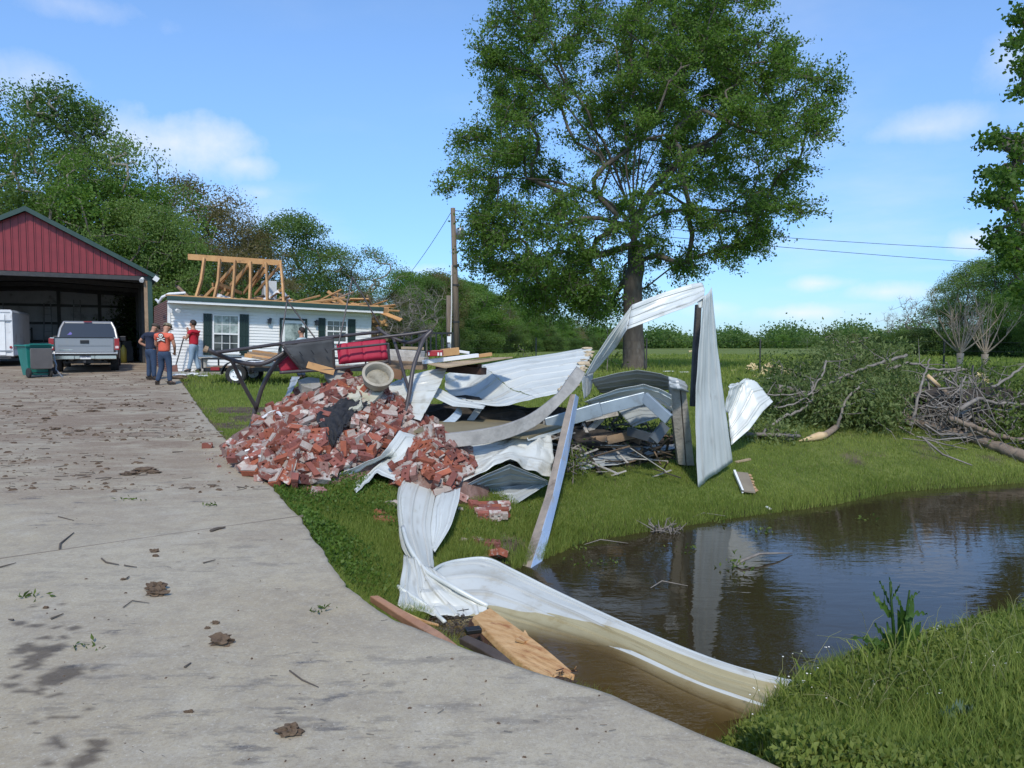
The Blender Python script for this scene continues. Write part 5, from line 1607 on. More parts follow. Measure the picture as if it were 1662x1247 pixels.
# rolled edges and seams that stand out on it
def seam(name, pts, r, m_=None, parent=None):
	P = [np.array(V(*p)) for p in pts]
	Q = [Vector(crom(P, t / 5)) for t in range((len(P) - 1) * 5 + 1)]
	mm = MB(); mm.tube(Q, r, 6)
	return mm.build(name, m_ or M_SHEET, parent, smooth=True)
seam('rolled_edge', [(r[0], r[1] - 2, r[2]) for r in RIM], 0.016, parent=run)
seam('standing_seam', [(654, 856, gl(654, 856, .14).y), (664, 888, gl(664, 888, .15).y), (690, 925, gl(690, 925, .17).y), (730, 950, 6.15), (765, 970, 6.08), (792, 984, 6.04)], 0.022, parent=run)
sheet('crumpled_side', [[gl(655, 903, .06), gl(690, 926, .14), gl(700, 931, .12)], [gl(650, 935, .06), gl(690, 948, .12), (722, 940, 6.3)], [gl(647, 960, .06), gl(680, 968, .08), (745, 962, 6.15)], [gl(644, 984, .05), (690, 987, 5.98), (790, 985, 6.06)], [gl(660, 994, .03), (700, 1003, 5.8), (790, 1000, 5.95)]], M_SHEETDIRTY, ribs=4, seed=21, parent=run, nl=7, dent=.025, rib_h=.012)
seam('rolled_edge', [(645, 952, gl(645, 952, .06).y), (660, 962, gl(660, 962, .09).y), (690, 982, gl(690, 982, .08).y), (722, 1010, 5.7)], 0.018, parent=run)
# ---------------------------------------------------------------- water, split by the dam of sheet metal
rimw = [V(*r) for r in RIM]
shore = [(-0.72, 6.55), (-0.2, 6.85), (0.15, 7.5), (0.65, 8.35), (1.6, 8.95), (2.85, 9.6), (4.3, 10.3), (5.6, 11.25), (8.05, 12.0), (16, 14.5), (30, 19.3), (30.3, 12.7), (16, 10.2), (9, 8.1), (6, 6.7), (4.1, 5.6), (3.2, 5.1), (2.4, 4.7), (2.05, 4.45)]
def flat_poly(name, pts, z, m_, label, tint=None):
	bm = bmesh.new()
	vv = [bm.verts.new((x, y, 0)) for x, y in pts]
	bm.faces.new(vv)
	bmesh.ops.triangulate(bm, faces=bm.faces[:])
	me = bpy.data.meshes.new(name)
	bm.to_mesh(me); bm.free()
	if me.polygons[0].normal.z < 0:
		me.flip_normals()
	me.materials.append(m_)
	o = link(name, me, None, (0, 0, z))
	return tag(o, label, kind='structure')
flat_poly('pond_water', shore + [(p.x + .02, p.y + 0.05) for p in reversed(rimw)], WATER, MAT_POND, 'dark still brown pond reflecting sky and tree')
MAT_PUDDLE = water_mat('muddy_shallow', (0.080, 0.050, 0.016), 0.03, 0.04, 6.0, through=1.0, tcol=((0.92, 0.86, 0.70), (0.55, 0.37, 0.16)))
nS, nC = 60, 14
slab = []
pv = []
for i in range(nS + 1):
	t = i / nS * (len(rimw) - 1)
	a = crom([np.array(p) for p in rimw], t)
	w0 = crom([np.array(V(*w)) for w in WL], t)
	b = (-0.95 + 2.25 * (i / nS), 4.85 - 1.35 * (i / nS) if i / nS < 0.75 else 3.84 + (i / nS - .75) * .5)
	for j in range(nC + 1):
		s = j / nC
		x, y = a[0] * (1 - s) + b[0] * s, (a[1] + 0.04) * (1 - s) + b[1] * s
		dist = max(0.0, (w0[1] - y))
		pv.append((x, y, 0, min(0.985, 0.05 + .93 * (lambda q: q * q * (3 - 2 * q))(min(1.0, max(0.0, (dist - .08) / .52)))) * (.75 + .25 * min(1, max(0, i - 8) / 20))))
pv = np.array(pv)
ii = np.arange((nS + 1) * (nC + 1)).reshape(nS + 1, nC + 1)
fs = np.stack([ii[:-1, :-1], ii[:-1, 1:], ii[1:, 1:], ii[1:, :-1]], -1).reshape(-1, 4)
me = npmesh('shallow_water', pv[:, :3], fs, MAT_PUDDLE, 4, True, np.stack([pv[:, 3]] * 3, 1))
if me.polygons[0].normal.z < 0:
	me.flip_normals()
tag(link('shallow_water', me, None, (0, 0, WATER + .004)), 'muddy brown shallow water held between sheet metal and driveway', kind='structure')
# ---------------------------------------------------------------- beams, posts and boards of the wreck
def path_board(name, top, bot, ds, thick, m_, label=None, cat='beam', parent=None, smooth=True, group=None, nsub=4, dvec=(0.0, 1.0, 0.0)):
	"""board following a bent path: its face lies between the pixel rows top and bot, its thickness runs away from the camera"""
	T_ = [np.array(V(*t, d)) for t, d in zip(top, ds)]
	B_ = [np.array(V(*t, d)) for t, d in zip(bot, ds)]
	n = (len(T_) - 1) * nsub + 1
	m = MB()
	e = Vector(dvec) * thick
	vs = []
	for i in range(n):
		a, b = Vector(crom(T_, i / nsub)), Vector(crom(B_, i / nsub))
		vs += [a, b, b + e, a + e]
	fs = []
	for i in range(n - 1):
		for k in range(4):
			fs.append((i * 4 + k, i * 4 + (k + 1) % 4, (i + 1) * 4 + (k + 1) % 4, (i + 1) * 4 + k))
	fs += [(3, 2, 1, 0), tuple((n - 1) * 4 + k for k in range(4))]
	m.add(vs, fs)
	o = m.build(name, m_, parent, bevel=0.006)
	if label:
		tag(o, label, cat, group)
	return o
M_BEAM = mat('weathered_beam', (0.36, 0.345, 0.315), (0.25, 0.24, 0.22), 5, 0.85, bump=0.5, dirt=(0.42, 0.41, 0.38), dirt_scale=2.2, dirt_thr=(.5, .7))
path_board('curved_beam', [(712, 706), (760, 701), (808, 693), (845, 681), (869, 668), (890, 652), (907, 637), (922, 615), (937, 595)], [(734, 727), (768, 723), (806, 717), (845, 704), (875, 688), (900, 666), (920, 646), (938, 627), (950, 606)], [8.6, 8.68, 8.8, 8.95, 9.1, 9.25, 9.4, 9.6, 9.8], 0.13, M_BEAM, 'long grey beam bowed in a sweeping curve across the wreck', 'beam')
post = empty('leaning_post', V(862, 922, 7.25), 'weathered post with a blue side leaning from the wreck into the pond', 'post')
PL = [((926, 640, 9.5), (934, 640, 9.45), (939, 645, 9.6)), ((915, 680, 9.2), (926, 682, 9.15), (931, 692, 9.3)), ((900, 745, 8.7), (911, 745, 8.66), (920, 750, 8.8)), ((885, 805, 8.2), (897, 805, 8.15), (907, 805, 8.3)), ((866, 862, 7.75), (880, 862, 7.7), (893, 862, 7.85)), ((846, 922, 7.25), (862, 922, 7.2), (877, 922, 7.35)), ((830, 968, 6.9), (847, 968, 6.85), (863, 968, 7.0))]
wv, bv = [], []
for a, b, c in PL:
	A_, B_, C_ = V(*a), V(*b), V(*c)
	wv.append((A_, B_, B_ + (C_ - B_) * 0.985, A_ + (C_ - B_)))
	nrm = (B_ - A_).normalized() * 0.006
	bv.append((B_ + nrm * .5, C_ + nrm * .5, C_ - nrm, B_ - nrm))
for nm, src, mm_ in (('timber', wv, mat('scuffed_timber', (0.34, 0.28, 0.22), (0.22, 0.19, 0.16), 5, .9, bump=.6, dirt=(0.13, 0.10, 0.075), dirt_scale=4)), ('blue_face', bv, M_BLUE)):
	m = MB()
	vs = [p for s in src for p in s]
	fs = [(i * 4 + k, i * 4 + (k + 1) % 4, (i + 1) * 4 + (k + 1) % 4, (i + 1) * 4 + k) for i in range(len(src) - 1) for k in range(4)]
	fs += [(3, 2, 1, 0), tuple((len(src) - 1) * 4 + k for k in range(4))]
	m.add(vs, fs)
	m.build(nm, mm_, post)
path_board('dark_post', [(1131, 494), (1127, 560), (1124, 620), (1122, 660)], [(1139, 497), (1136, 560), (1134, 620), (1131, 660)], [10.6, 10.65, 10.7, 10.75], 0.12, mat('old_dark_wood', (0.10, 0.09, 0.085), (0.065, 0.06, 0.057), 5, .9, bump=.4), 'dark upright timber post behind the tall white panel', 'post')
cp = empty('capped_post', V(1112, 755, 10.8), 'short weathered double-plank post with a crumpled metal cap under the arch', 'post')
path_board('plank', [(1087, 622), (1092, 680), (1101, 754)], [(1103, 622), (1107, 680), (1113, 756)], [10.25, 10.45, 10.75], 0.12, M_GREYWOOD, parent=cp)
path_board('plank', [(1104.5, 620), (1108.5, 680), (1114.5, 756)], [(1112, 622), (1119, 680), (1127, 756)], [10.28, 10.48, 10.78], 0.13, M_GREYWOOD, parent=cp)
sheet('metal_cap', [[(1085, 612, 10.2), (1087, 630, 10.15)], [(1098, 614, 10.15), (1102, 634, 10.1)], [(1111, 620, 10.3), (1114, 638, 10.28)]], M_SHEETG, ribs=0, nw=8, seed=24, parent=cp, dent=.03)
m = MB()
q = [V(672, 703, 9.2), V(700, 688, 10.0), V(790, 684, 10.4), V(914, 695, 9.9), V(858, 713, 9.0)]
m.prism(q, (0, 0, 0.03))
tag(m.build('plywood_board', mat('olive_plywood', (0.22, 0.185, 0.105), (0.17, 0.14, 0.08), 2.5, .8, dirt=(0.12, 0.10, .07), dirt_scale=3)), 'olive-brown plywood panel lying flat behind the curved beam', 'panel')
path_board('white_edge_strip', [(855, 711), (885, 704), (913, 695)], [(857, 716), (887, 709), (914, 700)], [8.98, 9.4, 9.88], .02, M_SHEET, 'white trim strip along the plywood edge above the dented sheet', 'trim strip')
path_board('bent_strip', [(698, 690), (720, 684), (738, 668), (744, 655)], [(706, 698), (732, 690), (748, 676), (750, 668)], [10.0, 10.0, 10.05, 10.1], .02, M_PURLIN, 'curled grey strip in the dark hollow over the plywood', 'strip')
path_board('bent_strip', [(752, 690), (768, 668), (778, 655)], [(762, 692), (778, 672), (786, 660)], [10.2, 10.3, 10.4], .03, M_SHEETG, 'short grey plank end poking up in the dark hollow', 'strip')
# debris under the sheets, coloured dark to stand in for the hollow's shade
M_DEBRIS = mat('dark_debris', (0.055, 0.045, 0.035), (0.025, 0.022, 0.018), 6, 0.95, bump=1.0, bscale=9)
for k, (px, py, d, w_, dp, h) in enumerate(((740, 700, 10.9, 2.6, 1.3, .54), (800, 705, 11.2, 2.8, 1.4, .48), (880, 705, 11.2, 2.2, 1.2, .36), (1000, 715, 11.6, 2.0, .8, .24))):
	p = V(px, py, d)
	o = lump('dark_hollow_debris', (p.x, d, hz(p.x, d) - .05), (w_, dp, h * 1.55), M_DEBRIS, 40 + k, amp=.22, sub=4, fr=2.2)
	tag(o, 'debris mound coloured dark as shade in the hollow underneath the wrecked sheets', None, None, 'stuff')
def hstick(a, b, w, h, m_, label, cat='board', group=None, up=(0, 0, 1), name='board'):
	mm = MB(); mm.bar(a, b, w, h, up)
	o = mm.build(name, m_, None, bevel=.004)
	return tag(o, label, cat, group)
# things seen in the hollow below the arch
for (a, b, w, m_, lab) in (((928, 715, 10.9), (985, 712, 10.7), .09, M_PINEOLD, 'round old log lying in the hollow under the arch'), ((985, 715, 10.8), (1030, 705, 10.9), .12, M_PINEOLD, 'split brown board in the hollow below the purlin'), ((955, 700, 10.9), (978, 678, 11.0), .08, M_GREYWOOD, 'grey broken board leaning in the hollow beside the post'), ((945, 690, 11.0), (952, 706, 10.8), .10, M_GREYWOOD, 'short grey stub standing in the hollow beside the post'), ((950, 682, 10.8), (1004, 671, 10.8), .06, M_GREYWOOD, 'thin grey rail just under the purlin'), ((1040, 717, 10.9), (1012, 703, 11.1), .10, M_PINEOLD, 'rust-brown splintered board at the hollow bottom')):
	hstick(V(*a), V(*b), .05, w, m_, lab)
rg = random.Random(44)
m = MB()
for k in range(260):
	px = rg.uniform(690, 1088)
	d = rg.uniform(10.1, 11.6)
	a = Vector((V(px, 600, d).x, d, 0)); a.z = hz(a.x, d) + rg.uniform(.02, .42 if px < 920 else .3)
	dv = Vector((rg.gauss(0, 1), rg.gauss(0, .4), rg.gauss(0, .35))).normalized() * rg.uniform(.08, .38)
	m.bar(a - dv, a + dv, rg.uniform(.008, .05), rg.uniform(.006, .022), mi=rg.choice((0, 0, 1, 2)))
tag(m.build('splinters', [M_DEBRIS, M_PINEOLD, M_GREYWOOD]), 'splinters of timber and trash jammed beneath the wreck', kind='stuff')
# lumber on top of the wreck
LG = 'lumber stacked behind the swing'
YB = mat('pale_lumber', (0.44, 0.33, 0.20), (0.34, 0.25, 0.15), 3, .8, bump=.2, dirt=(0.22, .17, .12), dirt_scale=3, rand=.12)
for i, (a, b, h, m_, lab) in enumerate((((600, 570, 11.3), (686, 575, 11.0), .09, M_GREYWOOD, 'topmost grey board of the stack behind the swing'), ((600, 579, 11.2), (692, 584, 10.9), .07, M_GREYWOOD, 'second grey board from the top of the stack'), ((602, 587, 11.1), (690, 591, 10.8), .06, M_PINEOLD, 'third board of the stack with a brown edge'), ((604, 595, 11.0), (690, 597, 10.7), .06, M_PINEOLD, 'lowest brown board of the stack above the pot'),
								((655, 565, 11.5), (684, 566, 11.2), .04, YB, 'pale thin board lying over the stack'), ((716, 573, 11.1), (744, 570, 11.2), .11, M_PINE, 'orange timber end beside the red package'), ((687, 588, 10.6), (775, 577, 11.0), .055, M_WHITE, 'white painted board running out past the lumber stack'), ((770, 579, 11.0), (797, 575, 11.1), .05, M_PINE, 'orange splintered end of the white board'), ((735, 569, 11.4), (762, 573, 11.4), .04, M_WHITE, 'curved white scrap behind the orange timber'))):
	hstick(V(*a), V(*b), .16 if i < 4 else .10, h, m_, lab, group=LG)
m = MB(); m.prism([V(695, 592, 10.3), V(722, 598, 10.1), V(760, 592, 10.4), V(832, 581, 10.9), V(800, 582, 11.3), V(740, 588, 11.2)], (0, 0, .015)); 
tag(m.build('plywood_sheet', YB), 'thin tan plywood sheet jutting out over the white metal', 'plywood')
hstick(V(712, 597, 11.0), V(785, 603, 10.7), .2, .10, mat('charred_wood', (0.035, 0.02, 0.014), (0.06, 0.03, 0.02), 6, .9, bump=.5), 'dark splintered timber poking out beneath the plywood')
hstick(V(745, 597, 11.1), V(779, 594, 10.9), .1, .06, bpy.data.materials['charred_wood'], 'second dark splinter just above the first')
pk = empty('red_package', V(707, 580, 10.55), 'red package with white labels lying on the lumber stack', 'package')
M_REDPK = mat('red_plastic', (0.36, 0.02, 0.028), (0.28, 0.018, 0.022), 5, 0.45)
m = MB(); m.bar(V(694, 574, 10.6), V(719, 573, 10.6), .14, .085); m.build('wrapper', M_REDPK, pk, bevel=.01)
for px in (696, 711.5, 716):
	m = MB(); c = V(px, 574.5 if px < 700 else 575, 10.526); m.box(c, (.02 if px < 700 else .024, .004, .045)); m.build('paper_label', M_WHITE, pk)
m = MB(); m.box(V(643, 607, 10.2), (.17, .12, .13), Matrix.Rotation(.2, 3, 'Y')); tag(m.build('cardboard_box', mat('brown_card', (0.22, 0.12, 0.06), (.17, .09, .05), 5, .85)), 'brown cardboard box wedged beside the concrete pot', 'box')
# planks by the slab
pk2 = (('loose_plank', [(600, 967), (655, 1003), (700, 1030), (750, 1062)], [(614, 966), (668, 998), (716, 1026), (756, 1058)], [4.95, 4.65, 4.35, 4.12], .045, mat('reddish_plank', (0.30, 0.15, 0.085), (0.38, 0.22, 0.14), 4, .75, bump=.4, dirt=(.14, .08, .05), dirt_scale=5), 'reddish plank lying along the driveway edge at the water'),)
for a in pk2:
	path_board(a[0], a[1], a[2], a[3], .05, a[5], a[6], 'plank', dvec=(0, 0.2, -1))
M_YPLANK = mat('broken_pine', (0.58, 0.38, 0.19), (0.42, 0.235, 0.095), 1.6, .7, bump=.6, bscale=3, dirt=(0.30, 0.13, 0.05), dirt_scale=.9, dirt_thr=(.56, .66), stretch=(4, 34, 8), rotz=R(46))
M_LOGBARK = mat('red_bark', (0.10, 0.045, 0.03), (0.05, 0.028, 0.02), 7, .8, bump=.6)
bp_ = empty('broken_plank', V(850, 1060, 4.75), 'yellow broken pine plank with a dark splintered end in the muddy shallows', 'plank')
path_board('bark', [(762, 1005), (796, 1040), (830, 1072), (874, 1107)], [(790, 990), (832, 1022), (879, 1058), (927, 1101)], [5.27, 4.97, 4.70, 4.44], .09, M_LOGBARK, parent=bp_, dvec=(-.25, -.25, -1))
path_board('wood', [(767, 1001), (800, 1034), (835, 1066), (880, 1100)], [(795, 986), (838, 1017), (885, 1052), (934, 1094)], [5.25, 4.95, 4.68, 4.42], .045, M_YPLANK, parent=bp_, dvec=(-.25, -.25, -1))
o = lump('splintered_end', (wmat(bp_).inverted() @ (V(910, 1100, 4.40) + Vector((0, 0, -.05)))), (.17, .09, .06), mat('wet_bark', (0.03, 0.018, 0.012), (0.06, 0.03, 0.018), 9, .7, bump=.6), 5, amp=.4, parent=bp_, sub=3)
for k in range(14):
	a = V(random.uniform(895, 934), random.uniform(1088, 1100), 4.42) + Vector((0, 0, .003))
	m = MB(); m.bar(a, a + Vector((random.uniform(-.02, .05), random.uniform(-.05, .0), random.uniform(0.0, .03))), .006, .004); m.build('splinter', M_YPLANK if k % 2 else bpy.data.materials['wet_bark'], bp_)
m = MB(); c = V(846, 1040, 4.86); m.prism([V(836, 1041, 4.80), V(847, 1034, 4.86), V(852, 1029, 4.90) + Vector((0, 0, .015)), V(861, 1041, 4.8), V(850, 1045, 4.77)], (0, 0, .015)); m.build('torn_splint', M_YPLANK, bp_)
path_board('dark_plank', [(745, 1036), (790, 1060), (836, 1092)], [(758, 1030), (808, 1054), (848, 1090)], [4.75, 4.5, 4.28], .04, mat('soaked_wood', (0.055, 0.042, 0.034), (0.085, 0.066, 0.052), 5, .6, bump=.4), 'dark soaked plank half sunk between driveway and yellow plank', 'plank', dvec=(0, 0, -1))
m = MB(); m.box(V(768, 1023, 4.95), (.11, .07, .035), Matrix.Rotation(.3, 3, 'Z')); tag(m.build('black_block', M_BLACK, bevel=.008), 'small black block beside the yellow plank', 'block')
path_board('thin_lath', [(638, 984), (680, 1004), (712, 1014)], [(640, 988), (680, 1009), (712, 1018)], [5.3, 5.2, 5.12], .02, M_YPLANK, 'thin split lath between the white sheet and the reddish plank', 'lath')
# small boards out on the lawn
g0 = G(1208, 785)
bd = empty('broken_board', g0, 'broken grey-brown board with a white edge lying on the lawn by the pond', 'board')
m = MB(); m.prism([G(1191, 768, .07), G(1204, 799, .05), G(1226, 801, .05), G(1214, 770, .08)], (0, 0, .02)); m.build('board_face', mat('grey_brown_board', (.23, .195, .14), (.18, .15, .11), 4, .85), bd)
m = MB(); m.prism([G(1190, 768, .05), G(1204, 801, .03), G(1207, 801, .035), G(1193.5, 768, .055)], (0, 0, .045)); m.build('white_edge', M_WHITE, bd)
for k in range(6):
	p = G(1216 + k * 2 + random.uniform(-1, 1), 774 + k * 5, .04)
	o = lump('torn_fibre', wmat(bd).inverted() @ p, (.07, .06, .04), mat('torn_fibre', (.45, .29, .17), (.36, .22, .12), 9, .9) if k == 0 else bpy.data.materials['torn_fibre'], k, amp=.5, parent=bd, sub=2)
hstick(G(1194, 751, .02), G(1217, 746, .02), .05, .03, YB, 'pale wood sliver lying on the grass beside the tall panel')
hstick(G(1243, 823, .02), G(1251, 827, .02), .04, .02, M_WHITE, 'tiny white scrap on the grass at the water edge', 'scrap')
# ---------------------------------------------------------------- the brick heap
def heap_h(x, y):
	"""height of the rubble above the lawn"""
	x, y = np.asarray(x, float), np.asarray(y, float)
	r1 = np.hypot((x + 2.02) / np.where(x < -2.02, 2.15, 1.75), (y - 10.2) / np.where(y < 10.2, 2.75 - 1.15 * np.clip((x + 2.35) / 1.0, 0, 1), 0.9))
	r2 = np.hypot((x + 0.88) / 0.66, (y - 8.75) / 0.75)
	h = np.maximum(1.12 * np.clip(1 - r1, 0, 1) ** 0.95, 0.60 * np.clip(1 - r2, 0, 1) ** 0.8)
	return h + 0.05 * fbm(x, y, 2.2, 2, 71) * (h > 0.03)
def hp_pt(px, py, lift=0.0):
	"""point on the rubble surface that a pixel shows"""
	ds = np.arange(6.5, 11.5, 0.01)
	u, v = (px - 831) / FPX, (623.5 - py) / FPX
	t = ds / (math.cos(PITCH) + v * math.sin(PITCH))
	x, z = u * t, CAM_Z + t * (v * math.cos(PITCH) - math.sin(PITCH))
	g = ht(x, ds) + heap_h(x, ds) + lift
	hit = z <= g
	i = int(np.argmax(hit)) if hit.any() else int(np.argmin(np.abs(z - g)))
	return Vector((x[i], ds[i], g[i]))
def brick_mat(name, base, alt, mortar_amt):
	m = mat(name, base, alt, 9, 0.92, bump=0.35, bscale=40, dirt=(0.46, 0.41, 0.36), dirt_scale=7, dirt_thr=(0.60 - mortar_amt, 0.68 - mortar_amt), rand=0.28)
	return m
M_BRICKS = [brick_mat('red_brick', (0.27, 0.085, 0.056), (0.20, 0.068, 0.05), 0.05), brick_mat('dusty_brick', (0.25, 0.125, 0.10), (0.31, 0.165, 0.13), 0.11), brick_mat('dark_brick', (0.17, 0.058, 0.047), (0.23, 0.078, 0.056), 0.04), brick_mat('orange_brick', (0.31, 0.092, 0.046), (0.23, 0.066, 0.038), 0.02)]
M_MORTAR = mat('old_mortar', (0.40, 0.34, 0.29), (0.31, 0.25, 0.21), 8, 0.95, bump=.6, dirt=(0.26, 0.12, 0.09), dirt_scale=5, rand=.15)
def brick_mesh(l, w, h, holes, broken, seed):
	"""a fired brick with core holes through its bed faces, optionally snapped off at one end"""
	rng = random.Random(seed)
	bm = bmesh.new()
	xs = [-l / 2]
	for k in range(holes):
		c = -l / 2 + l * (k + 0.5) / holes
		xs += [c - 0.014, c + 0.014]
	xs.append(l / 2)
	ys = [-w / 2, -0.014, 0.014, w / 2]
	grid = {}
	def vert(i, j, s):
		key = (i, j, s)
		if key not in grid:
			x = xs[i]
			if broken and i == len(xs) - 1:
				x += rng.uniform(-0.025, 0.012)
			elif broken and i == len(xs) - 2:
				x += 0.0
			e = 0.002
			grid[key] = bm.verts.new((x + rng.uniform(-e, e), ys[j] + rng.uniform(-e, e), s * h / 2 + rng.uniform(-e, e)))
		return grid[key]
	nx = len(xs) - 1
	for s in (-1, 1):
		for i in range(nx):
			for j in range(3):
				if holes and i % 2 == 1 and j == 1:
					q = [vert(i, 1, s), vert(i + 1, 1, s), vert(i + 1, 2, s), vert(i, 2, s)]
					cx_ = sum((v.co.x for v in q)) / 4
					d = [bm.verts.new((v.co.x * .8 + cx_ * .2, v.co.y * 0.8, s * (h / 2 - 0.022))) for v in q]
					for a in range(4):
						f = [q[a], q[(a + 1) % 4], d[(a + 1) % 4], d[a]]
						bm.faces.new(f)
					bm.faces.new(d)
					continue
				bm.faces.new([vert(i, j, s), vert(i + 1, j, s), vert(i + 1, j + 1, s), vert(i, j + 1, s)])
	for i in range(nx):
		for j in (0, 3):
			bm.faces.new([vert(i, j, -1), vert(i + 1, j, -1), vert(i + 1, j, 1), vert(i, j, 1)])
	for j in range(3):
		for i in (0, nx):
			bm.faces.new([vert(i, j, -1), vert(i, j + 1, -1), vert(i, j + 1, 1), vert(i, j, 1)])
	bmesh.ops.recalc_face_normals(bm, faces=bm.faces[:])
	me = bpy.data.meshes.new('brick')
	bm.to_mesh(me); bm.free()
	return me
def slab_mesh(dims, seed, amp=0.012):
	"""an uneven slab of old mortar"""
	rng = random.Random(seed)
	bm = bmesh.new()
	bmesh.ops.create_cube(bm, size=1.0)
	bmesh.ops.subdivide_edges(bm, edges=bm.edges[:], cuts=1, use_grid_fill=True)
	for v in bm.verts:
		v.co = Vector((v.co.x * dims[0], v.co.y * dims[1], v.co.z * dims[2])) + Vector([rng.uniform(-amp, amp) for _ in range(3)])
	me = bpy.data.meshes.new('mortar')
	bm.to_mesh(me); bm.free()
	me.materials.append(M_MORTAR)
	return me
BM = []
for i, (l, w, h, ho, br) in enumerate(((.215, .10, .07, 3, 0), (.215, .10, .07, 3, 0), (.215, .10, .07, 3, 1), (.14, .10, .07, 2, 1), (.12, .10, .07, 1, 1), (.215, .10, .07, 3, 0))):
	for j, mm_ in enumerate(M_BRICKS):
		me = brick_mesh(l, w, h, ho, br, i * 7 + j)
		me.materials.append(mm_)
		BM.append((me, i))
MORT = [slab_mesh((.19, .085, .016), 1, .004), slab_mesh((.10, .08, .018), 2, .005), slab_mesh((.085, .012, .06), 3, .004)]
BG = 'bricks of the rubble heap'
LAB = {0: 'whole red brick with core holes lying in the rubble heap', 3: 'broken red brick stump lying in the rubble heap', 1: 'red brick crusted with pale mortar lying in the rubble heap'}
rng = random.Random(99)
cand = []
tries = 0
HEAPPOLY = [(368, 742), (372, 722), (400, 712), (440, 660), (470, 615), (505, 600), (560, 606), (600, 640), (640, 640), (665, 665), (705, 688), (690, 722), (660, 712), (640, 712), (600, 745), (560, 765), (520, 785), (470, 792), (430, 778), (395, 758)]
LOBE = [(640, 770), (650, 745), (680, 722), (690, 695), (715, 700), (735, 720), (755, 730), (780, 752), (772, 775), (745, 778), (735, 800), (712, 800), (690, 765), (665, 768), (650, 795), (638, 790)]
HX_, HY_ = np.array([p[0] for p in HEAPPOLY]), 0
PTS = []
def try_add(px, py, mind):
	p = hp_pt(px, py, 0.03)
	for q in PTS:
		if (q - p).length < mind:
			return None
	PTS.append(p)
	return p
nb = 0
while nb < 292 and tries < 9000:
	tries += 1
	lobe = rng.random() < 0.2
	poly = LOBE if lobe else HEAPPOLY
	px = rng.uniform(636, 784) if lobe else rng.uniform(366, 712)
	py = rng.uniform(690, 802) if lobe else rng.uniform(598, 794)
	if not inside(np.array([px]), np.array([py]), poly)[0]:
		continue
	if inside(np.array([px]), np.array([py]), [(520, 672), (560, 655), (580, 640), (612, 648), (585, 668), (566, 690), (545, 722), (533, 716), (530, 690)])[0]:
		continue
	p = try_add(px, py, 0.104 if tries < 5000 else 0.09)
	if p is None:
		continue
	me, kind = BM[rng.randrange(len(BM))]
	o = bpy.data.objects.new('brick', me)
	COL.objects.link(o)
	e = 0.06
	gx = float(heap_h(p.x + e, p.y) - heap_h(p.x - e, p.y)) / (2 * e)
	gy = float(heap_h(p.x, p.y + e) - heap_h(p.x, p.y - e)) / (2 * e)
	nrm = Vector((-gx, -gy, 1)).normalized()
	rot = nrm.to_track_quat('Z', 'Y').to_matrix().to_4x4() @ Matrix.Rotation(rng.uniform(0, 6.28), 4, 'Z')
	style = rng.random()
	if style < 0.30:
		rot = rot @ Matrix.Rotation(R(90) + rng.gauss(0, .25), 4, 'X')
	elif style < 0.42:
		rot = rot @ Matrix.Rotation(R(rng.choice((60, 80, -70))) + rng.gauss(0, .2), 4, 'Y')
	rot = rot @ Matrix.Rotation(rng.gauss(0, .33), 4, 'X') @ Matrix.Rotation(rng.gauss(0, .33), 4, 'Y')
	o.matrix_basis = Matrix.Translation(p + Vector((0, 0, rng.uniform(-.01, .045)))) @ rot
	lab = LAB[3] if kind in (2, 3, 4) else LAB[0]
	cw = {'red_brick': 'red', 'dusty_brick': 'pinkish dusty', 'dark_brick': 'dark red', 'orange_brick': 'bright orange'}[me.materials[0].name]
	if rng.random() < 0.42:
		mo = bpy.data.objects.new('mortar', MORT[0 if kind not in (3, 4) else 1])
		COL.objects.link(mo)
		mo.parent = o
		mo.location = (0 if kind not in (3, 4) else -.0, 0, .0405 * rng.choice((-1, 1)))
		lab = LAB[1]
	tag(o, lab.replace('red brick', cw + ' brick').replace('the rubble heap', 'the small heap over the falling sheet' if lobe else 'the rubble heap'), 'brick', BG)
	nb += 1
print('bricks', nb, tries)
# mound under them and the small fragments between
xs = np.arange(-4.6, 0.3, 0.06); ys = np.arange(7.2, 11.4, 0.06)
X, Y = np.meshgrid(xs, ys)
H = heap_h(X, Y)
Z = ht(X, Y) + np.where(H > 0.012, H - 0.03, -0.10) + 0.03 * fbm(X, Y, 7, 2, 5)
i = np.arange(X.size).reshape(X.shape)
fs = np.stack([i[:-1, :-1], i[:-1, 1:], i[1:, 1:], i[1:, :-1]], -1).reshape(-1, 4)
keep = (H.ravel()[fs].max(1) > 0.012)
M_RUBBLE = mat('rubble_dust', (0.24, 0.15, 0.12), (0.15, 0.08, 0.06), 7, .95, bump=1.0, bscale=22, dirt=(0.34, 0.29, 0.25), dirt_scale=6)
me = npmesh('rubble', np.stack([X.ravel(), Y.ravel(), Z.ravel()], 1), fs[keep], M_RUBBLE, 4, True)
tag(link('rubble', me), 'brick dust and earth filling the heap of bricks', kind='stuff')
m = MB()
ch = []
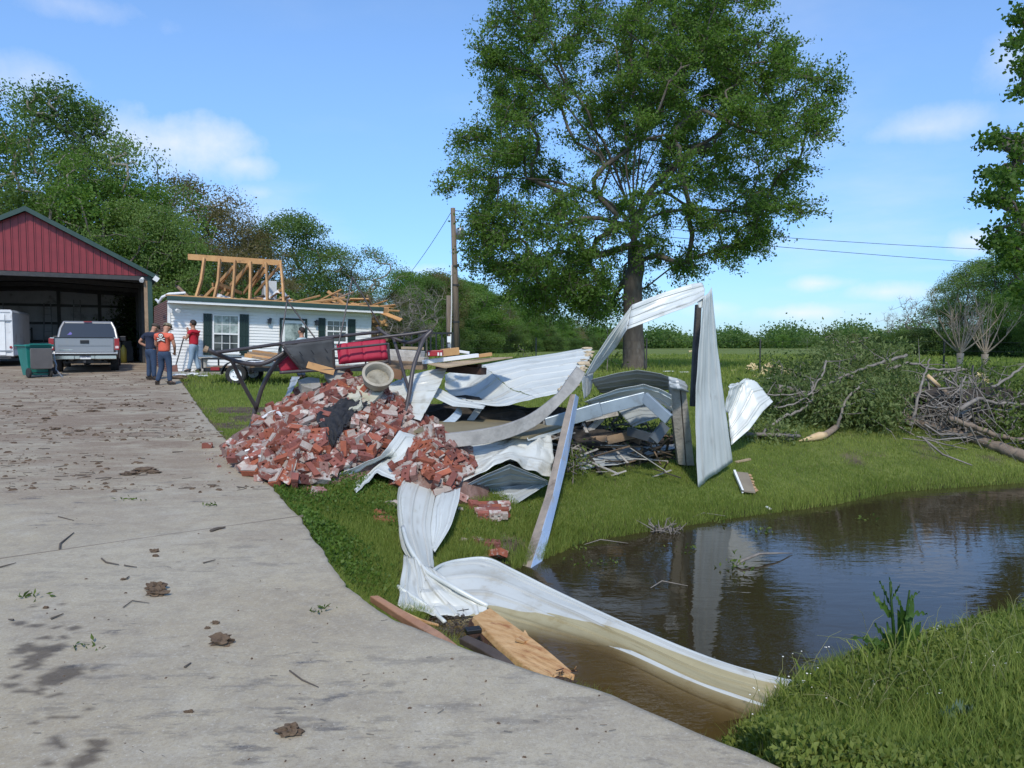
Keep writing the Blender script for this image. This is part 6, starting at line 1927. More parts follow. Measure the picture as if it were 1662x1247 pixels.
for k in range(1500):
	lobe = rng.random() < 0.15
	poly = LOBE if lobe else HEAPPOLY
	for _ in range(30):
		px = rng.uniform(636, 784) if lobe else rng.uniform(360, 712)
		py = rng.uniform(690, 802) if lobe else rng.uniform(598, 796)
		if inside(np.array([px]), np.array([py]), poly)[0]:
			break
	p = hp_pt(px, py, 0.0)
	s = rng.uniform(.02, .08) * (1.35 if rng.random() < .12 else 1)
	rt = Matrix.Rotation(rng.uniform(0, 6.3), 3, 'Z') @ Matrix.Rotation(rng.uniform(-.8, .8), 3, 'X') @ Matrix.Rotation(rng.uniform(-.8, .8), 3, 'Y')
	m.box(p + Vector((0, 0, rng.uniform(0.0, .055))), (s, s * rng.uniform(.5, 1), s * rng.uniform(.35, .9)), rt, mi=rng.choice((0, 0, 1, 1, 1)), taper=rng.uniform(.6, 1))
o = m.build('rubble', [M_BRICKS[0], M_MORTAR])
tag(o, 'crumbs of brick and mortar scattered through the heap', kind='stuff')
# single bricks around
def lone(px, py, kind, label, rz, tilt=0.0, lift=0.03, onpave=False):
	p = GD(px, py) + Vector((0, 0, lift)) if onpave else G(px, py) + Vector((0, 0, lift))
	o = bpy.data.objects.new('brick', BM[kind][0]); COL.objects.link(o)
	o.location = p
	o.rotation_euler = (tilt, tilt * .6, rz)
	return tag(o, label, 'brick', 'single bricks lying apart from the heap')
lone(338, 727, 12, 'single broken brick lying alone on the driveway concrete', .2, onpave=True)
lone(518, 803, 13, 'brick stump on the grass in front of the tent-folded sheet', .8, .3)
lone(507, 796, 19, 'thin orange brick shard flat on the grass before the heap', .3, .1, .0)
lone(807, 908, 7, 'bright orange brick tilted in the grass beside the leaning post', 2.3, .5, .05)
lone(618, 835, 19, 'half-buried orange brick in the weeds beside the falling sheet', 1.1, .4, .0)
lone(623, 846, 23, 'orange brick chip lower in the weeds beside the falling sheet', .4, .3, .0)
lone(775, 880, 18, 'brick piece half sunk in the grass near the long sheet', .9, .2, .0)
lone(795, 884, 22, 'reddish brick end by the scraped bank of earth', .2, .2, .0)
lone(770, 824, 12, 'mortar-crusted brick end beside the fallen brick panel', .5, .3)
lone(750, 818, 17, 'red and white brick end nearest the white side flap', .2, .8, .05)
o = lump('mortar_chunk', G(638, 822), (.2, .1, .07), M_MORTAR, 3, amp=.3, sub=2); tag(o, 'pale mortar chunk on the grass against the falling sheet', 'mortar chunk')
o = lump('mortar_chunk', G(748, 829), (.07, .05, .04), M_MORTAR, 4, amp=.3, sub=2); tag(o, 'small pale mortar crumb before the fallen brick panel', 'mortar chunk')
o = lump('mortar_chunk', G(752, 879), (.09, .05, .04), M_MORTAR, 6, amp=.3, sub=2); tag(o, 'white crumb on the grass under the fallen brick panel', 'mortar chunk')
# a fallen piece of wall: five courses still bonded
c0 = G(797, 838)
wallp = empty('brick_wall_piece', c0, 'fallen slab of wall with bricks still bonded in courses on the grass', 'brick panel')
RT = Matrix.Translation(c0 + Vector((0, 0.02, 0.055))) @ Matrix.Rotation(R(8), 4, 'Z') @ Matrix.Rotation(R(14), 4, 'X')
for r_ in range(4):
	n = 3 if r_ % 2 else 2
	for k in range(n):
		xo = -0.19 + k * 0.125 + (0.06 if r_ % 2 else .1) + r_ * .012
		b = bpy.data.objects.new('brick', BM[(r_ * 3 + k) % 3 + 12][0] if False else BM[12 + (r_ + k) % 4][0]); COL.objects.link(b)
		b.parent = wallp
		b.matrix_basis = wmat(wallp).inverted() @ RT @ Matrix.Translation((xo, -0.12 + r_ * 0.075, 0)) @ Matrix.Rotation(R(90), 4, 'X')
mo = MB(RT); mo.box((0.0, 0.0, -0.006), (.34, .29, .066)); mo.build('mortar', M_MORTAR, wallp)
# bigger slabs, sacks and the tarpaulin on the heap
M_STONE = mat('pale_cast_stone', (0.46, 0.45, 0.36), (0.38, 0.36, 0.28), 4, .9, bump=.5, dirt=(0.30, 0.31, 0.19), dirt_scale=5, dirt_thr=(.5, .68))
M_GREYSTONE = mat('grey_cast_stone', (0.33, 0.31, 0.27), (0.25, 0.235, 0.20), 4, .9, bump=.5, dirt=(0.20, 0.21, 0.13), dirt_scale=4)
def slab(name, pix, d, thick, m_, label, cat='slab', dd=None):
	if d < 9.6:
		d = hp_pt(sum(p[0] for p in pix) / len(pix), sum(p[1] for p in pix) / len(pix), .12).y
	pts = [V(px, py, d + (dd[k] if dd else 0)) for k, (px, py) in enumerate(pix)]
	c = sum(pts, Vector()) / len(pts)
	n = Vector()
	for k in range(len(pts)):
		n += (pts[k] - c).cross(pts[(k + 1) % len(pts)] - c)
	n.normalize()
	if n.dot(Vector((0, 0, CAM_Z)) - c) < 0:
		n = -n
	bm = bmesh.new()
	top = [bm.verts.new(p - c) for p in pts]
	bot = [bm.verts.new(p - c - n * thick) for p in pts]
	bm.faces.new(top)
	bm.faces.new(bot[::-1])
	for k in range(len(pts)):
		bm.faces.new([top[k], bot[k], bot[(k + 1) % len(pts)], top[(k + 1) % len(pts)]])
	bmesh.ops.triangulate(bm, faces=bm.faces[:])
	bmesh.ops.subdivide_edges(bm, edges=bm.edges[:], cuts=3, use_grid_fill=True)
	for v in bm.verts:
		v.co += n * mnoise.noise(v.co * 7 + c) * .022 + Vector((mnoise.noise(v.co * 11), mnoise.noise(v.co * 11 + Vector((5, 1, 2))), 0)) * .012
	bmesh.ops.recalc_face_normals(bm, faces=bm.faces[:])
	me = bpy.data.meshes.new(name)
	bm.to_mesh(me); bm.free()
	me.materials.append(m_)
	return tag(link(name, me, None, c), label, cat)
slab('stone_slab', [(579, 627), (600, 622), (621, 634), (617, 642), (600, 656), (589, 658), (583, 645)], 9.35, .05, M_STONE, 'largest pale stone slab with a jagged edge below the concrete pot', dd=[.15, .2, .15, .05, -.15, -.15, 0])
slab('stone_slab', [(556, 645), (565, 632), (582, 634), (586, 642), (576, 652), (572, 648), (562, 650)], 9.4, .05, M_STONE, 'small pale stone slab leaning beside the largest slab', dd=[.1, .1, .1, 0, -.1, -.1, 0])
slab('stone_slab', [(556, 655), (575, 655), (585, 644), (588, 655), (580, 664), (562, 666)], 9.22, .05, M_STONE, 'curved pale stone piece lying above the black tarpaulin', dd=[.1, .1, .15, 0, -.1, -.1])
slab('stone_piece', [(526, 602), (548, 601), (566, 607), (575, 615), (571, 630), (556, 626), (540, 618), (530, 614)], 9.85, .08, M_GREYSTONE, 'grey draped slab under the swing seat edge', dd=[.2, .2, .2, .1, -.1, -.1, 0, .1])
slab('stone_piece', [(484, 617), (500, 613), (518, 615), (521, 626), (508, 632), (490, 627)], 9.85, .12, M_GREYSTONE, 'mossy grey chunk at the top of the brick heap', dd=[.1, .2, .2, 0, -.1, -.1])
slab('stone_piece', [(518, 596), (525, 591), (534, 594), (537, 602), (522, 602)], 9.9, .06, M_GREYSTONE, 'small pale chunk resting against the hanging seat frame', dd=[0, .1, .1, 0, 0])
# concrete pot tipped towards the camera
pc = V(613, 611, 9.55)
ax = Vector((0.25, -0.72, 0.66)).normalized()
PM = Matrix.Translation(pc) @ ax.to_track_quat('Z', 'Y').to_matrix().to_4x4()
pot = empty('concrete_pot', V(613, 640, 9.7), 'round concrete planter pot tipped over on top of the heap', 'planter')
m = MB(); m.lathe([(0, -.26), (.115, -.26), (.145, -.12), (.165, -.10), (.165, -.085), (.178, -.08), (.20, .0), (.205, .05), (.17, .055), (.155, .02), (.15, -.05)], PM, 28)
m.build('pot_wall', mat('buff_concrete', (0.40, 0.36, 0.28), (0.32, 0.285, 0.22), 5, .9, bump=.4, dirt=(0.22, .19, .14), dirt_scale=4), pot, smooth=True).data.set_sharp_from_angle(angle=R(35))
m = MB(); m.lathe([(0, -.035), (.08, -.03), (.152, -.045)], PM, 24); m.build('dried_soil', mat('dry_grey_soil', (0.34, 0.31, 0.24), (0.22, .20, .15), 9, .95, bump=.8, dirt=(.12, .10, .07), dirt_scale=8), pot, smooth=True)
# black tarpaulin draped down the heap
TA = [(600, 648), (588, 655), (572, 664), (558, 672), (548, 690), (541, 706), (536, 722)]
TB = [(556, 648), (534, 660), (519, 669), (513, 681), (521, 694), (531, 708), (538, 726)]
TC = [(596, 656), (588, 668), (580, 678), (570, 692), (560, 704), (552, 716), (546, 724)]
vs, fs = [], []
nu, nv = 48, 26
for i in range(nu + 1):
	t = i / nu * (len(TA) - 1)
	a = crom([np.array(p, float) for p in TB], t); b = crom([np.array(p, float) for p in TC if True], t)
	c_ = crom([np.array(p, float) for p in TA], t)
	for j in range(nv + 1):
		s = j / nv
		q = (a * (1 - s) ** 2 + c_ * 2 * s * (1 - s) + b * s * s) if False else a * (1 - s) + b * s + (c_ - b) * max(0, s - .6)
		p = hp_pt(q[0], q[1], 0.115)
		w = mnoise.noise(Vector((i * .30, j * .30, 0))) * .05 + mnoise.noise(Vector((i * .8, j * .6, 3))) * .03
		vs.append(p + Vector((0, -.55, .8)) * w)
for i in range(nu):
	for j in range(nv):
		fs.append((i * (nv + 1) + j, i * (nv + 1) + j + 1, (i + 1) * (nv + 1) + j + 1, (i + 1) * (nv + 1) + j))
m = MB(); m.add(vs, fs)
tag(m.build('black_tarpaulin', mat('black_fabric', (0.012, 0.013, 0.016), (0.022, 0.023, 0.027), 6, .8, bump=.5, bscale=30), smooth=True, solid=.004), 'crumpled black tarpaulin draped down the brick heap', 'tarpaulin')
sheet('roof_sheet', [[(462, 652, 10.0), (474, 612, 10.5)], [(470, 645, 9.9), (487, 612, 10.4)]], M_SHEETG, 'dark grey ribbed sheet edge standing behind the heap beside the swing leg', ribs=3, seed=31, nl=6)
for (pts, lab, r_) in (([(418, 684), (430, 676), (442, 669), (452, 670), (456, 675)], 'white curled strip on the shoulder of the heap by the swing leg', .02), ([(398, 733), (408, 731), (416, 738), (424, 744)], 'white torn edge of plastic low on the heap', .016), ([(392, 740), (402, 745), (413, 736)], 'white scrap at the foot of the heap by the driveway', .02)):
	P = [np.array(hp_pt(px, py, .09)) for px, py in pts]
	m = MB(); m.tube([Vector(crom(P, t / 4)) for t in range((len(P) - 1) * 4 + 1)], r_, 5)
	tag(m.build('white_strip', M_WHITE), lab, 'strip')
for (a, b, w, lab) in (((498, 592, 9.75), (542, 604, 9.9), .09, 'orange-brown timber jammed below the swing seat'), ((566, 628, 9.6), (536, 660, 9.35), .03, 'thin pale stick poking out of the bricks')):
	hstick(V(*a), V(*b), .06, w, M_PINE, lab)
hstick(V(519, 668, 9.3), V(552, 645, 9.5), .03, .04, M_BLACK, 'black bar edge above the tarpaulin')
# mortar bits on the slab beside the heap
m = MB()
for k in range(60):
	p = GD(rng.uniform(330, 470), rng.uniform(735, 790) if rng.random() < .6 else rng.uniform(690, 760))
	if p.x > float(drv_edge(p.y)) - .02:
		continue
	s = rng.uniform(.012, .04)
	m.box(p + Vector((0, 0, s * .25)), (s, s, s * .5), Matrix.Rotation(rng.uniform(0, 6), 3, 'Z'), mi=rng.choice((0, 1, 1)))
tag(m.build('rubble', [M_BRICKS[0], M_MORTAR]), 'loose crumbs of brick on the concrete beside the heap', kind='stuff')
# ---------------------------------------------------------------- the wrecked swing
M_FRAME = mat('bronze_powdercoat', (0.050, 0.042, 0.042), (0.065, 0.056, 0.055), 5, .42)
sw = empty('garden_swing', V(540, 640, 9.8), 'wrecked dark metal garden swing with a red cushion lying on the heap', 'garden swing')
M_RED2 = mat('red_cushion_fabric', (0.38, 0.012, 0.040), (0.30, 0.008, 0.03), 3, .7, bump=.2, bscale=8)
M_MESHCLOTH = mat('grey_sling_fabric', (0.070, 0.072, 0.072), (0.05, 0.052, 0.053), 6, .75)
def rail(name, pts, w=0.034, h=0.055, parent=None):
	P = [np.array(V(*p)) for p in pts]
	n = 5
	Q = [Vector(crom(P, t / n)) for t in range((len(P) - 1) * n + 1)]
	mm = MB(); mm.tube(Q, [w * .46 + .006] * len(Q), 8)
	return mm.build(name, M_FRAME, parent or sw, smooth=True)
rail('leg', [(402, 712, 9.75), (417, 657, 9.75), (428, 624, 9.72), (447, 592, 9.7), (469, 572, 9.7)], .052)
rail('brace', [(376, 584, 9.3), (392, 619, 9.5), (417, 664, 9.72)], .042)
rail('side_arch', [(336, 567, 9.0), (348, 573, 9.05), (375, 584, 9.3), (398, 590, 9.4), (424, 591, 9.5), (448, 581, 9.6), (470, 566, 9.7)], .05)
m = MB(); m.tube([V(331, 566, 8.98), V(337, 568, 9.0)], .042, 10, cap=False); m.build('tube_end', M_PINEOLD, sw)
rail('top_bar', [(346, 573, 9.05), (400, 566, 9.3), (457, 558, 9.6), (541, 547, 10.0), (617, 539, 10.35)], .036)
rail('top_bar', [(570, 556, 10.1), (617, 548, 10.3), (660, 543, 10.35), (698, 537, 10.4)], .032)
rail('side_arch', [(613, 532, 10.6), (622, 540, 10.55), (638, 549, 10.5), (662, 556, 10.45), (680, 551, 10.4), (701, 537, 10.35)], .045)
rail('leg', [(701, 537, 10.35), (690, 548, 10.3), (683, 562, 10.2), (671, 597, 10.0), (664, 640, 9.8), (657, 676, 9.6)], .052)
rail('brace', [(639, 550, 10.5), (648, 580, 10.3), (655, 605, 10.1), (664, 634, 9.85)], .036)
for pts in ([(572, 450, 10.3), (561, 505, 10.1), (549, 562, 9.9)], [(572, 450, 10.3), (592, 485, 10.3), (616, 528, 10.35)], [(466, 488, 9.9), (459, 533, 9.75), (451, 579, 9.6)], [(466, 488, 9.9), (489, 519, 9.9), (513, 551, 9.85)]):
	rail('hanger_rod', pts, .010)
# sling seat and cushions
P0 = [[(458, 561, 9.55), (478, 585, 9.62), (492, 602, 9.75)], [(500, 556, 9.75), (512, 580, 9.82), (522, 601, 9.9)], [(541, 551, 9.95), (543, 572, 9.95), (544, 600, 9.98)]]
sheet('sling_seat', P0, M_MESHCLOTH, ribs=0, nw=10, seed=41, parent=sw, dent=.02)
for px in (489, 508, 530):
	m = MB(); m.bar(V(px - 3, 571 - (px - 489) * .12, 9.6 + (px - 489) * .004), V(px + 2, 578 - (px - 489) * .12, 9.62 + (px - 489) * .004), .01, .01); m.build('slot', M_BLACK, sw)
rail('seat_rail', [(457, 560, 9.55), (500, 555, 9.75), (541, 550, 9.95)], .026)
rail('seat_rail', [(459, 562, 9.54), (474, 582, 9.6), (492, 603, 9.74)], .026)
rail('seat_rail', [(454, 605, 9.6), (500, 602, 9.75), (545, 599, 9.9), (585, 594, 10.05), (631, 587, 10.2)], .034)
rail('seat_rail', [(541, 567, 9.78), (585, 563, 9.95), (630, 558, 10.1)], .022)
rail('seat_rail', [(541, 566, 9.8), (542, 585, 9.85), (543, 602, 9.9)], .026)
rail('seat_rail', [(630, 557, 10.1), (631, 575, 10.12), (633, 592, 10.15)], .026)
def cushion(name, quad, thick, tufts, parent):
	"""padded cushion between four corners (px, py, d), with stitched channels"""
	q = [np.array(V(*p)) for p in quad]
	n = Vector((np.cross(q[1] - q[0], q[3] - q[0])).tolist()).normalized()
	if n.dot(Vector((0, 0, CAM_Z)) - Vector(q[0].tolist())) < 0:
		n = -n
	vs, fs = [], []
	nu, nv = 44, 18
	for side in (1, -1):
		for i in range(nu + 1):
			for j in range(nv + 1):
				u, v = i / nu, j / nv
				p = q[0] * (1 - u) * (1 - v) + q[1] * u * (1 - v) + q[2] * u * v + q[3] * (1 - u) * v
				edge = (1 - (2 * u - 1) ** 10) * (1 - (2 * v - 1) ** 6)
				puff = thick * (max(edge, 0) ** .5)
				if side == 1:
					puff *= 1 - .28 * sum(math.exp(-((u - t) / .018) ** 2) for t in tufts) - .06 * abs(mnoise.noise(Vector((u * 5, v * 3, 0))))
				vs.append(Vector(p.tolist()) + n * puff * side * (.75 if side == 1 else .4))
	for s in (0, 1):
		o_ = s * (nu + 1) * (nv + 1)
		for i in range(nu):
			for j in range(nv):
				a = o_ + i * (nv + 1) + j
				fs.append((a, a + 1, a + nv + 2, a + nv + 1))
	mm = MB(); mm.add(vs, fs)
	return mm.build(name, M_RED2, parent, smooth=True)
cushion('cushion', [(546, 559, 10.05), (626, 551, 10.35), (630, 584, 10.2), (550, 592, 9.95)], .11, (.2, .5, .87), sw)
cushion('cushion', [(451, 592, 9.75), (470, 575, 9.8), (486, 600, 9.85), (456, 605, 9.75)], .06, (), sw)
# ---------------------------------------------------------------- pickup truck
M_SILVER = mat('silver_paint', (0.27, 0.27, 0.265), None, rough=0.34, metal=0.5, dirt=(0.30, 0.28, 0.25), dirt_scale=1.5)
M_CHROME = mat('chrome', (0.62, 0.62, 0.60), None, rough=0.18, metal=0.95)
M_TGLASS = mat('tinted_glass', (0.020, 0.024, 0.030), None, rough=0.06, spec=.8)
M_TAIL = mat('tail_light_red', (0.26, 0.008, 0.012), None, rough=.2, spec=.7)
M_LENSW = mat('reverse_lens', (0.62, 0.50, 0.48), None, rough=.2)
TL = GD(139, 605); TL = Vector((V(139, 605, 25.0).x, 25.0, dz(25.0)))
TT = Matrix.Translation(TL) @ Matrix.Rotation(R(27), 4, 'Z')
truck = empty('pickup_truck', TL, 'silver pickup truck parked with its tailgate towards us before the barn', 'pickup truck')
def tbuild(fn, name, m_, parent=truck, **k):
	m = MB(TT); fn(m); return m.build(name, m_, parent, **k)
W = 0.98
bed = [(0.04, 0.60), (0.04, 1.17), (2.0, 1.17), (2.0, 0.60)]
for s in (-1, 1):
	def f(m, s=s):
		pts = [(0.03, 0.62), (0.03, 1.18), (2.02, 1.18), (2.02, 0.48), (1.62, 0.48)]
		for a in range(0, 181, 20):
			pts.append((1.15 + 0.45 * math.cos(R(a)), 0.50 + 0.40 * math.sin(R(a))))
		pts.append((0.68, 0.50))
		m.prism([(s * W, y, z) for y, z in pts], (-s * 0.06, 0, 0))
	tbuild(f, 'bed_side', M_SILVER)
	def f(m, s=s):
		pts = [(2.06, 0.45), (2.06, 1.12), (5.35, 1.05), (5.42, 0.55), (4.95, 0.5)]
		for a in range(0, 181, 20):
			pts.append((4.45 + 0.45 * math.cos(R(a)), 0.50 + 0.40 * math.sin(R(a))))
		pts.append((3.9, 0.42))
		m.prism([(s * W, y, z) for y, z in pts], (-s * 0.08, 0, 0))
	tbuild(f, 'side_panel', M_SILVER)
	def f(m, s=s):
		m.box((s * (W - .02), 0.02, 0.965), (0.15, 0.10, 0.40))
	tl = tbuild(f, 'tail_light', M_TAIL, bevel=.015)
	def f(m, s=s):
		m.box((s * (W - .02), -0.034, 0.865), (0.10, 0.012, 0.08))
	tbuild(f, 'reverse_lens', M_LENSW, tl)
	def f(m, s=s):
		m.box((s * (W - .05), 0.02, 1.175), (0.12, 0.09, 0.03))
	tbuild(f, 'lamp_cap', M_CHROME)
	def f(m, s=s):
		m.tube([(s * 0.93, 2.1, 1.13), (s * 0.86, 2.28, 1.52), (s * .75, 2.40, 1.76)], [.05, .048, .045], 8)
	tbuild(f, 'rear_pillar', M_SILVER)
	def f(m, s=s):
		m.box((s * 1.10, 3.55, 1.18), (.22, .10, .20)); m.box((s * 0.98, 3.55, 1.12), (.1, .05, .05))
	tbuild(f, 'mirror', M_BLACK, bevel=.03)
	def f(m, s=s):
		m.prism([(s * .955, 2.2, 1.14), (s * .83, 2.5, 1.70), (s * .83, 3.5, 1.70), (s * .955, 4.1, 1.12)], (-s * .02, 0, 0))
	tbuild(f, 'side_window', M_TGLASS)
	for yw in (1.15, 4.45):
		wr = Matrix.Translation((s * 0.86, yw, 0.39)) @ Matrix.Rotation(R(90), 4, 'Y')
		t = tbuild(lambda m, wr=wr: m.lathe([(.22, -.12), (.33, -.13), (.375, -.12), (.39, -.08), (.39, .08), (.375, .12), (.33, .13), (.22, .12), (.22, -.12)], wr, 28), 'wheel', M_RUBBER, smooth=True)
		t.data.set_sharp_from_angle(angle=R(40))
		tbuild(lambda m, wr=wr, s=s: m.lathe([(0, s * .09), (.10, s * .10), (.12, s * .07), (.20, s * .08), (.222, s * .115), (.222, -s * .1), (0, -s * .1)], wr, 20), 'rim', M_CHROME, t)
		for a in range(30):
			ang = 2 * math.pi * a / 30
			pass
	tbuild(lambda m, s=s: m.lathe([(.045, 0), (.06, 0), (.06, .35), (.045, .35), (.045, 0)], Matrix.Translation((s * .52, -0.02, .41)) @ Matrix.Rotation(R(-90), 4, 'X'), 14), 'exhaust_pipe', M_DARKSTEEL)
tg_ = tbuild(lambda m: m.prism([(-.86, 0.0, .69), (.86, 0, .69), (.86, 0.02, 1.18), (-.86, .02, 1.18)], (0, .05, 0)), 'tailgate', M_SILVER, bevel=.012)
hp_ = tbuild(lambda m: m.box((0, -.004, 1.045), (.26, .02, .12)), 'handle', M_BLACK, tg_, bevel=.012)
tbuild(lambda m: m.box((0, -.006, .915), (1.55, .008, .012)), 'crease_line', M_SILVER, tg_)
tbuild(lambda m: m.box((-.55, -.006, .775), (.38, .006, .03)), 'badge', M_CHROME, tg_)
tbuild(lambda m: m.box((0, .03, 1.19), (1.72, .06, .025)), 'tailgate_cap', M_BLACK, tg_)
bump_ = tbuild(lambda m: (m.box((0, -.14, .655), (1.98, .22, .05)), m.box((-.62, -.20, .535), (.66, .09, .16)), m.box((.62, -.20, .535), (.66, .09, .16)), m.box((0, -.17, .535), (.62, .05, .15))), 'bumper', M_CHROME, bevel=.02)
tbuild(lambda m: m.box((0, -.15, .60), (1.9, .2, .05)), 'bumper_step', M_BLACK, bump_)
pl_ = tbuild(lambda m: m.box((0.02, -.205, .54), (.31, .008, .15)), 'licence_plate', mat('plate_white', (.72, .73, .72), None, rough=.5), bump_)
fc = bpy.data.curves.new('plate_text', 'FONT')
fc.body = 'C887981'
fc.size = 0.095
fc.align_x = 'CENTER'; fc.align_y = 'CENTER'
fc.extrude = .001
fc.materials.append(mat('plate_ink', (.05, .06, .14), None, rough=.6))
_f = bpy.data.objects.new('plate_curve', fc); COL.objects.link(_f); bpy.context.view_layer.update()
fo = bpy.data.objects.new('plate_text', bpy.data.meshes.new_from_object(_f.evaluated_get(bpy.context.evaluated_depsgraph_get())))
bpy.data.objects.remove(_f); COL.objects.link(fo)
fo.parent = pl_
fo.matrix_basis = wmat(pl_).inverted() @ TT @ Matrix.Translation((.02, -.2105, .535)) @ Matrix.Rotation(R(90), 4, 'X')
tbuild(lambda m: (m.box((0, .1, .38), (.5, .1, .12)), m.box((0, -.2, .38), (.07, .2, .07)), m.box((0, .25, .36), (1.3, .1, .08))), 'tow_hitch', M_DARKSTEEL)
tbuild(lambda m: (m.tube([(-.8, 1.15, .39), (.8, 1.15, .39)], .05, 10), m.lathe([(0, -.13), (.1, -.1), (.14, 0), (.1, .1), (0, .13)], Matrix.Translation((0, 1.15, .36)), 14)), 'rear_axle', M_DARKSTEEL)
for s in (-1, 1):
	tbuild(lambda m, s=s: m.box((s * .42, 2.7, .48), (.1, 5.0, .12)), 'chassis_rail', M_DARKSTEEL)
	tbuild(lambda m, s=s: m.tube([(s * .42, .85, .5), (s * .42, .95, .3)], .035, 8), 'shock_absorber', M_DARKSTEEL)
tbuild(lambda m: m.box((0, 1.0, .68), (1.8, 1.95, .05)), 'bed_floor', M_DARKSTEEL)
tbuild(lambda m: m.prism([(-.80, 2.36, 1.73), (.80, 2.36, 1.73), (.78, 2.44, 1.81), (-.78, 2.44, 1.81)], (0, 1.35, -.02)), 'cab_roof', M_SILVER, bevel=.03)
tbuild(lambda m: m.box((0, 2.36, 1.785), (.26, .03, .035)), 'brake_lamp', M_TAIL)
tbuild(lambda m: m.prism([(-.90, 2.08, 1.16), (.90, 2.08, 1.16), (.76, 2.38, 1.735), (-.76, 2.38, 1.735)], (0, .02, .01)), 'rear_window', M_TGLASS)
tbuild(lambda m: m.prism([(-.66, 2.165, 1.30), (-.52, 2.165, 1.30), (-.50, 2.19, 1.36), (-.56, 2.21, 1.40), (-.6, 2.18, 1.34)], (0, -.012, .006)), 'window_sticker', mat('violet_sticker', (.13, .11, .36), None))
tbuild(lambda m: m.box((0, 2.08, .85), (1.84, .06, .62)), 'cab_back', M_SILVER)
tbuild(lambda m: m.prism([(-.93, 2.1, .42), (.93, 2.1, .42), (.93, 2.1, 1.12), (-.93, 2.1, 1.12)], (0, 1.9, 0)), 'cab_lower', M_DARKSTEEL)
tbuild(lambda m: m.prism([(-.9, 4.05, 1.12), (.9, 4.05, 1.12), (.88, 5.3, 1.02), (-.88, 5.3, 1.02)], (0, 0, -.04)), 'bonnet', M_SILVER)
tbuild(lambda m: m.prism([(-.9, 4.12, 1.12), (.9, 4.12, 1.12), (.77, 3.72, 1.72), (-.77, 3.72, 1.72)], (0, -.02, 0)), 'windscreen', M_TGLASS)
tbuild(lambda m: m.box((0, 5.38, .72), (1.86, .12, .5)), 'front_grille', M_BLACK)
# ---------------------------------------------------------------- enclosed trailer by the barn
EL = Vector((V(-20, 590, 28.2).x, 28.2, dz(28.2)))
ET = Matrix.Translation(EL) @ Matrix.Rotation(R(24), 4, 'Z')
et = empty('enclosed_trailer', EL, 'white enclosed cargo trailer parked at the barn opening', 'trailer')
def eb(fn, name, m_, parent=et, **k):
	m = MB(ET); fn(m); return m.build(name, m_, parent, **k)
M_TRW = mat('trailer_white', (.66, .67, .67), (.58, .59, .59), 2, .35, dirt=(.36, .34, .31), dirt_scale=1.4)
eb(lambda m: m.box((0, 1.75, 1.27), (1.7, 3.5, 1.72)), 'trailer_body', M_TRW, bevel=.04)
eb(lambda m: m.prism([(-.87, -.03, 2.1), (.87, -.03, 2.1), (.80, -.03, 2.2), (-.80, -.03, 2.2)], (0, 3.56, 0)), 'roof', M_TRW)
dr = eb(lambda m: m.box((-.08, -.02, 1.24), (1.36, .035, 1.56)), 'rear_door', M_WHITE)
for zz_ in (.62, 1.78):
	eb(lambda m, z=zz_: m.box((.62, -.045, z), (.42, .02, .05)), 'hinge', M_GREYMETAL, dr)
eb(lambda m: m.box((.16, -.045, 1.2), (.05, .03, .06)), 'latch', M_BLACK, dr)
for s in (-1, 1):
	eb(lambda m, s=s: m.box((s * .82, -.01, 1.27), (.06, .06, 1.7)), 'corner_post', M_TRW)
	eb(lambda m, s=s: m.tube([(s * .78, -.05, .76), (s * .78, -.07, .76)], .05, 12), 'tail_light', M_TAIL)
	wr = Matrix.Translation((s * .98, 1.6, .33)) @ Matrix.Rotation(R(90), 4, 'Y')
	t = eb(lambda m, wr=wr: m.lathe([(.0, -.09), (.30, -.1), (.33, -.06), (.33, .06), (.30, .1), (0, .09)], wr, 22), 'wheel', M_RUBBER, smooth=True)
	eb(lambda m, s=s: m.prism([(s * .87, 1.05, .40), (s * .87, 1.12, .66), (s * .87, 1.3, .78), (s * .87, 1.9, .78), (s * .87, 2.08, .66), (s * .87, 2.15, .40), (s * .87, 2.1, .40), (s * .87, 1.95, .68), (s * .87, 1.3, .70), (s * .87, 1.12, .40)], (s * .25, 0, 0)), 'fender', M_CHROME)
eb(lambda m: (m.box((0, 1.75, .37), (1.5, 3.4, .10)), m.box((0, 4.1, .37), (.12, 1.3, .1))), 'chassis', M_DARKSTEEL)
eb(lambda m: m.tube([(-.6, -.02, .33), (-.6, -.02, .0)], .03, 8), 'support_leg', M_DARKSTEEL)
# ---------------------------------------------------------------- wheeled bin
GL = GD(66, 613)
GT = Matrix.Translation(GL) @ Matrix.Rotation(R(54), 4, 'Z')
M_TEAL = mat('teal_plastic', (0.016, 0.20, 0.165), (0.013, 0.16, 0.135), 4, .45)
M_LIDG = mat('grey_lid', (0.105, 0.098, 0.094), (.13, .12, .115), 3, .6)
gb = empty('wheeled_bin', GL, 'teal wheeled rubbish bin with its grey lid hanging open', 'rubbish bin')
def bb(fn, name, m_, parent=gb, **k):
	m = MB(GT); fn(m); return m.build(name, m_, parent, **k)
def f(m):
	lo, hi = [(-.29, .10), (.29, .10), (.25, .62), (-.25, .62)], [(-.37, .02), (.37, .02), (.35, .78), (-.35, .78)]
	vs = [(x, y, .07) for x, y in lo] + [(x, y, 1.0) for x, y in hi] + [(x * .94, .02 + (y - .02) * .94 + .03, 1.0) for x, y in hi] + [(x * .9, y, .3) for x, y in lo]
	m.add(vs, [(3, 2, 1, 0)] + [(i, (i + 1) % 4, 4 + (i + 1) % 4, 4 + i) for i in range(4)] + [(4 + i, 4 + (i + 1) % 4, 8 + (i + 1) % 4, 8 + i) for i in range(4)] + [(8 + i, 8 + (i + 1) % 4, 12 + (i + 1) % 4, 12 + i) for i in range(4)] + [(12, 13, 14, 15)])
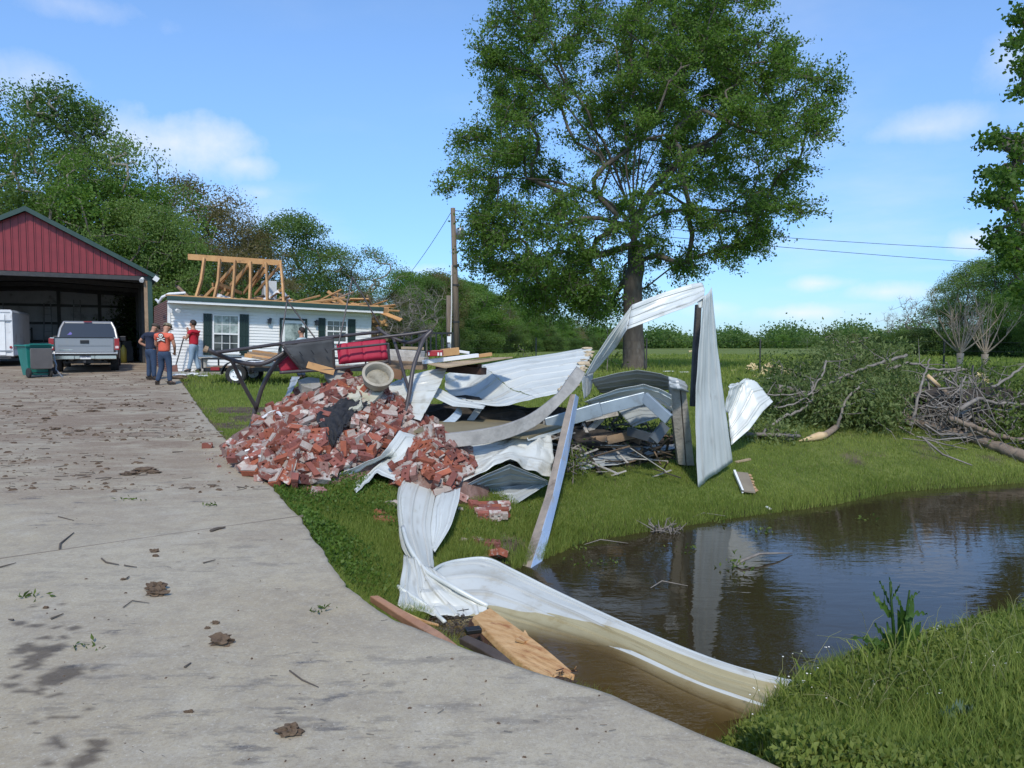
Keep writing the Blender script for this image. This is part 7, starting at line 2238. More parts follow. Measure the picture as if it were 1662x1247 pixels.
bb(f, 'bin_body', M_TEAL, bevel=.012)
bb(lambda m: (m.box((0, .0, .985), (.80, .06, .07)), m.box((0, .80, .985), (.76, .06, .05)), m.box((-.38, .4, .985), (.05, .8, .05)), m.box((.38, .4, .985), (.05, .8, .05))), 'rim', M_TEAL, bevel=.012)
bb(lambda m: m.tube([(-.3, -.06, 1.02), (.3, -.06, 1.02)], .022, 8), 'handle', M_TEAL)
bb(lambda m: m.prism([(-.28, -.075, .26), (.28, -.075, .26), (.31, -.10, .32), (.31, -.09, .90), (-.31, -.09, .90), (-.31, -.10, .32)], (0, -.045, 0)), 'lid', M_LIDG, bevel=.02)
for s in (-1, 1):
	bb(lambda m, s=s: m.lathe([(0, -.035), (.13, -.035), (.15, -.02), (.15, .02), (.13, .035), (0, .035)], Matrix.Translation((s * .30, .06, .15)) @ Matrix.Rotation(R(90), 4, 'Y'), 20), 'wheel', M_RUBBER)
bb(lambda m: m.tube([(-.27, .06, .15), (.27, .06, .15)], .015, 6), 'axle', M_DARKSTEEL)
ht_ = empty('hand_truck', GD(95, 610), 'bent grey hand truck handle leaning between the bin and the pickup', 'hand truck')
m = MB(); P = [V(88, 571, 23.6), V(89, 585, 23.5), V(92, 593, 23.4), V(91, 600, 23.3), V(97, 607, 23.1), V(103, 614, 22.9)]
m.tube(P, .022, 8); m.build('tube_frame', M_GREYMETAL, ht_)
m = MB(); m.lathe([(0, -.03), (.12, -.03), (.12, .03), (0, .03)], Matrix.Translation(V(89, 602, 23.6)) @ Matrix.Rotation(R(70), 4, 'Y'), 14); m.build('wheel', M_RUBBER, ht_)
# ---------------------------------------------------------------- utility trailer beside the house
UD = 20.8
UL = Vector((V(384, 622, UD).x, UD, hz(V(384, 622, UD).x, UD)))
UT = Matrix.Translation(UL) @ Matrix.Rotation(R(4), 4, 'Z')
ut = empty('utility_trailer', UL, 'black open utility trailer with white wheel rims carrying boards before the house', 'trailer')
def ub(fn, name, m_, parent=ut, **k):
	m = MB(UT); fn(m); return m.build(name, m_, parent, **k)
for y_ in (0, 1.75):
	wr = Matrix.Translation((0, y_, .29)) @ Matrix.Rotation(R(90), 4, 'X')
	t = ub(lambda m, wr=wr: m.lathe([(.17, -.09), (.25, -.1), (.285, -.07), (.29, 0), (.285, .07), (.25, .1), (.17, .09), (.17, -.09)], wr, 28), 'wheel', M_RUBBER, smooth=True)
	t.data.set_sharp_from_angle(angle=R(40))
	rm = ub(lambda m, wr=wr: m.lathe([(0, .05), (.05, .06), (.06, .04), (.14, .03), (.172, .075), (.172, -.09), (0, -.09)], wr, 24), 'rim', mat('rim_white', (.78, .79, .8), None, rough=.35) if y_ == 0 else bpy.data.materials['rim_white'], t)
	for a in range(5):
		ang = 2 * math.pi * a / 5
		ub(lambda m, wr=wr, ang=ang: m.tube([wr @ Vector((.095 * math.cos(ang), .095 * math.sin(ang), .03)), wr @ Vector((.095 * math.cos(ang), .095 * math.sin(ang), .046))], .014, 6), 'rim_hole', M_BLACK, t)
	pts = []
	for a in range(0, 181, 15):
		pts.append((.40 * math.cos(R(a)), .30 + .37 * math.sin(R(a))))
	pin = [(x * .93, .30 + (z - .30) * .93) for x, z in pts]
	ub(lambda m, y_=y_: m.add([(x, y_ - .14, z) for x, z in pts] + [(x, y_ + .14, z) for x, z in pts] + [(x, y_ - .14, z) for x, z in pin], [(i, i + 1, len(pts) + i + 1, len(pts) + i) for i in range(len(pts) - 1)] + [(i, i + 1, 2 * len(pts) + i + 1, 2 * len(pts) + i) for i in range(len(pts) - 1)]), 'mudguard', M_BLACK, solid=.01)
ub(lambda m: (m.box((1.35, .2, .42), (4.6, .06, .11)), m.box((1.35, 1.55, .42), (4.6, .06, .11)), m.box((-.93, .87, .42), (.06, 1.4, .11)), m.box((3.6, .87, .42), (.06, 1.4, .11))), 'chassis', M_BLACK)
ub(lambda m: m.box((1.35, .87, .49), (4.5, 1.3, .03)), 'deck', M_PINEOLD)
ub(lambda m: (m.box((-.55, .17, .73), (.9, .04, .045)), m.box((-.98, .17, .6), (.04, .04, .30)), m.box((-.2, .17, .76), (.6, .04, .045)), m.box((-.98, .87, .73), (.04, 1.4, .045)), m.box((-.98, 1.57, .6), (.04, .04, .3))), 'side_rail', M_BLACK)
ub(lambda m: (m.box((2.4, .17, .73), (2.4, .04, .045)), m.box((2.4, 1.57, .73), (2.4, .04, .045)), m.box((1.2, .17, .6), (.04, .04, .3)), m.box((3.58, .17, .6), (.04, .04, .3))), 'side_rail', M_BLACK)
ub(lambda m: m.box((-.62, .13, .45), (.24, .04, .09)), 'tail_light', M_TAIL)
ub(lambda m: m.prism([(3.6, .4, .40), (3.6, 1.35, .40), (4.8, .87, .40)], (0, 0, .07)), 'drawbar', M_BLACK)
ub(lambda m: m.tube([(0, .0, .29), (0, 1.75, .29)], .03, 8), 'axle', M_DARKSTEEL)
m = MB(UT); m.box((1.0, .8, .575), (2.0, 1.1, .13)); tag(m.build('white_sheet_bundle', M_WHITE, bevel=.02), 'white sheet bundle lying on the utility trailer deck', 'sheet bundle')
for i, (a, b, h) in enumerate((((400, 577, 20.3), (450, 584, 20.2), .10), ((404, 574, 20.6), (452, 580, 20.5), .10), ((412, 571, 20.9), (456, 577, 20.8), .10), ((412, 580, 20.1), (440, 585, 20.0), .05))):
	hstick(V(*a), V(*b), .22, h, M_PINE if i % 2 == 0 else M_PINEOLD, ('front fresh pine board riding on the utility trailer', 'second darker board on the utility trailer', 'rear pine board on the utility trailer', 'short dark offcut under the trailer boards')[i], group='boards on the utility trailer')
rl = empty('metal_railing', Vector((V(712, 585, 19.5).x, 19.5, hz(V(712, 585, 19.5).x, 19.5))), 'black metal railing with upright bars behind the lumber stack', 'railing')
zb_, zt_ = hz(rl.location.x, 19.5), V(712, 541, 19.5).z
for (a, b) in ((V(655, 541, 19.5), V(735, 541, 19.5)), (V(655, 572, 19.5), V(735, 572, 19.5))):
	m = MB(); m.bar(a, b, .05, .05); m.build('rail', M_BLACK, rl)
for px in (656, 668, 680, 691, 699, 708, 717, 726, 735):
	m = MB(); a = V(px, 542, 19.5); m.bar((a.x, a.y, a.z), (a.x, a.y, zb_ - .05 if px in (656, 735) else V(px, 572, 19.5).z), .04 if px not in (735,) else .07, .04); m.build('upright', M_BLACK, rl)
m = MB(); c = V(729, 551, 19.44); m.box(c, (.10, .01, .16)); m.build('notice_plate', M_WHITE, rl)
m = MB(); c = V(729.5, 561, 19.44); m.box(c, (.09, .01, .10)); m.build('notice_plate', M_GREYMETAL, rl)
# ---------------------------------------------------------------- people
def skin_obj(name, verts, edges, rads, m_, parent, T, sub=2):
	"""one continuous surface grown round a skeleton of joints"""
	me = bpy.data.meshes.new(name)
	inv = wmat(parent).inverted()
	me.from_pydata([tuple(inv @ (T @ Vector(v))) for v in verts], edges, [])
	me.materials.append(m_)
	o = bpy.data.objects.new(name, me)
	COL.objects.link(o)
	o.parent = parent
	md = o.modifiers.new('skin', 'SKIN')
	md.use_smooth_shade = True
	sv = me.skin_vertices[0].data
	for i, r in enumerate(rads):
		rr = r if isinstance(r, tuple) else (r, r)
		sv[i].radius = rr
		sv[i].use_root = (i == 0)
	ss = o.modifiers.new('sub', 'SUBSURF')
	ss.levels = sub
	ss.render_levels = sub
	return o
M_SKIN = mat('skin', (0.42, 0.22, 0.14), (0.38, 0.19, 0.12), 8, .6)
M_HAIR = mat('dark_hair', (0.018, 0.012, 0.009), None, rough=.7)
M_EYE = mat('eye', (.03, .02, .015), None, rough=.2)
M_LIP = mat('lip', (.28, .10, .08), None, rough=.5)
def person(loc, rz, H, J, shirt, trousers, shoes, label, head_dir=(0, 1, 0), head_up=(0, 0, 1), cap=None, hair=True, sleeve=0.6):
	"""J: joints in metres for a 1.75 m figure facing +Y"""
	p = empty('person', loc, label, 'person')
	T = Matrix.Translation(loc) @ Matrix.Rotation(rz, 4, 'Z') @ Matrix.Scale(H / 1.75, 4)
	v, e, r = [], [], []
	def add(pt, rad, par=None):
		v.append(tuple(pt)); r.append(rad)
		if par is not None:
			e.append((par, len(v) - 1))
		return len(v) - 1
	hd_ = Vector(head_dir).normalized(); hu = Vector(head_up).normalized(); hs = hd_.cross(hu).normalized(); hu = hs.cross(hd_)
	pel = add(J['pelvis'], .10)
	sp = add(J['spine'], .105, pel)
	ch = add(J['chest'], .115, sp)
	nk = add(J['neck'], .06, ch)
	hb = Vector(J['neck']) + hu * .07 + hd_ * .01
	h0 = add(hb, .062, nk)
	h1 = add(hb + hu * .06 + hd_ * .015, .085, h0)
	hc = hb + hu * .115 + hd_ * .01
	h2 = add(hc, .095, h1)
	add(hb + hu * .18, .078, h2)
	add(hb + hu * .075 + hd_ * .105, .016, h1)          # nose
	for s in (-1, 1):
		S = 'L' if s < 0 else 'R'
		sh = add(J['sh' + S], .062, ch)
		el = add(J['el' + S], .045, sh)
		wr = add(J['wr' + S], .030, el)
		hdv = (Vector(J['hand' + S]) - Vector(J['wr' + S])).normalized()
		pm = add(Vector(J['wr' + S]) + hdv * .07, .036, wr)
		side = hdv.cross(Vector((0, 1, .3))).normalized()
		nrm = side.cross(hdv).normalized()
		for q in range(4):
			b = Vector(J['wr' + S]) + hdv * .10 + side * (.027 * (q - 1.5))
			f1 = add(b, .010, pm)
			f2 = add(b + hdv * (.035 + .008 * (1 - abs(q - 1.5))) + nrm * .012, .009, f1)
			add(b + hdv * (.055 + .010 * (1 - abs(q - 1.5))) + nrm * .032, .008, f2)
		t1 = add(Vector(J['wr' + S]) + hdv * .04 + side * .042, .012, pm)
		add(Vector(J['wr' + S]) + hdv * .075 + side * .062 + nrm * .01, .010, t1)
		hp__ = add(J['hip' + S], .075, pel)
		kn = add(J['kn' + S], .058, hp__)
		an = add(J['an' + S], .040, kn)
		add(J['toe' + S], .034, an)
	skin_obj('body', v, e, r, M_SKIN, p, T, 2)
	v2, e2, r2 = [], [], []
	def a2(pt, rad, par=None):
		v2.append(tuple(pt)); r2.append(rad)
		if par is not None:
			e2.append((par, len(v2) - 1))
		return len(v2) - 1
	P_, S_, C_, K_ = (Vector(J[k]) for k in ('pelvis', 'spine', 'chest', 'neck'))
	c0 = a2(S_, .158)
	low = a2(P_ + Vector((0, 0, -.03)), .162, c0)
	c1 = a2(C_ + Vector((0, 0, -.03)), .160, c0)
	c2 = a2(C_ + Vector((0, 0, .05)), .125, c1)
	a2(K_ + Vector((0, 0, -.02)), .078, c2)
	for S in 'LR':
		sh, el = Vector(J['sh' + S]), Vector(J['el' + S])
		q = a2(sh + Vector((0, 0, -.02)), .085, c2)
		a2(sh.lerp(el, sleeve), .075, q)
	skin_obj('shirt', v2, e2, r2, shirt, p, T, 2)
	v2, e2, r2 = [], [], []
	c0 = a2(P_ + Vector((0, 0, .05)), .145)
	c0 = a2(P_ + Vector((0, 0, -.03)), .150, c0)
	for S in 'LR':
		h_ = a2(Vector(J['hip' + S]).lerp(Vector(J['kn' + S]), .28), .105, c0)
		k_ = a2(Vector(J['hip' + S]).lerp(Vector(J['kn' + S]), .6), .092, h_)
		k_ = a2(J['kn' + S], .078, k_)
		k2 = a2(Vector(J['kn' + S]).lerp(Vector(J['an' + S]), .55), .072, k_)
		a2(Vector(J['an' + S]) + Vector((0, 0, .0)), .066, k2)
	skin_obj('trousers', v2, e2, r2, trousers, p, T, 2)
	for S in 'LR':
		an, to = Vector(J['an' + S]), Vector(J['toe' + S])
		v2, e2, r2 = [], [], []
		q = a2(an + Vector((0, 0, -.01)), .055)
		hl = a2(an - (to - an) * .25 + Vector((0, 0, -.045)), .042, q)
		md = a2(an.lerp(to, .6) + Vector((0, 0, -.015)), (.05, .042), q)
		a2(to, (.048, .034), md)
		skin_obj('shoe', v2, e2, r2, shoes, p, T, 2)
	Hm = T @ Matrix(((hs.x, hd_.x, hu.x, hc.x), (hs.y, hd_.y, hu.y, hc.y), (hs.z, hd_.z, hu.z, hc.z), (0, 0, 0, 1)))
	inv = wmat(p).inverted()
	for s in (-1, 1):
		m = MB(Hm); m.lathe([(0, -.011), (.008, -.006), (.011, 0), (.008, .006), (0, .011)], Matrix.Translation((s * .034, .088, -.005)), 8); m.build('eye', M_EYE, p)
		m = MB(Hm); m.lathe([(0, -.012), (.018, -.010), (.03, 0), (.018, .010), (0, .012)], Matrix.Translation((s * .098, -.005, -.02)) @ Matrix.Rotation(R(80), 4, 'Y'), 10); m.build('ear', M_SKIN, p)
	m = MB(Hm); m.box((0, .094, -.075), (.05, .01, .012)); m.build('mouth', M_LIP, p)
	if cap is not None:
		c_ = empty('cap', (0, 0, 0)); c_.parent = p; c_.matrix_basis = inv @ Hm
		m = MB(Hm); m.lathe([(.112, .01), (.115, .035), (.105, .075), (.07, .108), (0, .122)], Matrix.Scale(1.08, 4, (0, 1, 0)), 18); m.build('crown_panel', cap, c_, smooth=True, solid=.004)
		m = MB(Hm)
		arc = [(.095 * math.sin(a), .10 + .085 * math.cos(a), .015 - .012 * abs(math.sin(a))) for a in np.linspace(-1.35, 1.35, 9)]
		m.poly(arc); m.build('brim', cap, c_, solid=.006)
	elif hair:
		vs, fs = [], []
		bm = bmesh.new()
		bmesh.ops.create_icosphere(bm, subdivisions=3, radius=1)
		for q in bm.verts:
			q.co = Vector((q.co.x * .103, q.co.y * .115 - .012, q.co.z * .108 + .022)) * (1 + .03 * mnoise.noise(q.co * 6))
		bmesh.ops.delete(bm, geom=[q for q in bm.verts if (q.co.y > .055 and q.co.z < .055) or q.co.z < -.055 or (q.co.y > 0.0 and q.co.z < -.005)], context='VERTS')
		m = MB(Hm)
		bm.verts.index_update()
		m.add([q.co.copy() for q in bm.verts], [tuple(x.index for x in f_.verts) for f_ in bm.faces])
		bm.free()
		m.build('hair', M_HAIR, p, smooth=True, solid=.012)
	return p, T, Hm
def base_pose():
	J = dict(pelvis=(0, 0, .95), spine=(0, 0, 1.13), chest=(0, 0, 1.32), neck=(0, .01, 1.46))
	for s, S in ((-1, 'L'), (1, 'R')):
		J['sh' + S] = (s * .19, 0, 1.385); J['el' + S] = (s * .25, -.03, 1.10); J['wr' + S] = (s * .25, .06, .86); J['hand' + S] = (s * .24, .10, .76)
		J['hip' + S] = (s * .09, 0, .90); J['kn' + S] = (s * .11, .02, .49); J['an' + S] = (s * .12, 0, .09); J['toe' + S] = (s * .15, .16, .035)
	return J
M_ORANGE = mat('orange_shirt', (0.68, 0.13, 0.075), (0.58, 0.105, 0.06), 5, .85, bump=.3, bscale=10)
M_NAVY = mat('navy_shirt', (0.010, 0.016, 0.035), (.014, .02, .045), 5, .85)
M_REDSH = mat('red_shirt', (0.46, 0.010, 0.028), (.38, .008, .022), 5, .85, bump=.3, bscale=10)
M_JEANS = mat('dark_jeans', (0.020, 0.038, 0.075), (0.035, 0.062, 0.115), 4, .9, bump=.3)
M_JEANSL = mat('light_jeans', (0.20, 0.28, 0.36), (0.27, 0.35, 0.42), 4, .9, bump=.3)
M_BOOT = mat('brown_boots', (0.075, 0.055, 0.040), (.05, .038, .03), 6, .85)
M_CAMO = mat('camo_cap', (0.22, 0.185, 0.12), (0.07, 0.065, 0.04), 26, .9, thr=(.48, .52))
# the man in the orange shirt, back turned, head bowed
J = base_pose()
J.update(neck=(0.02, .05, 1.45), chest=(0, .03, 1.32), kneg=0)
J['knL'] = (-.10, .08, .49); J['anL'] = (-.21, .03, .09); J['toeL'] = (-.27, .18, .035)
J['knR'] = (.11, .05, .49); J['anR'] = (.13, .0, .09); J['toeR'] = (.25, .12, .035)
J['elR'] = (.27, .02, 1.09); J['wrR'] = (.22, .20, .90); J['handR'] = (.17, .28, .84)
J['elL'] = (-.24, .08, 1.10); J['wrL'] = (-.10, .27, 1.05); J['handL'] = (-.02, .30, 1.05)
lo = GD(268, 625)
po, PT_, HM_ = person(lo, R(8), 1.70, J, M_ORANGE, M_JEANS, M_BOOT, 'man in an orange shirt with a skull print, camouflage cap and jeans', (.45, .75, -.42), (.1, .35, 1), M_CAMO)
# skull and crossbones print on his back: flat shapes a few millimetres proud of the cloth
M_INK = mat('print_black', (.012, .012, .012), None, rough=.8)
M_INKW = mat('print_white', (.62, .60, .55), None, rough=.8)
SK = empty('skull_print', (0, 0, 0)); SK.parent = po; SK.location = (0, 0, 1.25)
def disc(cx_, cz_, rx, rz_, y, m_, n=14):
	m = MB(PT_); m.poly([(cx_ + rx * math.cos(2 * math.pi * k / n), y + .06 * ((cx_ + rx * math.cos(2 * math.pi * k / n)) / .17) ** 2, cz_ + rz_ * math.sin(2 * math.pi * k / n)) for k in range(n)]); m.build('print_shape', m_, SK)
yb = -.166
disc(-.03, 1.375, .078, .068, yb, M_INK)
disc(-.03, 1.372, .062, .052, yb - .006, M_INKW)
disc(-.055, 1.365, .016, .016, yb - .011, M_INK, 8); disc(-.005, 1.365, .016, .016, yb - .011, M_INK, 8); disc(-.03, 1.338, .008, .012, yb - .011, M_INK, 6)
disc(-.03, 1.318, .036, .022, yb - .005, M_INKW, 8)
for s in (-1, 1):
	m = MB(PT_)
	for (w_, o_) in ((.05, 0), (.026, -.006)):
		pass
	a, b = (-.03 - s * .11, yb + .006, 1.215), (-.03 + s * .11, yb + .006, 1.305)
	m.bar(a, b, .006, .052, up=(0, 0, 1)); m.build('print_shape', M_INK, SK)
	m = MB(PT_); m.bar((a[0] * .9, yb - .004, a[2] + .006), (b[0] * .9, yb - .004, b[2] - .006), .006, .024); m.build('print_shape', M_INKW, SK)
# the man in navy beside him
J = base_pose()
J.update(neck=(0, .07, 1.44), chest=(0, .04, 1.31))
J['elL'] = (-.36, -.13, 1.14); J['wrL'] = (-.19, .06, 1.00); J['handL'] = (-.10, .12, .99)
J['elR'] = (.27, .08, 1.12); J['wrR'] = (.16, .24, 1.05); J['handR'] = (.08, .28, 1.05)
person(GD(246, 617), R(-28), 1.70, J, M_NAVY, M_JEANS, M_BOOT, 'man in a navy shirt and dark cap with a hand on his hip', (.35, .8, -.4), (.1, .4, 1), mat('brown_cap', (.06, .045, .035), None, rough=.9))
# the man in red with the shovel, on the porch slab
J = base_pose()
J['elR'] = (.25, .10, 1.15); J['wrR'] = (.08, .26, 1.38); J['handR'] = (.02, .25, 1.47)
J['elL'] = (-.25, .10, 1.12); J['wrL'] = (-.10, .27, 1.16); J['handL'] = (-.06, .33, 1.17)
J['anL'] = (-.13, .12, .09); J['toeL'] = (-.17, .28, .035); J['anR'] = (.12, -.08, .09); J['toeR'] = (.16, .08, .035)
lr = HT @ Vector((0.72, -0.62, 0.052))
person(lr, R(75), 1.72, J, M_REDSH, M_JEANSL, mat('dark_boots', (.03, .028, .026), None, rough=.8), 'man in a red shirt and pale jeans leaning on a shovel', (0, 1, .05), (0, 0, 1), None, True, .5)
svl = empty('shovel', V(284, 601, 24.75), 'long-handled shovel held upright by the man in red', 'shovel')
m = MB(); m.tube([V(298.5, 548, 24.95), V(285.5, 594, 24.75)], .022, 8); m.build('handle', M_DARKSTEEL, svl)
m = MB(); c = V(283.5, 600, 24.72)
m.prism([c + Vector((-.10, 0, .13)), c + Vector((.09, 0, .16)), c + Vector((.12, -.02, -.06)), c + Vector((.02, -.04, -.15)), c + Vector((-.12, -.02, -.08))], (0, .012, 0)); m.build('blade', mat('rusty_blade', (.20, .085, .06), (.14, .06, .045), 6, .8), svl)
# the man beyond the trailer
J = base_pose()
for k in ('pelvis', 'spine', 'chest', 'neck', 'shL', 'shR', 'elL', 'elR', 'wrL', 'wrR', 'handL', 'handR', 'hipL', 'hipR'):
	J[k] = (J[k][0], J[k][1], J[k][2] - .13)
J['knL'] = (-.12, .2, .45); J['knR'] = (.12, .2, .45)
lt_ = Vector((V(491, 600, 23.0).x, 23.0, hz(V(491, 600, 23).x, 23.0)))
person(lt_, R(75), 1.72, J, mat('pale_blue_shirt', (.42, .52, .54), (.36, .46, .48), 4, .85), M_JEANS, M_BOOT, 'dark-haired bearded man in a pale shirt standing behind the trailer', (0, 1, .08), (0, 0, 1), None, True)
def in_view(x, y, z, pad=40):
	cp, sp_ = math.cos(PITCH), math.sin(PITCH)
	dy, dz_ = y, z - CAM_Z
	f = dy * cp - dz_ * sp_
	u = x / f * FPX + 831
	v = 623.5 - (dy * sp_ + dz_ * cp) / f * FPX
	return (u > -pad) & (u < 1662 + pad) & (v < 1247 + pad), u, v
# ---------------------------------------------------------------- fallen boughs and the brush pile
M_TWIG = mat('grey_twig', (0.24, 0.215, 0.185), (0.15, 0.13, 0.11), 6, .95, bump=.4)
M_LOG = mat('log_bark', (0.24, 0.185, 0.135), (0.16, 0.12, 0.09), 5, .95, bump=.7, dirt=(0.32, .28, .23), dirt_scale=3)
M_RAW = mat('raw_split_wood', (0.60, 0.44, 0.25), (0.50, 0.34, 0.17), 6, .8, bump=.4)
M_FALLEN = leafmat('wilting_leaf', (0.065, 0.108, 0.030), (0.21, 0.26, 0.095), 0.42, .6)
M_FRESH2 = leafmat('light_green_leaf', (0.06, 0.10, 0.022), (0.17, 0.22, 0.05), 0.4, .55)
def gpt(px, py, lift=0.0):
	"""a point whose foot is the lawn shown at px, py"""
	p = G(px, py)
	return Vector((p.x, p.y, p.z + lift))
def wx(px, d, z=0.0):
	x = V(px, 600, d).x
	return Vector((x, d, hz(x, d) + z))
def bough(label, trunk, boxes, seed, nleaf=45, size=.095, lm=None, name='fallen_bough', rt=.06, spread=(.20, .20, .16), bark=None):
	"""a torn-off bough: a lying stem, limbs to every target, leaves hanging from them. boxes: (px range, d range, z range, count)"""
	rng = np.random.default_rng(seed)
	tg = []
	for (pa, pb, da, db, za, zb, n) in boxes:
		for k in range(n):
			d = rng.uniform(da, db)
			f = rng.uniform(0, 1)
			tg.append(tuple(wx(pa + (pb - pa) * rng.uniform(0, 1), d, za + (zb - za) * f)))
	base = Vector(trunk[0]); base.z = hz(base.x, base.y)
	o = empty(name, base, label, 'fallen branch')
	nodes, par, rad, cnt = grow(tg, [tuple(p) for p in trunk], rng, .28, .22, .007, 2.1, up=.25)
	rad = np.minimum(rad, rt)
	wood_mesh('stem', nodes, par, rad, None, 6).build('stem', bark or M_TWIG, o, smooth=True)
	lp, lt = [], []
	for t in tg:
		n = int(nleaf * rng.uniform(.5, 1.5))
		q = np.array(t) + rng.normal(size=(n, 3)) * np.array(spread)
		g = ht(q[:, 0], q[:, 1]) + .02
		q[:, 2] = np.maximum(q[:, 2], g + rng.uniform(0, .15, n))
		lp.append(q); lt.append(np.clip(rng.uniform(0, .5) + rng.uniform(0, .5, n), 0, 1))
	lp = np.concatenate(lp)
	if len(lp) > 3:
		link('leaves', leaves_mesh('leaves', lp - np.array(base), size, lm or M_FALLEN, rng, np.concatenate(lt), .9, .38), o)
	return o
bough('leafy fallen bough nearest the curled white sheet', [wx(1330, 15.0, .1), wx(1305, 14.6, .35), wx(1280, 14.3, .55), wx(1262, 14.2, .6)], [(1235, 1330, 13.6, 15.5, .1, .6, 60), (1250, 1330, 15, 17.5, .3, .9, 26)], 1, 60)
bough('big leafy fallen bough in the middle of the branch heap', [wx(1480, 15.5, .2), wx(1440, 15.0, .5), wx(1400, 14.6, .7), wx(1360, 14.5, .85)], [(1320, 1470, 13.4, 15.0, .1, .8, 115), (1330, 1470, 14.6, 16.8, .4, 1.2, 75)], 2, 78)
bough('upright leafy bough standing highest in the branch heap', [wx(1400, 16.5, .1), wx(1385, 16.5, .7), wx(1370, 16.6, 1.1)], [(1335, 1420, 16, 17.5, .8, 1.5, 34), (1420, 1470, 16, 17, .8, 1.25, 16)], 3, 38)
bough('fresh green bough behind the fallen log', [wx(1600, 14.5, .2), wx(1630, 14.4, .5), wx(1670, 14.2, .6)], [(1585, 1700, 13.6, 15.2, .1, .85, 60), (1620, 1700, 12.9, 13.8, .05, .5, 26)], 4, 48, lm=M_FRESH2)
bough('low leafy limb creeping between the tall panel and the log', [wx(1190, 12.6, .05), wx(1240, 12.5, .12), wx(1300, 12.7, .1)], [(1188, 1300, 12.3, 13.1, .02, .22, 30)], 5, 34, .08)
bough('leafy scraps at the back of the heap near the bare tree', [wx(1480, 18, .2), wx(1530, 18, .5), wx(1570, 18, .6)], [(1460, 1640, 16.5, 18.5, .1, .8, 40)], 6, 38, lm=M_FRESH2)
bough('green sprig sprouting against the oak trunk', [wx(985, 26.0, 0), wx(987, 26, .9), wx(985, 26, 1.5)], [(972, 1008, 25.8, 26.4, .3, 1.6, 16)], 7, 16, .12, lm=M_FRESH2, name='leafy_sprig', rt=.02, spread=(.12, .12, .12))
bough('leafy sapling poking up behind the bright sheet', [wx(846, 19.0, 0), wx(848, 19, .6), wx(850, 19, 1.0)], [(832, 862, 18.8, 19.2, .55, 1.15, 12)], 8, 14, .10, lm=M_FRESH2, name='leafy_sprig', rt=.015, spread=(.1, .1, .1))
bough('vine leaves hanging below the leaning post by the grey sheet', [wx(930, 9.6, .0), wx(932, 9.6, .25), wx(928, 9.6, .5)], [(918, 948, 9.4, 10.0, .02, .42, 16)], 9, 22, .06, lm=M_FRESH2, name='leafy_sprig', rt=.01, spread=(.08, .08, .08))
bough('dark leaves caught in the hollow below the arch', [wx(960, 11.6, .0), wx(990, 11.6, .3), wx(1040, 11.5, .4)], [(945, 1085, 11.3, 12.0, .05, .7, 34)], 10, 40, .08, lm=M_FALLEN, rt=.02)
def limb(pts, r0, r1, label, m_=None, name='bare_branch', twigs=0, seed=0):
	"""pts: (px, d, height) along a bare limb"""
	P = [np.array(wx(a, d, z)) for a, d, z in pts]
	n = 6
	Q = [Vector(crom(P, t / n)) for t in range((len(P) - 1) * n + 1)]
	rng = random.Random(seed)
	Q = [q + Vector((rng.gauss(0, .012), 0, rng.gauss(0, .012))) for q in Q]
	N_ = len(Q)
	mm = MB(); mm.tube(Q, [r0 + (r1 - r0) * i / (N_ - 1) for i in range(N_)], 7)
	for k in range(twigs):
		i = rng.randrange(2, N_ - 1)
		d = Vector((rng.uniform(-1, 1), rng.uniform(-.5, .5), rng.uniform(-.2, 1))).normalized()
		l = rng.uniform(.2, .6)
		mm.tube([Q[i], Q[i] + d * l * .5 + Vector((0, 0, rng.gauss(0, .04))), Q[i] + d * l], [.010, .007, .003], 4, cap=False)
	return tag(mm.build(name, m_ or M_TWIG, smooth=True), label, 'branch')
limb([(1232, 13.4, .62), (1290, 13.6, .60), (1330, 13.8, .68), (1385, 14.2, .95), (1430, 14.6, 1.1), (1470, 15, 1.2)], .012, .032, 'long pale bare limb slanting up over the branch heap', twigs=7, seed=1)
limb([(1250, 13.2, .1), (1280, 13.3, .3), (1305, 13.4, .38), (1318, 13.5, .55), (1320, 13.6, .85)], .028, .016, 'curved bare limb rising beside the curled white sheet', twigs=6, seed=2)
limb([(1258, 13.3, .40), (1290, 13.4, .48), (1312, 13.5, .62), (1332, 13.7, .9), (1342, 13.9, 1.2)], .014, .02, 'thin forked bare limb above the leafy bough', twigs=5, seed=3)
limb([(1355, 13.3, .05), (1366, 13.3, .3), (1372, 13.4, .55), (1400, 13.8, .85)], .03, .02, 'grey stump-like limb standing in the leafy heap', twigs=4, seed=4)
limb([(1480, 13.5, .2), (1490, 13.6, .6), (1500, 13.9, 1.05), (1508, 14, 1.3)], .03, .014, 'upright grey stick between the leafy heap and brush pile', twigs=3, seed=5)
limb([(1440, 14.6, .95), (1480, 14.8, 1.08), (1515, 15, .95), (1560, 15, 1.0)], .03, .02, 'pale limb bridging the gap to the brush pile', twigs=4, seed=6)
limb([(1560, 13.2, .62), (1590, 13.4, .78), (1625, 13.5, .7), (1680, 13.6, .72)], .04, .02, 'bent pale limb lying across the brush pile top', twigs=6, seed=7)
limb([(1610, 13.6, .95), (1630, 13.8, 1.05), (1665, 14, 1.3), (1700, 14, 1.4)], .025, .02, 'pale bare limb reaching out above the log', twigs=6, seed=8)
limb([(1545, 13.0, .5), (1590, 13.1, .35), (1640, 13.0, .25), (1700, 12.9, .3)], .05, .04, 'brown limb lying low in front of the brush pile', M_LOG, twigs=2, seed=9)
limb([(1470, 14.1, .12), (1505, 13.9, .10), (1560, 13.5, .07), (1610, 13.1, .08), (1655, 12.7, .10), (1720, 12.2, .12)], .065, .115, 'long grey-brown fallen log sloping across the grass', M_LOG, 'fallen_log', 3, 10)
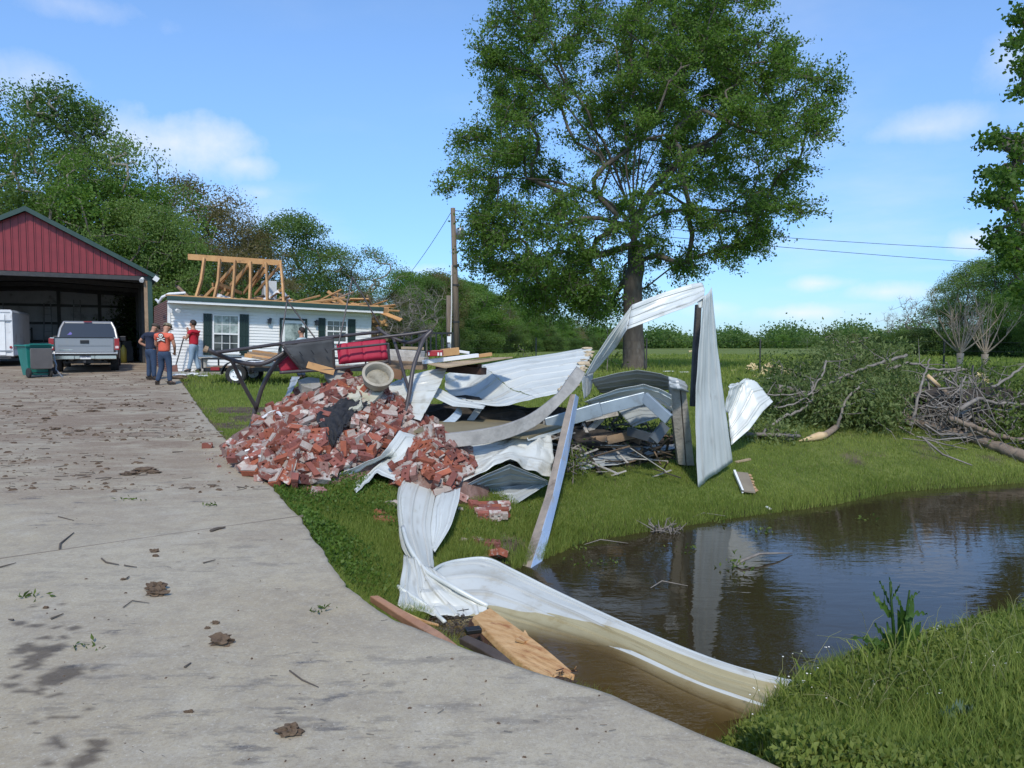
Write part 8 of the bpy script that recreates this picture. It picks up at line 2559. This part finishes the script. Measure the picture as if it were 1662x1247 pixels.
limb([(1478, 14.2, .12), (1470, 14.3, .3), (1478, 14.4, .5), (1500, 14.4, .62)], .05, .02, 'forked grey limb rising from the log end', M_LOG, twigs=5, seed=11)
# the branch torn off with raw wood
tb = empty('torn_branch', gpt(1320, 718), 'torn branch with a pale split end on the grass before the leafy heap', 'branch')
m = MB(); P = [gpt(1362, 700, .12), gpt(1350, 707, .09), gpt(1338, 713, .07)]; m.tube(P, [.05, .055, .06], 9); m.build('bark', M_LOG, tb, smooth=True)
m = MB(); P = [gpt(1339, 713, .07), gpt(1330, 715, .075), gpt(1318, 717, .06), gpt(1306, 718, .04), gpt(1296, 718.5, .02)]; m.tube(P, [.058, .075, .06, .03, .006], 9); m.build('split_end', M_RAW, tb, smooth=True)
for (px, d, z, l) in ((1515, 14.5, .80, 'raw broken stump end among the brush'), (1540, 14.2, .62, 'short orange broken limb end in the brush pile')):
	a = wx(px, d, z)
	m = MB(); m.tube([a + Vector((-.12, 0, .12)), a, a + Vector((.14, .05, -.1))], [.04, .05, .045], 8); tag(m.build('broken_limb', M_RAW if l.startswith('raw') else M_LOG, smooth=True), l, 'branch')
# the heap of grey sticks
rng = random.Random(12)
m = MB()
for k in range(420):
	c = wx(rng.gauss(1572, 42), rng.gauss(14.0, .55), abs(rng.gauss(0, .42)) + .03)
	top = 1.0 - abs(V(0, 0, 1).y * 0 + (c.x / c.y * FPX + 831 - 1572)) / 130
	c.z = hz(c.x, c.y) + min(c.z - hz(c.x, c.y), max(.1, 1.0 * top))
	a = rng.gauss(.9, .7) if rng.random() < .6 else rng.uniform(0, 3.14)
	d = Vector((math.cos(a), rng.gauss(0, .5), -math.sin(a) * .75)).normalized()
	l = rng.uniform(.3, .95)
	b = Vector((rng.gauss(0, .06), rng.gauss(0, .06), rng.gauss(0, .06)))
	r = rng.choice((.006, .008, .010, .014, .02))
	pts = [c - d * l * .5, c + b, c + d * l * .5]
	for q in pts:
		q.z = max(q.z, hz(q.x, q.y) + .01)
	m.tube(pts, [r, r * .9, r * .5], 4, cap=False)
tag(m.build('brush_pile', M_TWIG, smooth=True), 'tangled heap of bare grey twigs piled behind the log', kind='stuff')
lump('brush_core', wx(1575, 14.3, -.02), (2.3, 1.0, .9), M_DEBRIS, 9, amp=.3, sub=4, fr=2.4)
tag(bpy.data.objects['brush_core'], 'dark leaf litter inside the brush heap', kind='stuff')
# floating branches and twig knots in the pond
fb = empty('floating_branch', V(1200, 922, WATER and 7.3), 'slender leafy branch floating on the dark pond', 'branch')
def onw(px, py, z=.0):
	k = (623.5 - py) / FPX
	t = (CAM_Z - WATER - z) / (math.sin(PITCH) - k * math.cos(PITCH))
	return Vector(((px - 831) / FPX * t, t * (math.cos(PITCH) + k * math.sin(PITCH)), WATER + z))
fb.location = onw(1200, 922)
m = MB(); m.tube([onw(1192, 920, .0), onw(1205, 910, .05), onw(1232, 899, .07), onw(1262, 898, .05), onw(1286, 898, .01)], [.012, .014, .013, .009, .004], 6); m.build('stem', M_TWIG, fb, smooth=True)
rngn = np.random.default_rng(3)
q = np.array(onw(1196, 918, .04)) + rngn.normal(size=(40, 3)) * np.array([.06, .06, .05])
link('leaves', leaves_mesh('leaves', q - np.array(fb.location), .05, M_FRESH2, rngn, rngn.uniform(0, 1, 40), 0, .5), fb)
m = MB()
c = G(1082, 866)
for k in range(46):
	d = Vector((rng.gauss(0, .6), rng.gauss(0, .5), abs(rng.gauss(0, .5)))).normalized()
	s = c + Vector((rng.gauss(0, .10), rng.gauss(0, .07), rng.uniform(-.03, .05)))
	l = rng.uniform(.08, .26)
	m.tube([s, s + d * l * .6 + Vector((rng.gauss(0, .03), 0, rng.gauss(0, .02))), s + d * l], [.008, .006, .002], 4, cap=False)
tag(m.build('twig_knot', M_TWIG, smooth=True), 'knot of pale twigs snagged at the pond edge', 'twigs')
for (px, py, w_, lab) in ((983, 882, .5, 'thin curved stem floating near the leaning post'), (1150, 838, .45, 'thin green stem lying at the far pond edge'), (1085, 951, .35, 'straight sliver floating on the middle of the pond')):
	a = onw(px, py, .012) if py > 860 else G(px, py, .03)
	m = MB(); m.tube([a + Vector((-w_ / 2, -.06, 0)), a + Vector((-.05, .05, .03)), a + Vector((w_ / 2, .0, .0))], [.004, .006, .003], 5)
	tag(m.build('floating_reed', M_TWIG), lab, 'stem')
q = []
for (px, py, n) in ((1408, 842, 14), (1240, 863, 24), (985, 910, 12), (930, 885, 30), (1100, 890, 10), (955, 912, 14), (1170, 845, 12)):
	q.append(np.array(onw(px, py, .015)) + rngn.normal(size=(n, 3)) * np.array([.09, .09, .012]))
q = np.concatenate(q)
tag(link('floating_leaves', leaves_mesh('floating_leaves', q, .05, M_FRESH2, rngn, rngn.uniform(0, 1, len(q)), 0, .5)), 'scattered green leaves afloat along the pond edge', kind='stuff')
# ---------------------------------------------------------------- pasture: fence, insulation, debris
fn = empty('wire_fence', G(1233, 604), 'thin wire fence on dark posts along the near side of the pasture', 'fence')
FP = []
for px, py in ((720, 598), (870, 600), (1049, 601), (1233, 605), (1531, 609), (1900, 612)):
	p = G(px, py)
	FP.append(p)
	m = MB(); m.box(p + Vector((0, 0, .58)), (.045, .045, 1.2)); m.build('fence_post', M_DARKSTEEL, fn)
for h in (.45, .8, 1.1):
	m = MB()
	for a, b in zip(FP[:-1], FP[1:]):
		m.tube([a + Vector((0, 0, h)), a.lerp(b, .5) + Vector((0, 0, h - .04)), b + Vector((0, 0, h))], .004, 3, cap=False)
	m.build('wire', M_DARKSTEEL, fn)
M_INSUL = mat('yellow_insulation', (0.62, 0.50, 0.26), (0.52, 0.42, 0.24), 7, .95, bump=.6, dirt=(.66, .60, .44), dirt_scale=4)
IG = 'tufts of yellow insulation in the pasture'
for i, (px, py, w_, h_) in enumerate(((1221, 601, .35, .28), (1246, 606, .40, .34), (1262, 606, .34, .30), (1270, 609, .5, .26), (1256, 610, .5, .2), (1282, 611, .3, .16), (1238, 611, .25, .15), (1364, 609, .22, .14), (1366, 606, .2, .16), (1487, 618, .45, .24), (1522, 615, .35, .2), (1533, 617, .3, .16), (1590, 620, .34, .3), (1600, 624, .3, .2), (1225, 612, .18, .08), (1190, 602, .2, .05), (1120, 572, .5, .3))):
	p = G(px, py)
	o = lump('insulation_tuft', p + Vector((0, 0, -.02)), (w_, w_ * .8, h_), M_INSUL, i, amp=.5, sub=3, fr=2.2)
	tag(o, ('lone pale yellow insulation tuft west of the pasture fence post' if i == 0 else 'crumpled yellow insulation tuft lying in the pasture grass'), 'insulation', IG)
for i, (px, py, w_) in enumerate(((1245, 614, .5), (1170, 590, .5), (1290, 616, .7), (1103, 568, .8), (1375, 606, .3), (1085, 603, .4), (1110, 604, .3), (1410, 611, .35))):
	p = G(px, py, .04)
	m = MB(); m.box(p, (w_, .14, .03), Matrix.Rotation(rng.uniform(-.4, .4), 3, 'Z'))
	tag(m.build('white_scrap', M_WHITE if i != 1 else YB), 'flat pale scrap lying out in the pasture grass', 'scrap', 'pale scraps in the pasture')
# ---------------------------------------------------------------- litter on the concrete
LGp = 'clods of earth on the driveway'
for i, (px, py, w_) in enumerate(((253, 957, .11), (255, 966, .10), (360, 1046, .11), (470, 1193, .09), (337, 1020, .03), (307, 1157, .035), (234, 765, .32), (212, 770, .24), (250, 768, .2), (90, 697, .22), (165, 663, .2), (60, 600, .16), (230, 660, .18), (300, 640, .2), (150, 668, .25), (205, 657, .18), (260, 655, .18), (130, 700, .18), (240, 683, .16), (75, 680, .2), (118, 652, .16), (180, 640, .16), (30, 660, .22), (200, 941, .03), (75, 987, .03), (350, 1012, .04), (253, 903, .04), (250, 896, .06))):
	p = GD(px, py)
	o = lump('dirt_clod', p + Vector((0, 0, -.004)), (w_ * (.7 if w_ > .13 else 1), w_ * .55, w_ * (.15 if w_ > .13 else .5)), M_MUD, i, amp=.55, sub=3, fr=2.4)
	lab = {0: 'round dark clod of earth alone mid-driveway', 1: 'flat dark clod just below the round clod', 2: 'brown clod with grass roots nearer the water side', 3: 'brown crumbly clod nearest the front of the driveway'}.get(i, 'dark clod of earth dropped on the driveway concrete')
	tag(o, lab, 'clod', LGp)
TG = 'twigs lying on the driveway'
for i, (pts, r) in enumerate((([(342, 864), (354, 860), (366, 858)], .012), ([(97, 893), (98, 884), (120, 866)], .007), ([(165, 908), (172, 914), (193, 918)], .006), ([(202, 919), (222, 922)], .005), ([(330, 915), (350, 910)], .005), ([(470, 1090), (490, 1105), (517, 1117)], .004), ([(83, 1006), (103, 998)], .006), ([(200, 987), (215, 976), (243, 980)], .003), ([(300, 1085), (310, 1078)], .006), ([(0, 922), (26, 915)], .005), ([(205, 941), (210, 937)], .006), ([(22, 1008), (14, 1007)], .006), ([(95, 840), (120, 846)], .006), ([(280, 735), (297, 734)], .008))):
	P = [GD(*q) + Vector((0, 0, r * .8 + .002)) for q in pts]
	m = MB(); m.tube(P, [r] * (len(P) - 1) + [r * .5], 6)
	o = m.build('twig', mat('dark_twig', (.07, .055, .042), (.11, .09, .07), 6, .9) if i == 0 else bpy.data.materials['dark_twig'])
	tag(o, {0: 'thickest dark stick on the driveway near the grass edge', 1: 'hooked thin twig on the driveway'}.get(i, 'thin broken twig on the driveway concrete'), 'twig', TG)
for i, (px, py) in enumerate(((148, 1049), (53, 969), (514, 994), (340, 822), (213, 812))):
	p = GD(px, py)
	q = np.array(p + Vector((0, 0, .012))) + rngn.normal(size=(14, 3)) * np.array([.05, .03, .006])
	o = link('leaf_sprig', leaves_mesh('leaf_sprig', q - np.array(p), .05, M_FRESH2, rngn, rngn.uniform(0, .6, 14), 0, .35), None, p)
	tag(o, ('green leaf sprig beside the wet patch on the driveway', 'green and pink leaf sprig in the open driveway', 'dull sprig of leaves near the driveway edge by the plank', 'flattened sprig of leaves by the stick on the driveway', 'small faded sprig in the middle of the driveway')[i], 'leaves')
m = MB()
rg = random.Random(5)
for k in range(4600):
	u = rg.random()
	if u < .80:
		py = 606 + 190 * rg.random() ** 1.25
		px = rg.uniform(0, 470)
	else:
		py = 790 + 450 * rg.random() ** 1.1
		px = rg.uniform(0, 1000)
		if rg.random() < .5:
			continue
	p = GD(px, py)
	ex = float(drv_edge(p.y))
	if p.x > ex - .03 or p.x < -30:
		continue
	if py < 790 and vnoise(np.array([p.x]), np.array([p.y * 1.6]), .55, 3)[0] < rg.uniform(-.6, .5):
		continue
	s = (.008 + .042 * rg.random() ** 2.2) * (.22 if py > 800 else .8) * (1.0 + .03 * p.y)
	if rg.random() < .55:
		m.box(p + Vector((0, 0, s * .18)), (s * rg.uniform(.8, 2.2), s * rg.uniform(.6, 1.2), s * .5), Matrix.Rotation(rg.uniform(0, 6), 3, 'Z'), taper=.5, mi=0)
	else:
		a = rg.gauss(0, .5)
		m.bar(p + Vector((-s * 1.6 * math.cos(a), -s * 1.6 * math.sin(a), .006)), p + Vector((s * 1.6 * math.cos(a), s * 1.6 * math.sin(a), .008)), s * .16, s * .14, mi=rg.choice((0, 1, 1)))
o = m.build('driveway_litter', [M_MUD, bpy.data.materials['dark_twig']])
tag(o, 'bits of mud and bark littering the far driveway', kind='stuff')
# mud and twig mush between the planks at the water
m = MB()
for k in range(1300):
	p = G(rg.uniform(620, 850), rg.uniform(985, 1095))
	q_ = in_view(np.array([p.x]), np.array([p.y]), np.array([p.z]))
	if p.x < float(drv_edge(p.y)) + .02 or q_[1][0] > 757 + (q_[2][0] - 1001) * 1.14:
		continue
	p.z = max(p.z, WATER + .01) + rg.uniform(0, .02)
	s = rg.uniform(.006, .03)
	a = rg.uniform(0, 3.1)
	if rg.random() < .6:
		m.box(p, (s, s * .8, s * .5), Matrix.Rotation(a, 3, 'Z'), taper=.6)
	else:
		m.bar(p - Vector((math.cos(a), math.sin(a), 0)) * s * 2, p + Vector((math.cos(a), math.sin(a), .1)) * s * 2, .004, .004)
tag(m.build('wet_litter', mat('wet_litter', (.030, .022, .015), (.07, .052, .036), 14, .6), base=None), 'dark wet bark and twigs packed between planks and slab', kind='stuff')
# ---------------------------------------------------------------- grass
M_BLADE = leafmat('grass_blade', (0.125, 0.19, 0.032), (0.35, 0.39, 0.105), 0.48, .6, vary=False)
M_LUSH = leafmat('weed_leaf', (0.045, 0.10, 0.016), (0.13, 0.21, 0.036), 0.42, .5, vary=False)
UNDER = [(648, 762), (752, 788), (747, 830), (708, 896), (712, 922), (790, 902), (830, 920), (840, 1005), (640, 1005), (648, 900), (642, 840)]
def grass(name, n, ylo, yhi, hfun, wfun, label, seed, keep=None, mtl=None):
	rng = np.random.default_rng(seed)
	t = rng.uniform(0, 1, n * 3)
	y = 1 / (1 / ylo + t * (1 / yhi - 1 / ylo))
	x = y * rng.uniform(-.75, .98, n * 3)
	z = ht(x, y)
	ok, u, v = in_view(x, y, z, 330)
	ok &= (x > drv_edge(y) + .01) & (z > WATER - .03) & ~inside(u, v, UNDER)
	if keep is not None:
		ok &= keep(x, y, u, v, rng)
	dirt = dirt_amount(x, y)
	ok &= rng.uniform(0, 1, n * 3) > dirt * .93
	x, y, z = x[ok][:n], y[ok][:n], z[ok][:n]
	n = len(x)
	h = hfun(x, y, rng)
	w = wfun(x, y, rng)
	a = rng.uniform(0, 2 * np.pi, n)
	lean = rng.uniform(.1, .75, n) * h
	la = rng.uniform(0, 2 * np.pi, n)
	lx, ly = np.cos(la) * lean, np.sin(la) * lean
	px, py = np.cos(a) * w / 2, np.sin(a) * w / 2
	zb = z - .01
	P = np.stack([np.stack([x - px, y - py, zb], 1), np.stack([x + px, y + py, zb], 1), np.stack([x + lx * .4 + px * .7, y + ly * .4 + py * .7, z + h * .6], 1), np.stack([x + lx * .4 - px * .7, y + ly * .4 - py * .7, z + h * .6], 1), np.stack([x + lx, y + ly, z + h], 1)], 1).reshape(-1, 3)
	i = np.arange(n)[:, None] * 5
	F = np.concatenate([i + np.array([[0, 1, 2]]), i + np.array([[0, 2, 3]]), i + np.array([[3, 2, 4]])], 1).reshape(-1, 3)
	patch = .5 + .5 * fbm(x, y, .8, 3, 9) + .35 * fbm(x, y, .22, 2, 19)
	tint = np.clip(patch * .7 + rng.uniform(-.2, .35, n), 0, 1)
	tint = np.where(rng.uniform(0, 1, n) < .04, 1.0, tint)
	T = np.repeat(tint, 5)
	me = npmesh(name, P, F, mtl or M_BLADE, 3, False, np.stack([T] * 3, 1))
	o = link(name, me)
	tag(o, label, kind='stuff')
	return o
def h_lawn(x, y, rng):
	h = .028 + .022 * rng.uniform(0, 1, len(x)) + .012 * fbm(x, y, 1.2, 2, 4)
	ds = seg_dist(x, y, POND, True)
	shore = np.clip(1 - ds / .55, 0, 1)
	h = h * (1 + 1.9 * shore * rng.uniform(.3, 1, len(x)))
	lush = (x < .6) & (y < 8.4)
	h = np.where(lush, h * 1.5, h)
	return h * (1 + np.clip(y - 12, 0, 40) * .05)
def w_lawn(x, y, rng):
	return np.maximum(.0035, .00062 * y) * rng.uniform(.7, 1.4, len(x))
def right_bank(x, y):
	return (x > 1.0) & (y < 7.6) & (y < 3.6 + .62 * x)
grass('lawn_grass', 385000, 4.2, 19, h_lawn, w_lawn, 'short mown grass sloping down to the pond', 3, lambda x, y, u, v, r: ~right_bank(x, y))
grass('pasture_grass', 90000, 17, 75, lambda x, y, r: (.06 + .12 * r.uniform(0, 1, len(x)) ** 2) * (1 + .35 * np.clip((y - 20) / 20, 0, 1)), lambda x, y, r: np.maximum(.012, .0009 * y) * r.uniform(.7, 1.5, len(x)), 'longer rough grass out in the pasture', 4, lambda x, y, u, v, r: r.uniform(0, 1, len(x)) < np.clip((y - 15) / 8, .1, 1))
# the weedy bank nearest the camera
grass('bank_grass', 58000, 2.2, 7.6, lambda x, y, r: (.05 + .13 * r.uniform(0, 1, len(x)) ** 1.8) * (1 - .45 * np.clip((2.95 - y) / .5, 0, 1)), lambda x, y, r: r.uniform(.0028, .0065, len(x)), 'long weedy grass on the near pond bank', 5, lambda x, y, u, v, r: right_bank(x, y))
M_STRAW = leafmat('straw', (0.20, 0.165, 0.085), (0.38, 0.32, 0.18), .3, .7, vary=False)
grass('dead_grass', 9000, 2.2, 7.6, lambda x, y, r: .02 + .10 * r.uniform(0, 1, len(x)) ** 2, lambda x, y, r: r.uniform(.002, .005, len(x)), 'dead straw mixed through the near bank', 15, lambda x, y, u, v, r: right_bank(x, y) & (fbm(x, y, 2.2, 2, 3) > r.uniform(-.3, .4, len(x))), M_STRAW)
grass('dead_grass', 16000, 4.2, 17, lambda x, y, r: .015 + .03 * r.uniform(0, 1, len(x)), w_lawn, 'dry clippings and straw in the mown lawn', 25, lambda x, y, u, v, r: ~right_bank(x, y) & (fbm(x, y, 1.1, 3, 13) > r.uniform(-.3, .5, len(x))), M_STRAW)
def weeds(name, n, ylo, yhi, keep, hmax, size, mtl, label, seed, aspect=.7, dens=(-.25, .5)):
	rng = np.random.default_rng(seed)
	t = rng.uniform(0, 1, n * 6)
	y = 1 / (1 / ylo + t * (1 / yhi - 1 / ylo))
	x = y * rng.uniform(-.5, .98, n * 6)
	z = ht(x, y)
	ok, u, v = in_view(x, y, z, 330)
	ok &= (x > drv_edge(y) + .03) & (z > WATER) & ~inside(u, v, UNDER) & keep(x, y, u, v, rng)
	nz = fbm(x, y, 1.5, 3, seed)
	ok &= nz > rng.uniform(dens[0], dens[1], n * 6)
	x, y, z, nz = x[ok][:n], y[ok][:n], z[ok][:n], nz[ok][:n]
	zz_ = z + rng.uniform(.01, 1, len(x)) * hmax * np.clip(.6 + nz, .2, 1.2)
	q = np.stack([x, y, zz_], 1)
	me = leaves_mesh(name, q, size, mtl, rng, np.clip(.45 + .5 * nz + rng.uniform(-.3, .4, len(x)), 0, 1), -.5, aspect)
	return tag(link(name, me), label, kind='stuff')
def ribbon_strip(x, y, u, v, r):
	return (x < -.25) & (y < 8.6) & (u < 690)
weeds('clover', 52000, 4.4, 8.6, ribbon_strip, .10, .030, M_LUSH, 'lush clover and low weeds between driveway and fallen sheet', 6, .75)
weeds('clover', 9000, 6.4, 9.2, lambda x, y, u, v, r: (u > 690) & (u < 900), .05, .026, M_LUSH, 'low clover patches by the scraped bank', 16, .75)
weeds('low_weeds', 82000, 2.3, 7.6, lambda x, y, u, v, r: right_bank(x, y), .13, .034, leafmat('bank_weed_leaf', (0.065, 0.115, 0.020), (0.22, 0.26, 0.06), .42, .55, vary=False), 'thick low weeds covering the near pond bank', 7, .55, (-.7, .35))
# seed stalks and little white flowers on the bank
m, fl = MB(), MB()
rg = random.Random(8)
M_STALK = mat('dry_stalk', (.17, .20, .07), (.26, .24, .11), 6, .8)
M_PETAL = mat('white_petal', (.78, .78, .72), None, rough=.7)
spots = [(1285, 1062), (1300, 1058), (1335, 1085), (1270, 1068), (1340, 1050), (1395, 1055), (1390, 1050), (1310, 1095), (1525, 1018), (1518, 1020), (1505, 1035), (1580, 1030), (1490, 1085), (1524, 1108), (1528, 1104), (1514, 1117), (1510, 1116), (1500, 1127), (1335, 1180), (1300, 1185), (1250, 1170), (1255, 1175), (1220, 1160), (1228, 1172), (1345, 1150), (1405, 1150), (1540, 1100), (1430, 1065), (1560, 1060), (1410, 1075)]
for (px, py) in spots + [(rg.uniform(1220, 1650), rg.uniform(1090, 1200)) for _ in range(40)]:
	p = V(px, py, max(3.0, min(5.2, 2.15 * FPX / (py - 560) * .93)))
	g = hz(p.x, p.y)
	if p.z < g + .03:
		p.z = g + .06
	b = Vector((p.x + rg.uniform(-.08, .08), p.y + rg.uniform(-.05, .08), max(g, WATER) - .02))
	m.tube([b, b.lerp(p, .6) + Vector((rg.gauss(0, .012), 0, 0)), p], [.0028, .0022, .0015], 4, cap=False)
	for k in range(rg.choice((1, 1, 2, 3))):
		c = p + Vector((rg.gauss(0, .010), rg.gauss(0, .01), rg.uniform(-.006, .010)))
		r = rg.uniform(.004, .0075)
		fl.lathe([(0, -r * .5), (r * .8, -r * .2), (r, r * .2), (r * .4, r * .6), (0, r * .6)], Matrix.Translation(c), 7)
for k in range(70):
	px = rg.choice((rg.uniform(1230, 1420), rg.uniform(1380, 1560), rg.uniform(1540, 1662)))
	y0 = rg.uniform(3.6, 5.3)
	b = Vector((V(px, 1100, y0).x, y0, 0)); b.z = hz(b.x, b.y)
	if b.z < WATER - .02 or not bool(right_bank(np.array([b.x]), np.array([b.y]))[0]):
		continue
	l = rg.uniform(.18, .42)
	d = Vector((rg.gauss(0, .4), rg.gauss(0, .3), 1)).normalized()
	m.tube([b, b + d * l * .5, b + d * l * .85 + Vector((d.x * .08, 0, 0)), b + d * l + Vector((d.x * .22, 0, -.02))], [.0017, .0015, .0012, .0007], 4, cap=False)
tag(m.build('grass_stalks', M_STALK), 'thin bending seed stalks over the near bank', kind='stuff')
tag(fl.build('white_wildflowers', M_PETAL, smooth=True), 'tiny white wildflowers dotted over the near bank', kind='stuff')
# the tall dock plant at the water's edge
M_DOCK = leafmat('dock_leaf', (0.035, 0.085, 0.016), (0.085, 0.16, 0.035), .4, .45, vary=False)
dbase = V(1462, 1072, 4.62)
dbase.z = max(hz(dbase.x, dbase.y), WATER) - .01
dock = empty('dock_plant', dbase, 'tall dock plant with long wavy leaves at the near pond edge', 'plant')
def longleaf(a, b, c, w, name='leaf', parent=None, mtl=None, wavy=.012, n=12):
	a, b, c = Vector(a), Vector(b), Vector(c)
	t0 = (c - a).normalized()
	s = t0.cross(Vector((0, -1, .4))).normalized()
	vs, fs = [], []
	for i in range(n + 1):
		t = i / n
		p = a * (1 - t) ** 2 + b * 2 * t * (1 - t) + c * t * t
		ww = w * (math.sin(math.pi * min(1, t * .9 + .08)) ** .8) * (1 - .25 * t)
		wv = wavy * math.sin(t * 26)
		vs += [p - s * ww + Vector((0, .01, wv)), p + Vector((0, .012, -.003)), p + s * ww + Vector((0, .01, -wv))]
	for i in range(n):
		fs += [(i * 3, i * 3 + 1, i * 3 + 4, i * 3 + 3), (i * 3 + 1, i * 3 + 2, i * 3 + 5, i * 3 + 4)]
	me = npmesh(name, np.array([tuple(v - (wmat(parent).translation if parent else Vector())) for v in vs]), np.array(fs), mtl or M_DOCK, 4, True, np.stack([np.full(len(vs), random.uniform(.1, .9))] * 3, 1))
	return link(name, me, parent)
D_ = 4.62
for pts in ([(1455, 1068), (1450, 1020), (1444, 945)], [(1466, 1068), (1470, 1010), (1476, 958)]):
	m = MB(); m.tube([V(*pts[0], D_), V(*pts[1], D_), V(*pts[2], D_)], [.012, .010, .005], 6); m.build('stem', M_DOCK, dock, smooth=True)
for (a, b, c, w) in (((1453, 1010), (1425, 975), (1418, 962), .028), ((1452, 1000), (1432, 985), (1437, 968), .02), ((1446, 985), (1436, 955), (1428, 944), .015), ((1446, 980), (1458, 955), (1462, 950), .015), ((1447, 975), (1450, 950), (1444, 938), .012), ((1468, 1000), (1460, 970), (1452, 965), .018), ((1472, 990), (1480, 965), (1494, 962), .018),
					((1470, 1005), (1490, 992), (1507, 998), .024), ((1468, 1035), (1470, 1000), (1462, 985), .045), ((1474, 1030), (1482, 985), (1482, 970), .035), ((1472, 1045), (1490, 1030), (1495, 1010), .04), ((1455, 1050), (1430, 1030), (1420, 1012), .025), ((1452, 1060), (1420, 1032), (1382, 1037), .03), ((1455, 1062), (1430, 1045), (1402, 1040), .035), ((1456, 1055), (1445, 1030), (1440, 1010), .03), ((1462, 1060), (1466, 1020), (1458, 990), .04), ((1470, 1062), (1478, 1040), (1475, 1012), .035)):
	longleaf(V(*a, D_ + random.uniform(-.05, .05)), V(*b, D_ + random.uniform(-.1, .1)), V(*c, D_ + random.uniform(-.15, .1)), w * .62, parent=dock)
tb_ = G(1568, 1178)
th = empty('thistle_rosette', tb_, 'blue-green thistle rosette with spiky leaves in the bank weeds', 'plant')
M_THIS = leafmat('thistle_leaf', (0.09, 0.15, 0.10), (0.20, 0.27, 0.19), .25, .6, vary=False)
for k, (px, py) in enumerate(((1552, 1142), (1578, 1150), (1535, 1172), (1590, 1176), (1566, 1192), (1545, 1188), (1525, 1160))):
	longleaf(tb_ + Vector((0, 0, .05)), tb_.lerp(V(px, py, tb_.y - .05), .5) + Vector((0, 0, .05)), V(px, py, tb_.y - .05 + .02 * k), .022, parent=th, mtl=M_THIS, wavy=.02)
# coarse grass tufts standing in front of the dock plant
m = []
for (px0, px1, dd, n, hmin, hmax, lab) in ((1400, 1500, 4.45, 60, .14, .42, 'tall coarse grass tuft in front of the dock plant'), (1275, 1390, 4.35, 46, .1, .26, 'arching grass tuft where the white sheet meets the bank'), (1560, 1662, 4.9, 50, .08, .24, 'grass tuft along the bank beyond the dock plant')):
	c = V((px0 + px1) / 2, 1080, dd); c.z = hz(c.x, c.y)
	t = empty('grass_tuft', c, lab, 'grass tuft')
	rr = np.random.default_rng(int(px0))
	vs, fs = [], []
	for k in range(n):
		px = rr.uniform(px0, px1); y0 = dd + rr.uniform(-.18, .18)
		b = Vector((V(px, 1090, y0).x, y0, 0)); b.z = max(hz(b.x, b.y), WATER - .01) - .01
		h = rr.uniform(hmin, hmax); d = Vector((rr.normal() * .35, rr.normal() * .3, 1)).normalized()
		w = rr.uniform(.003, .006); s = Vector((d.z, 0, -d.x)) * w
		p1, p2, p3 = b + d * h * .5, b + d * h * .8 + Vector((d.x, d.y, -.1)) * h * .2, b + d * h + Vector((d.x, d.y, -.35)) * h * .55
		o_ = len(vs)
		vs += [b - s, b + s, p1 - s, p1 + s, p2 - s * .7, p2 + s * .7, p3 - s * .1, p3 + s * .1]
		fs += [(o_, o_ + 1, o_ + 3, o_ + 2), (o_ + 2, o_ + 3, o_ + 5, o_ + 4), (o_ + 4, o_ + 5, o_ + 7, o_ + 6)]
	me = npmesh('blades', np.array([tuple(v - c) for v in vs]), np.array(fs), M_BLADE, 4, True, np.stack([np.repeat(rr.uniform(.0, .8, n), 8)] * 3, 1))
	link('blades', me, t)
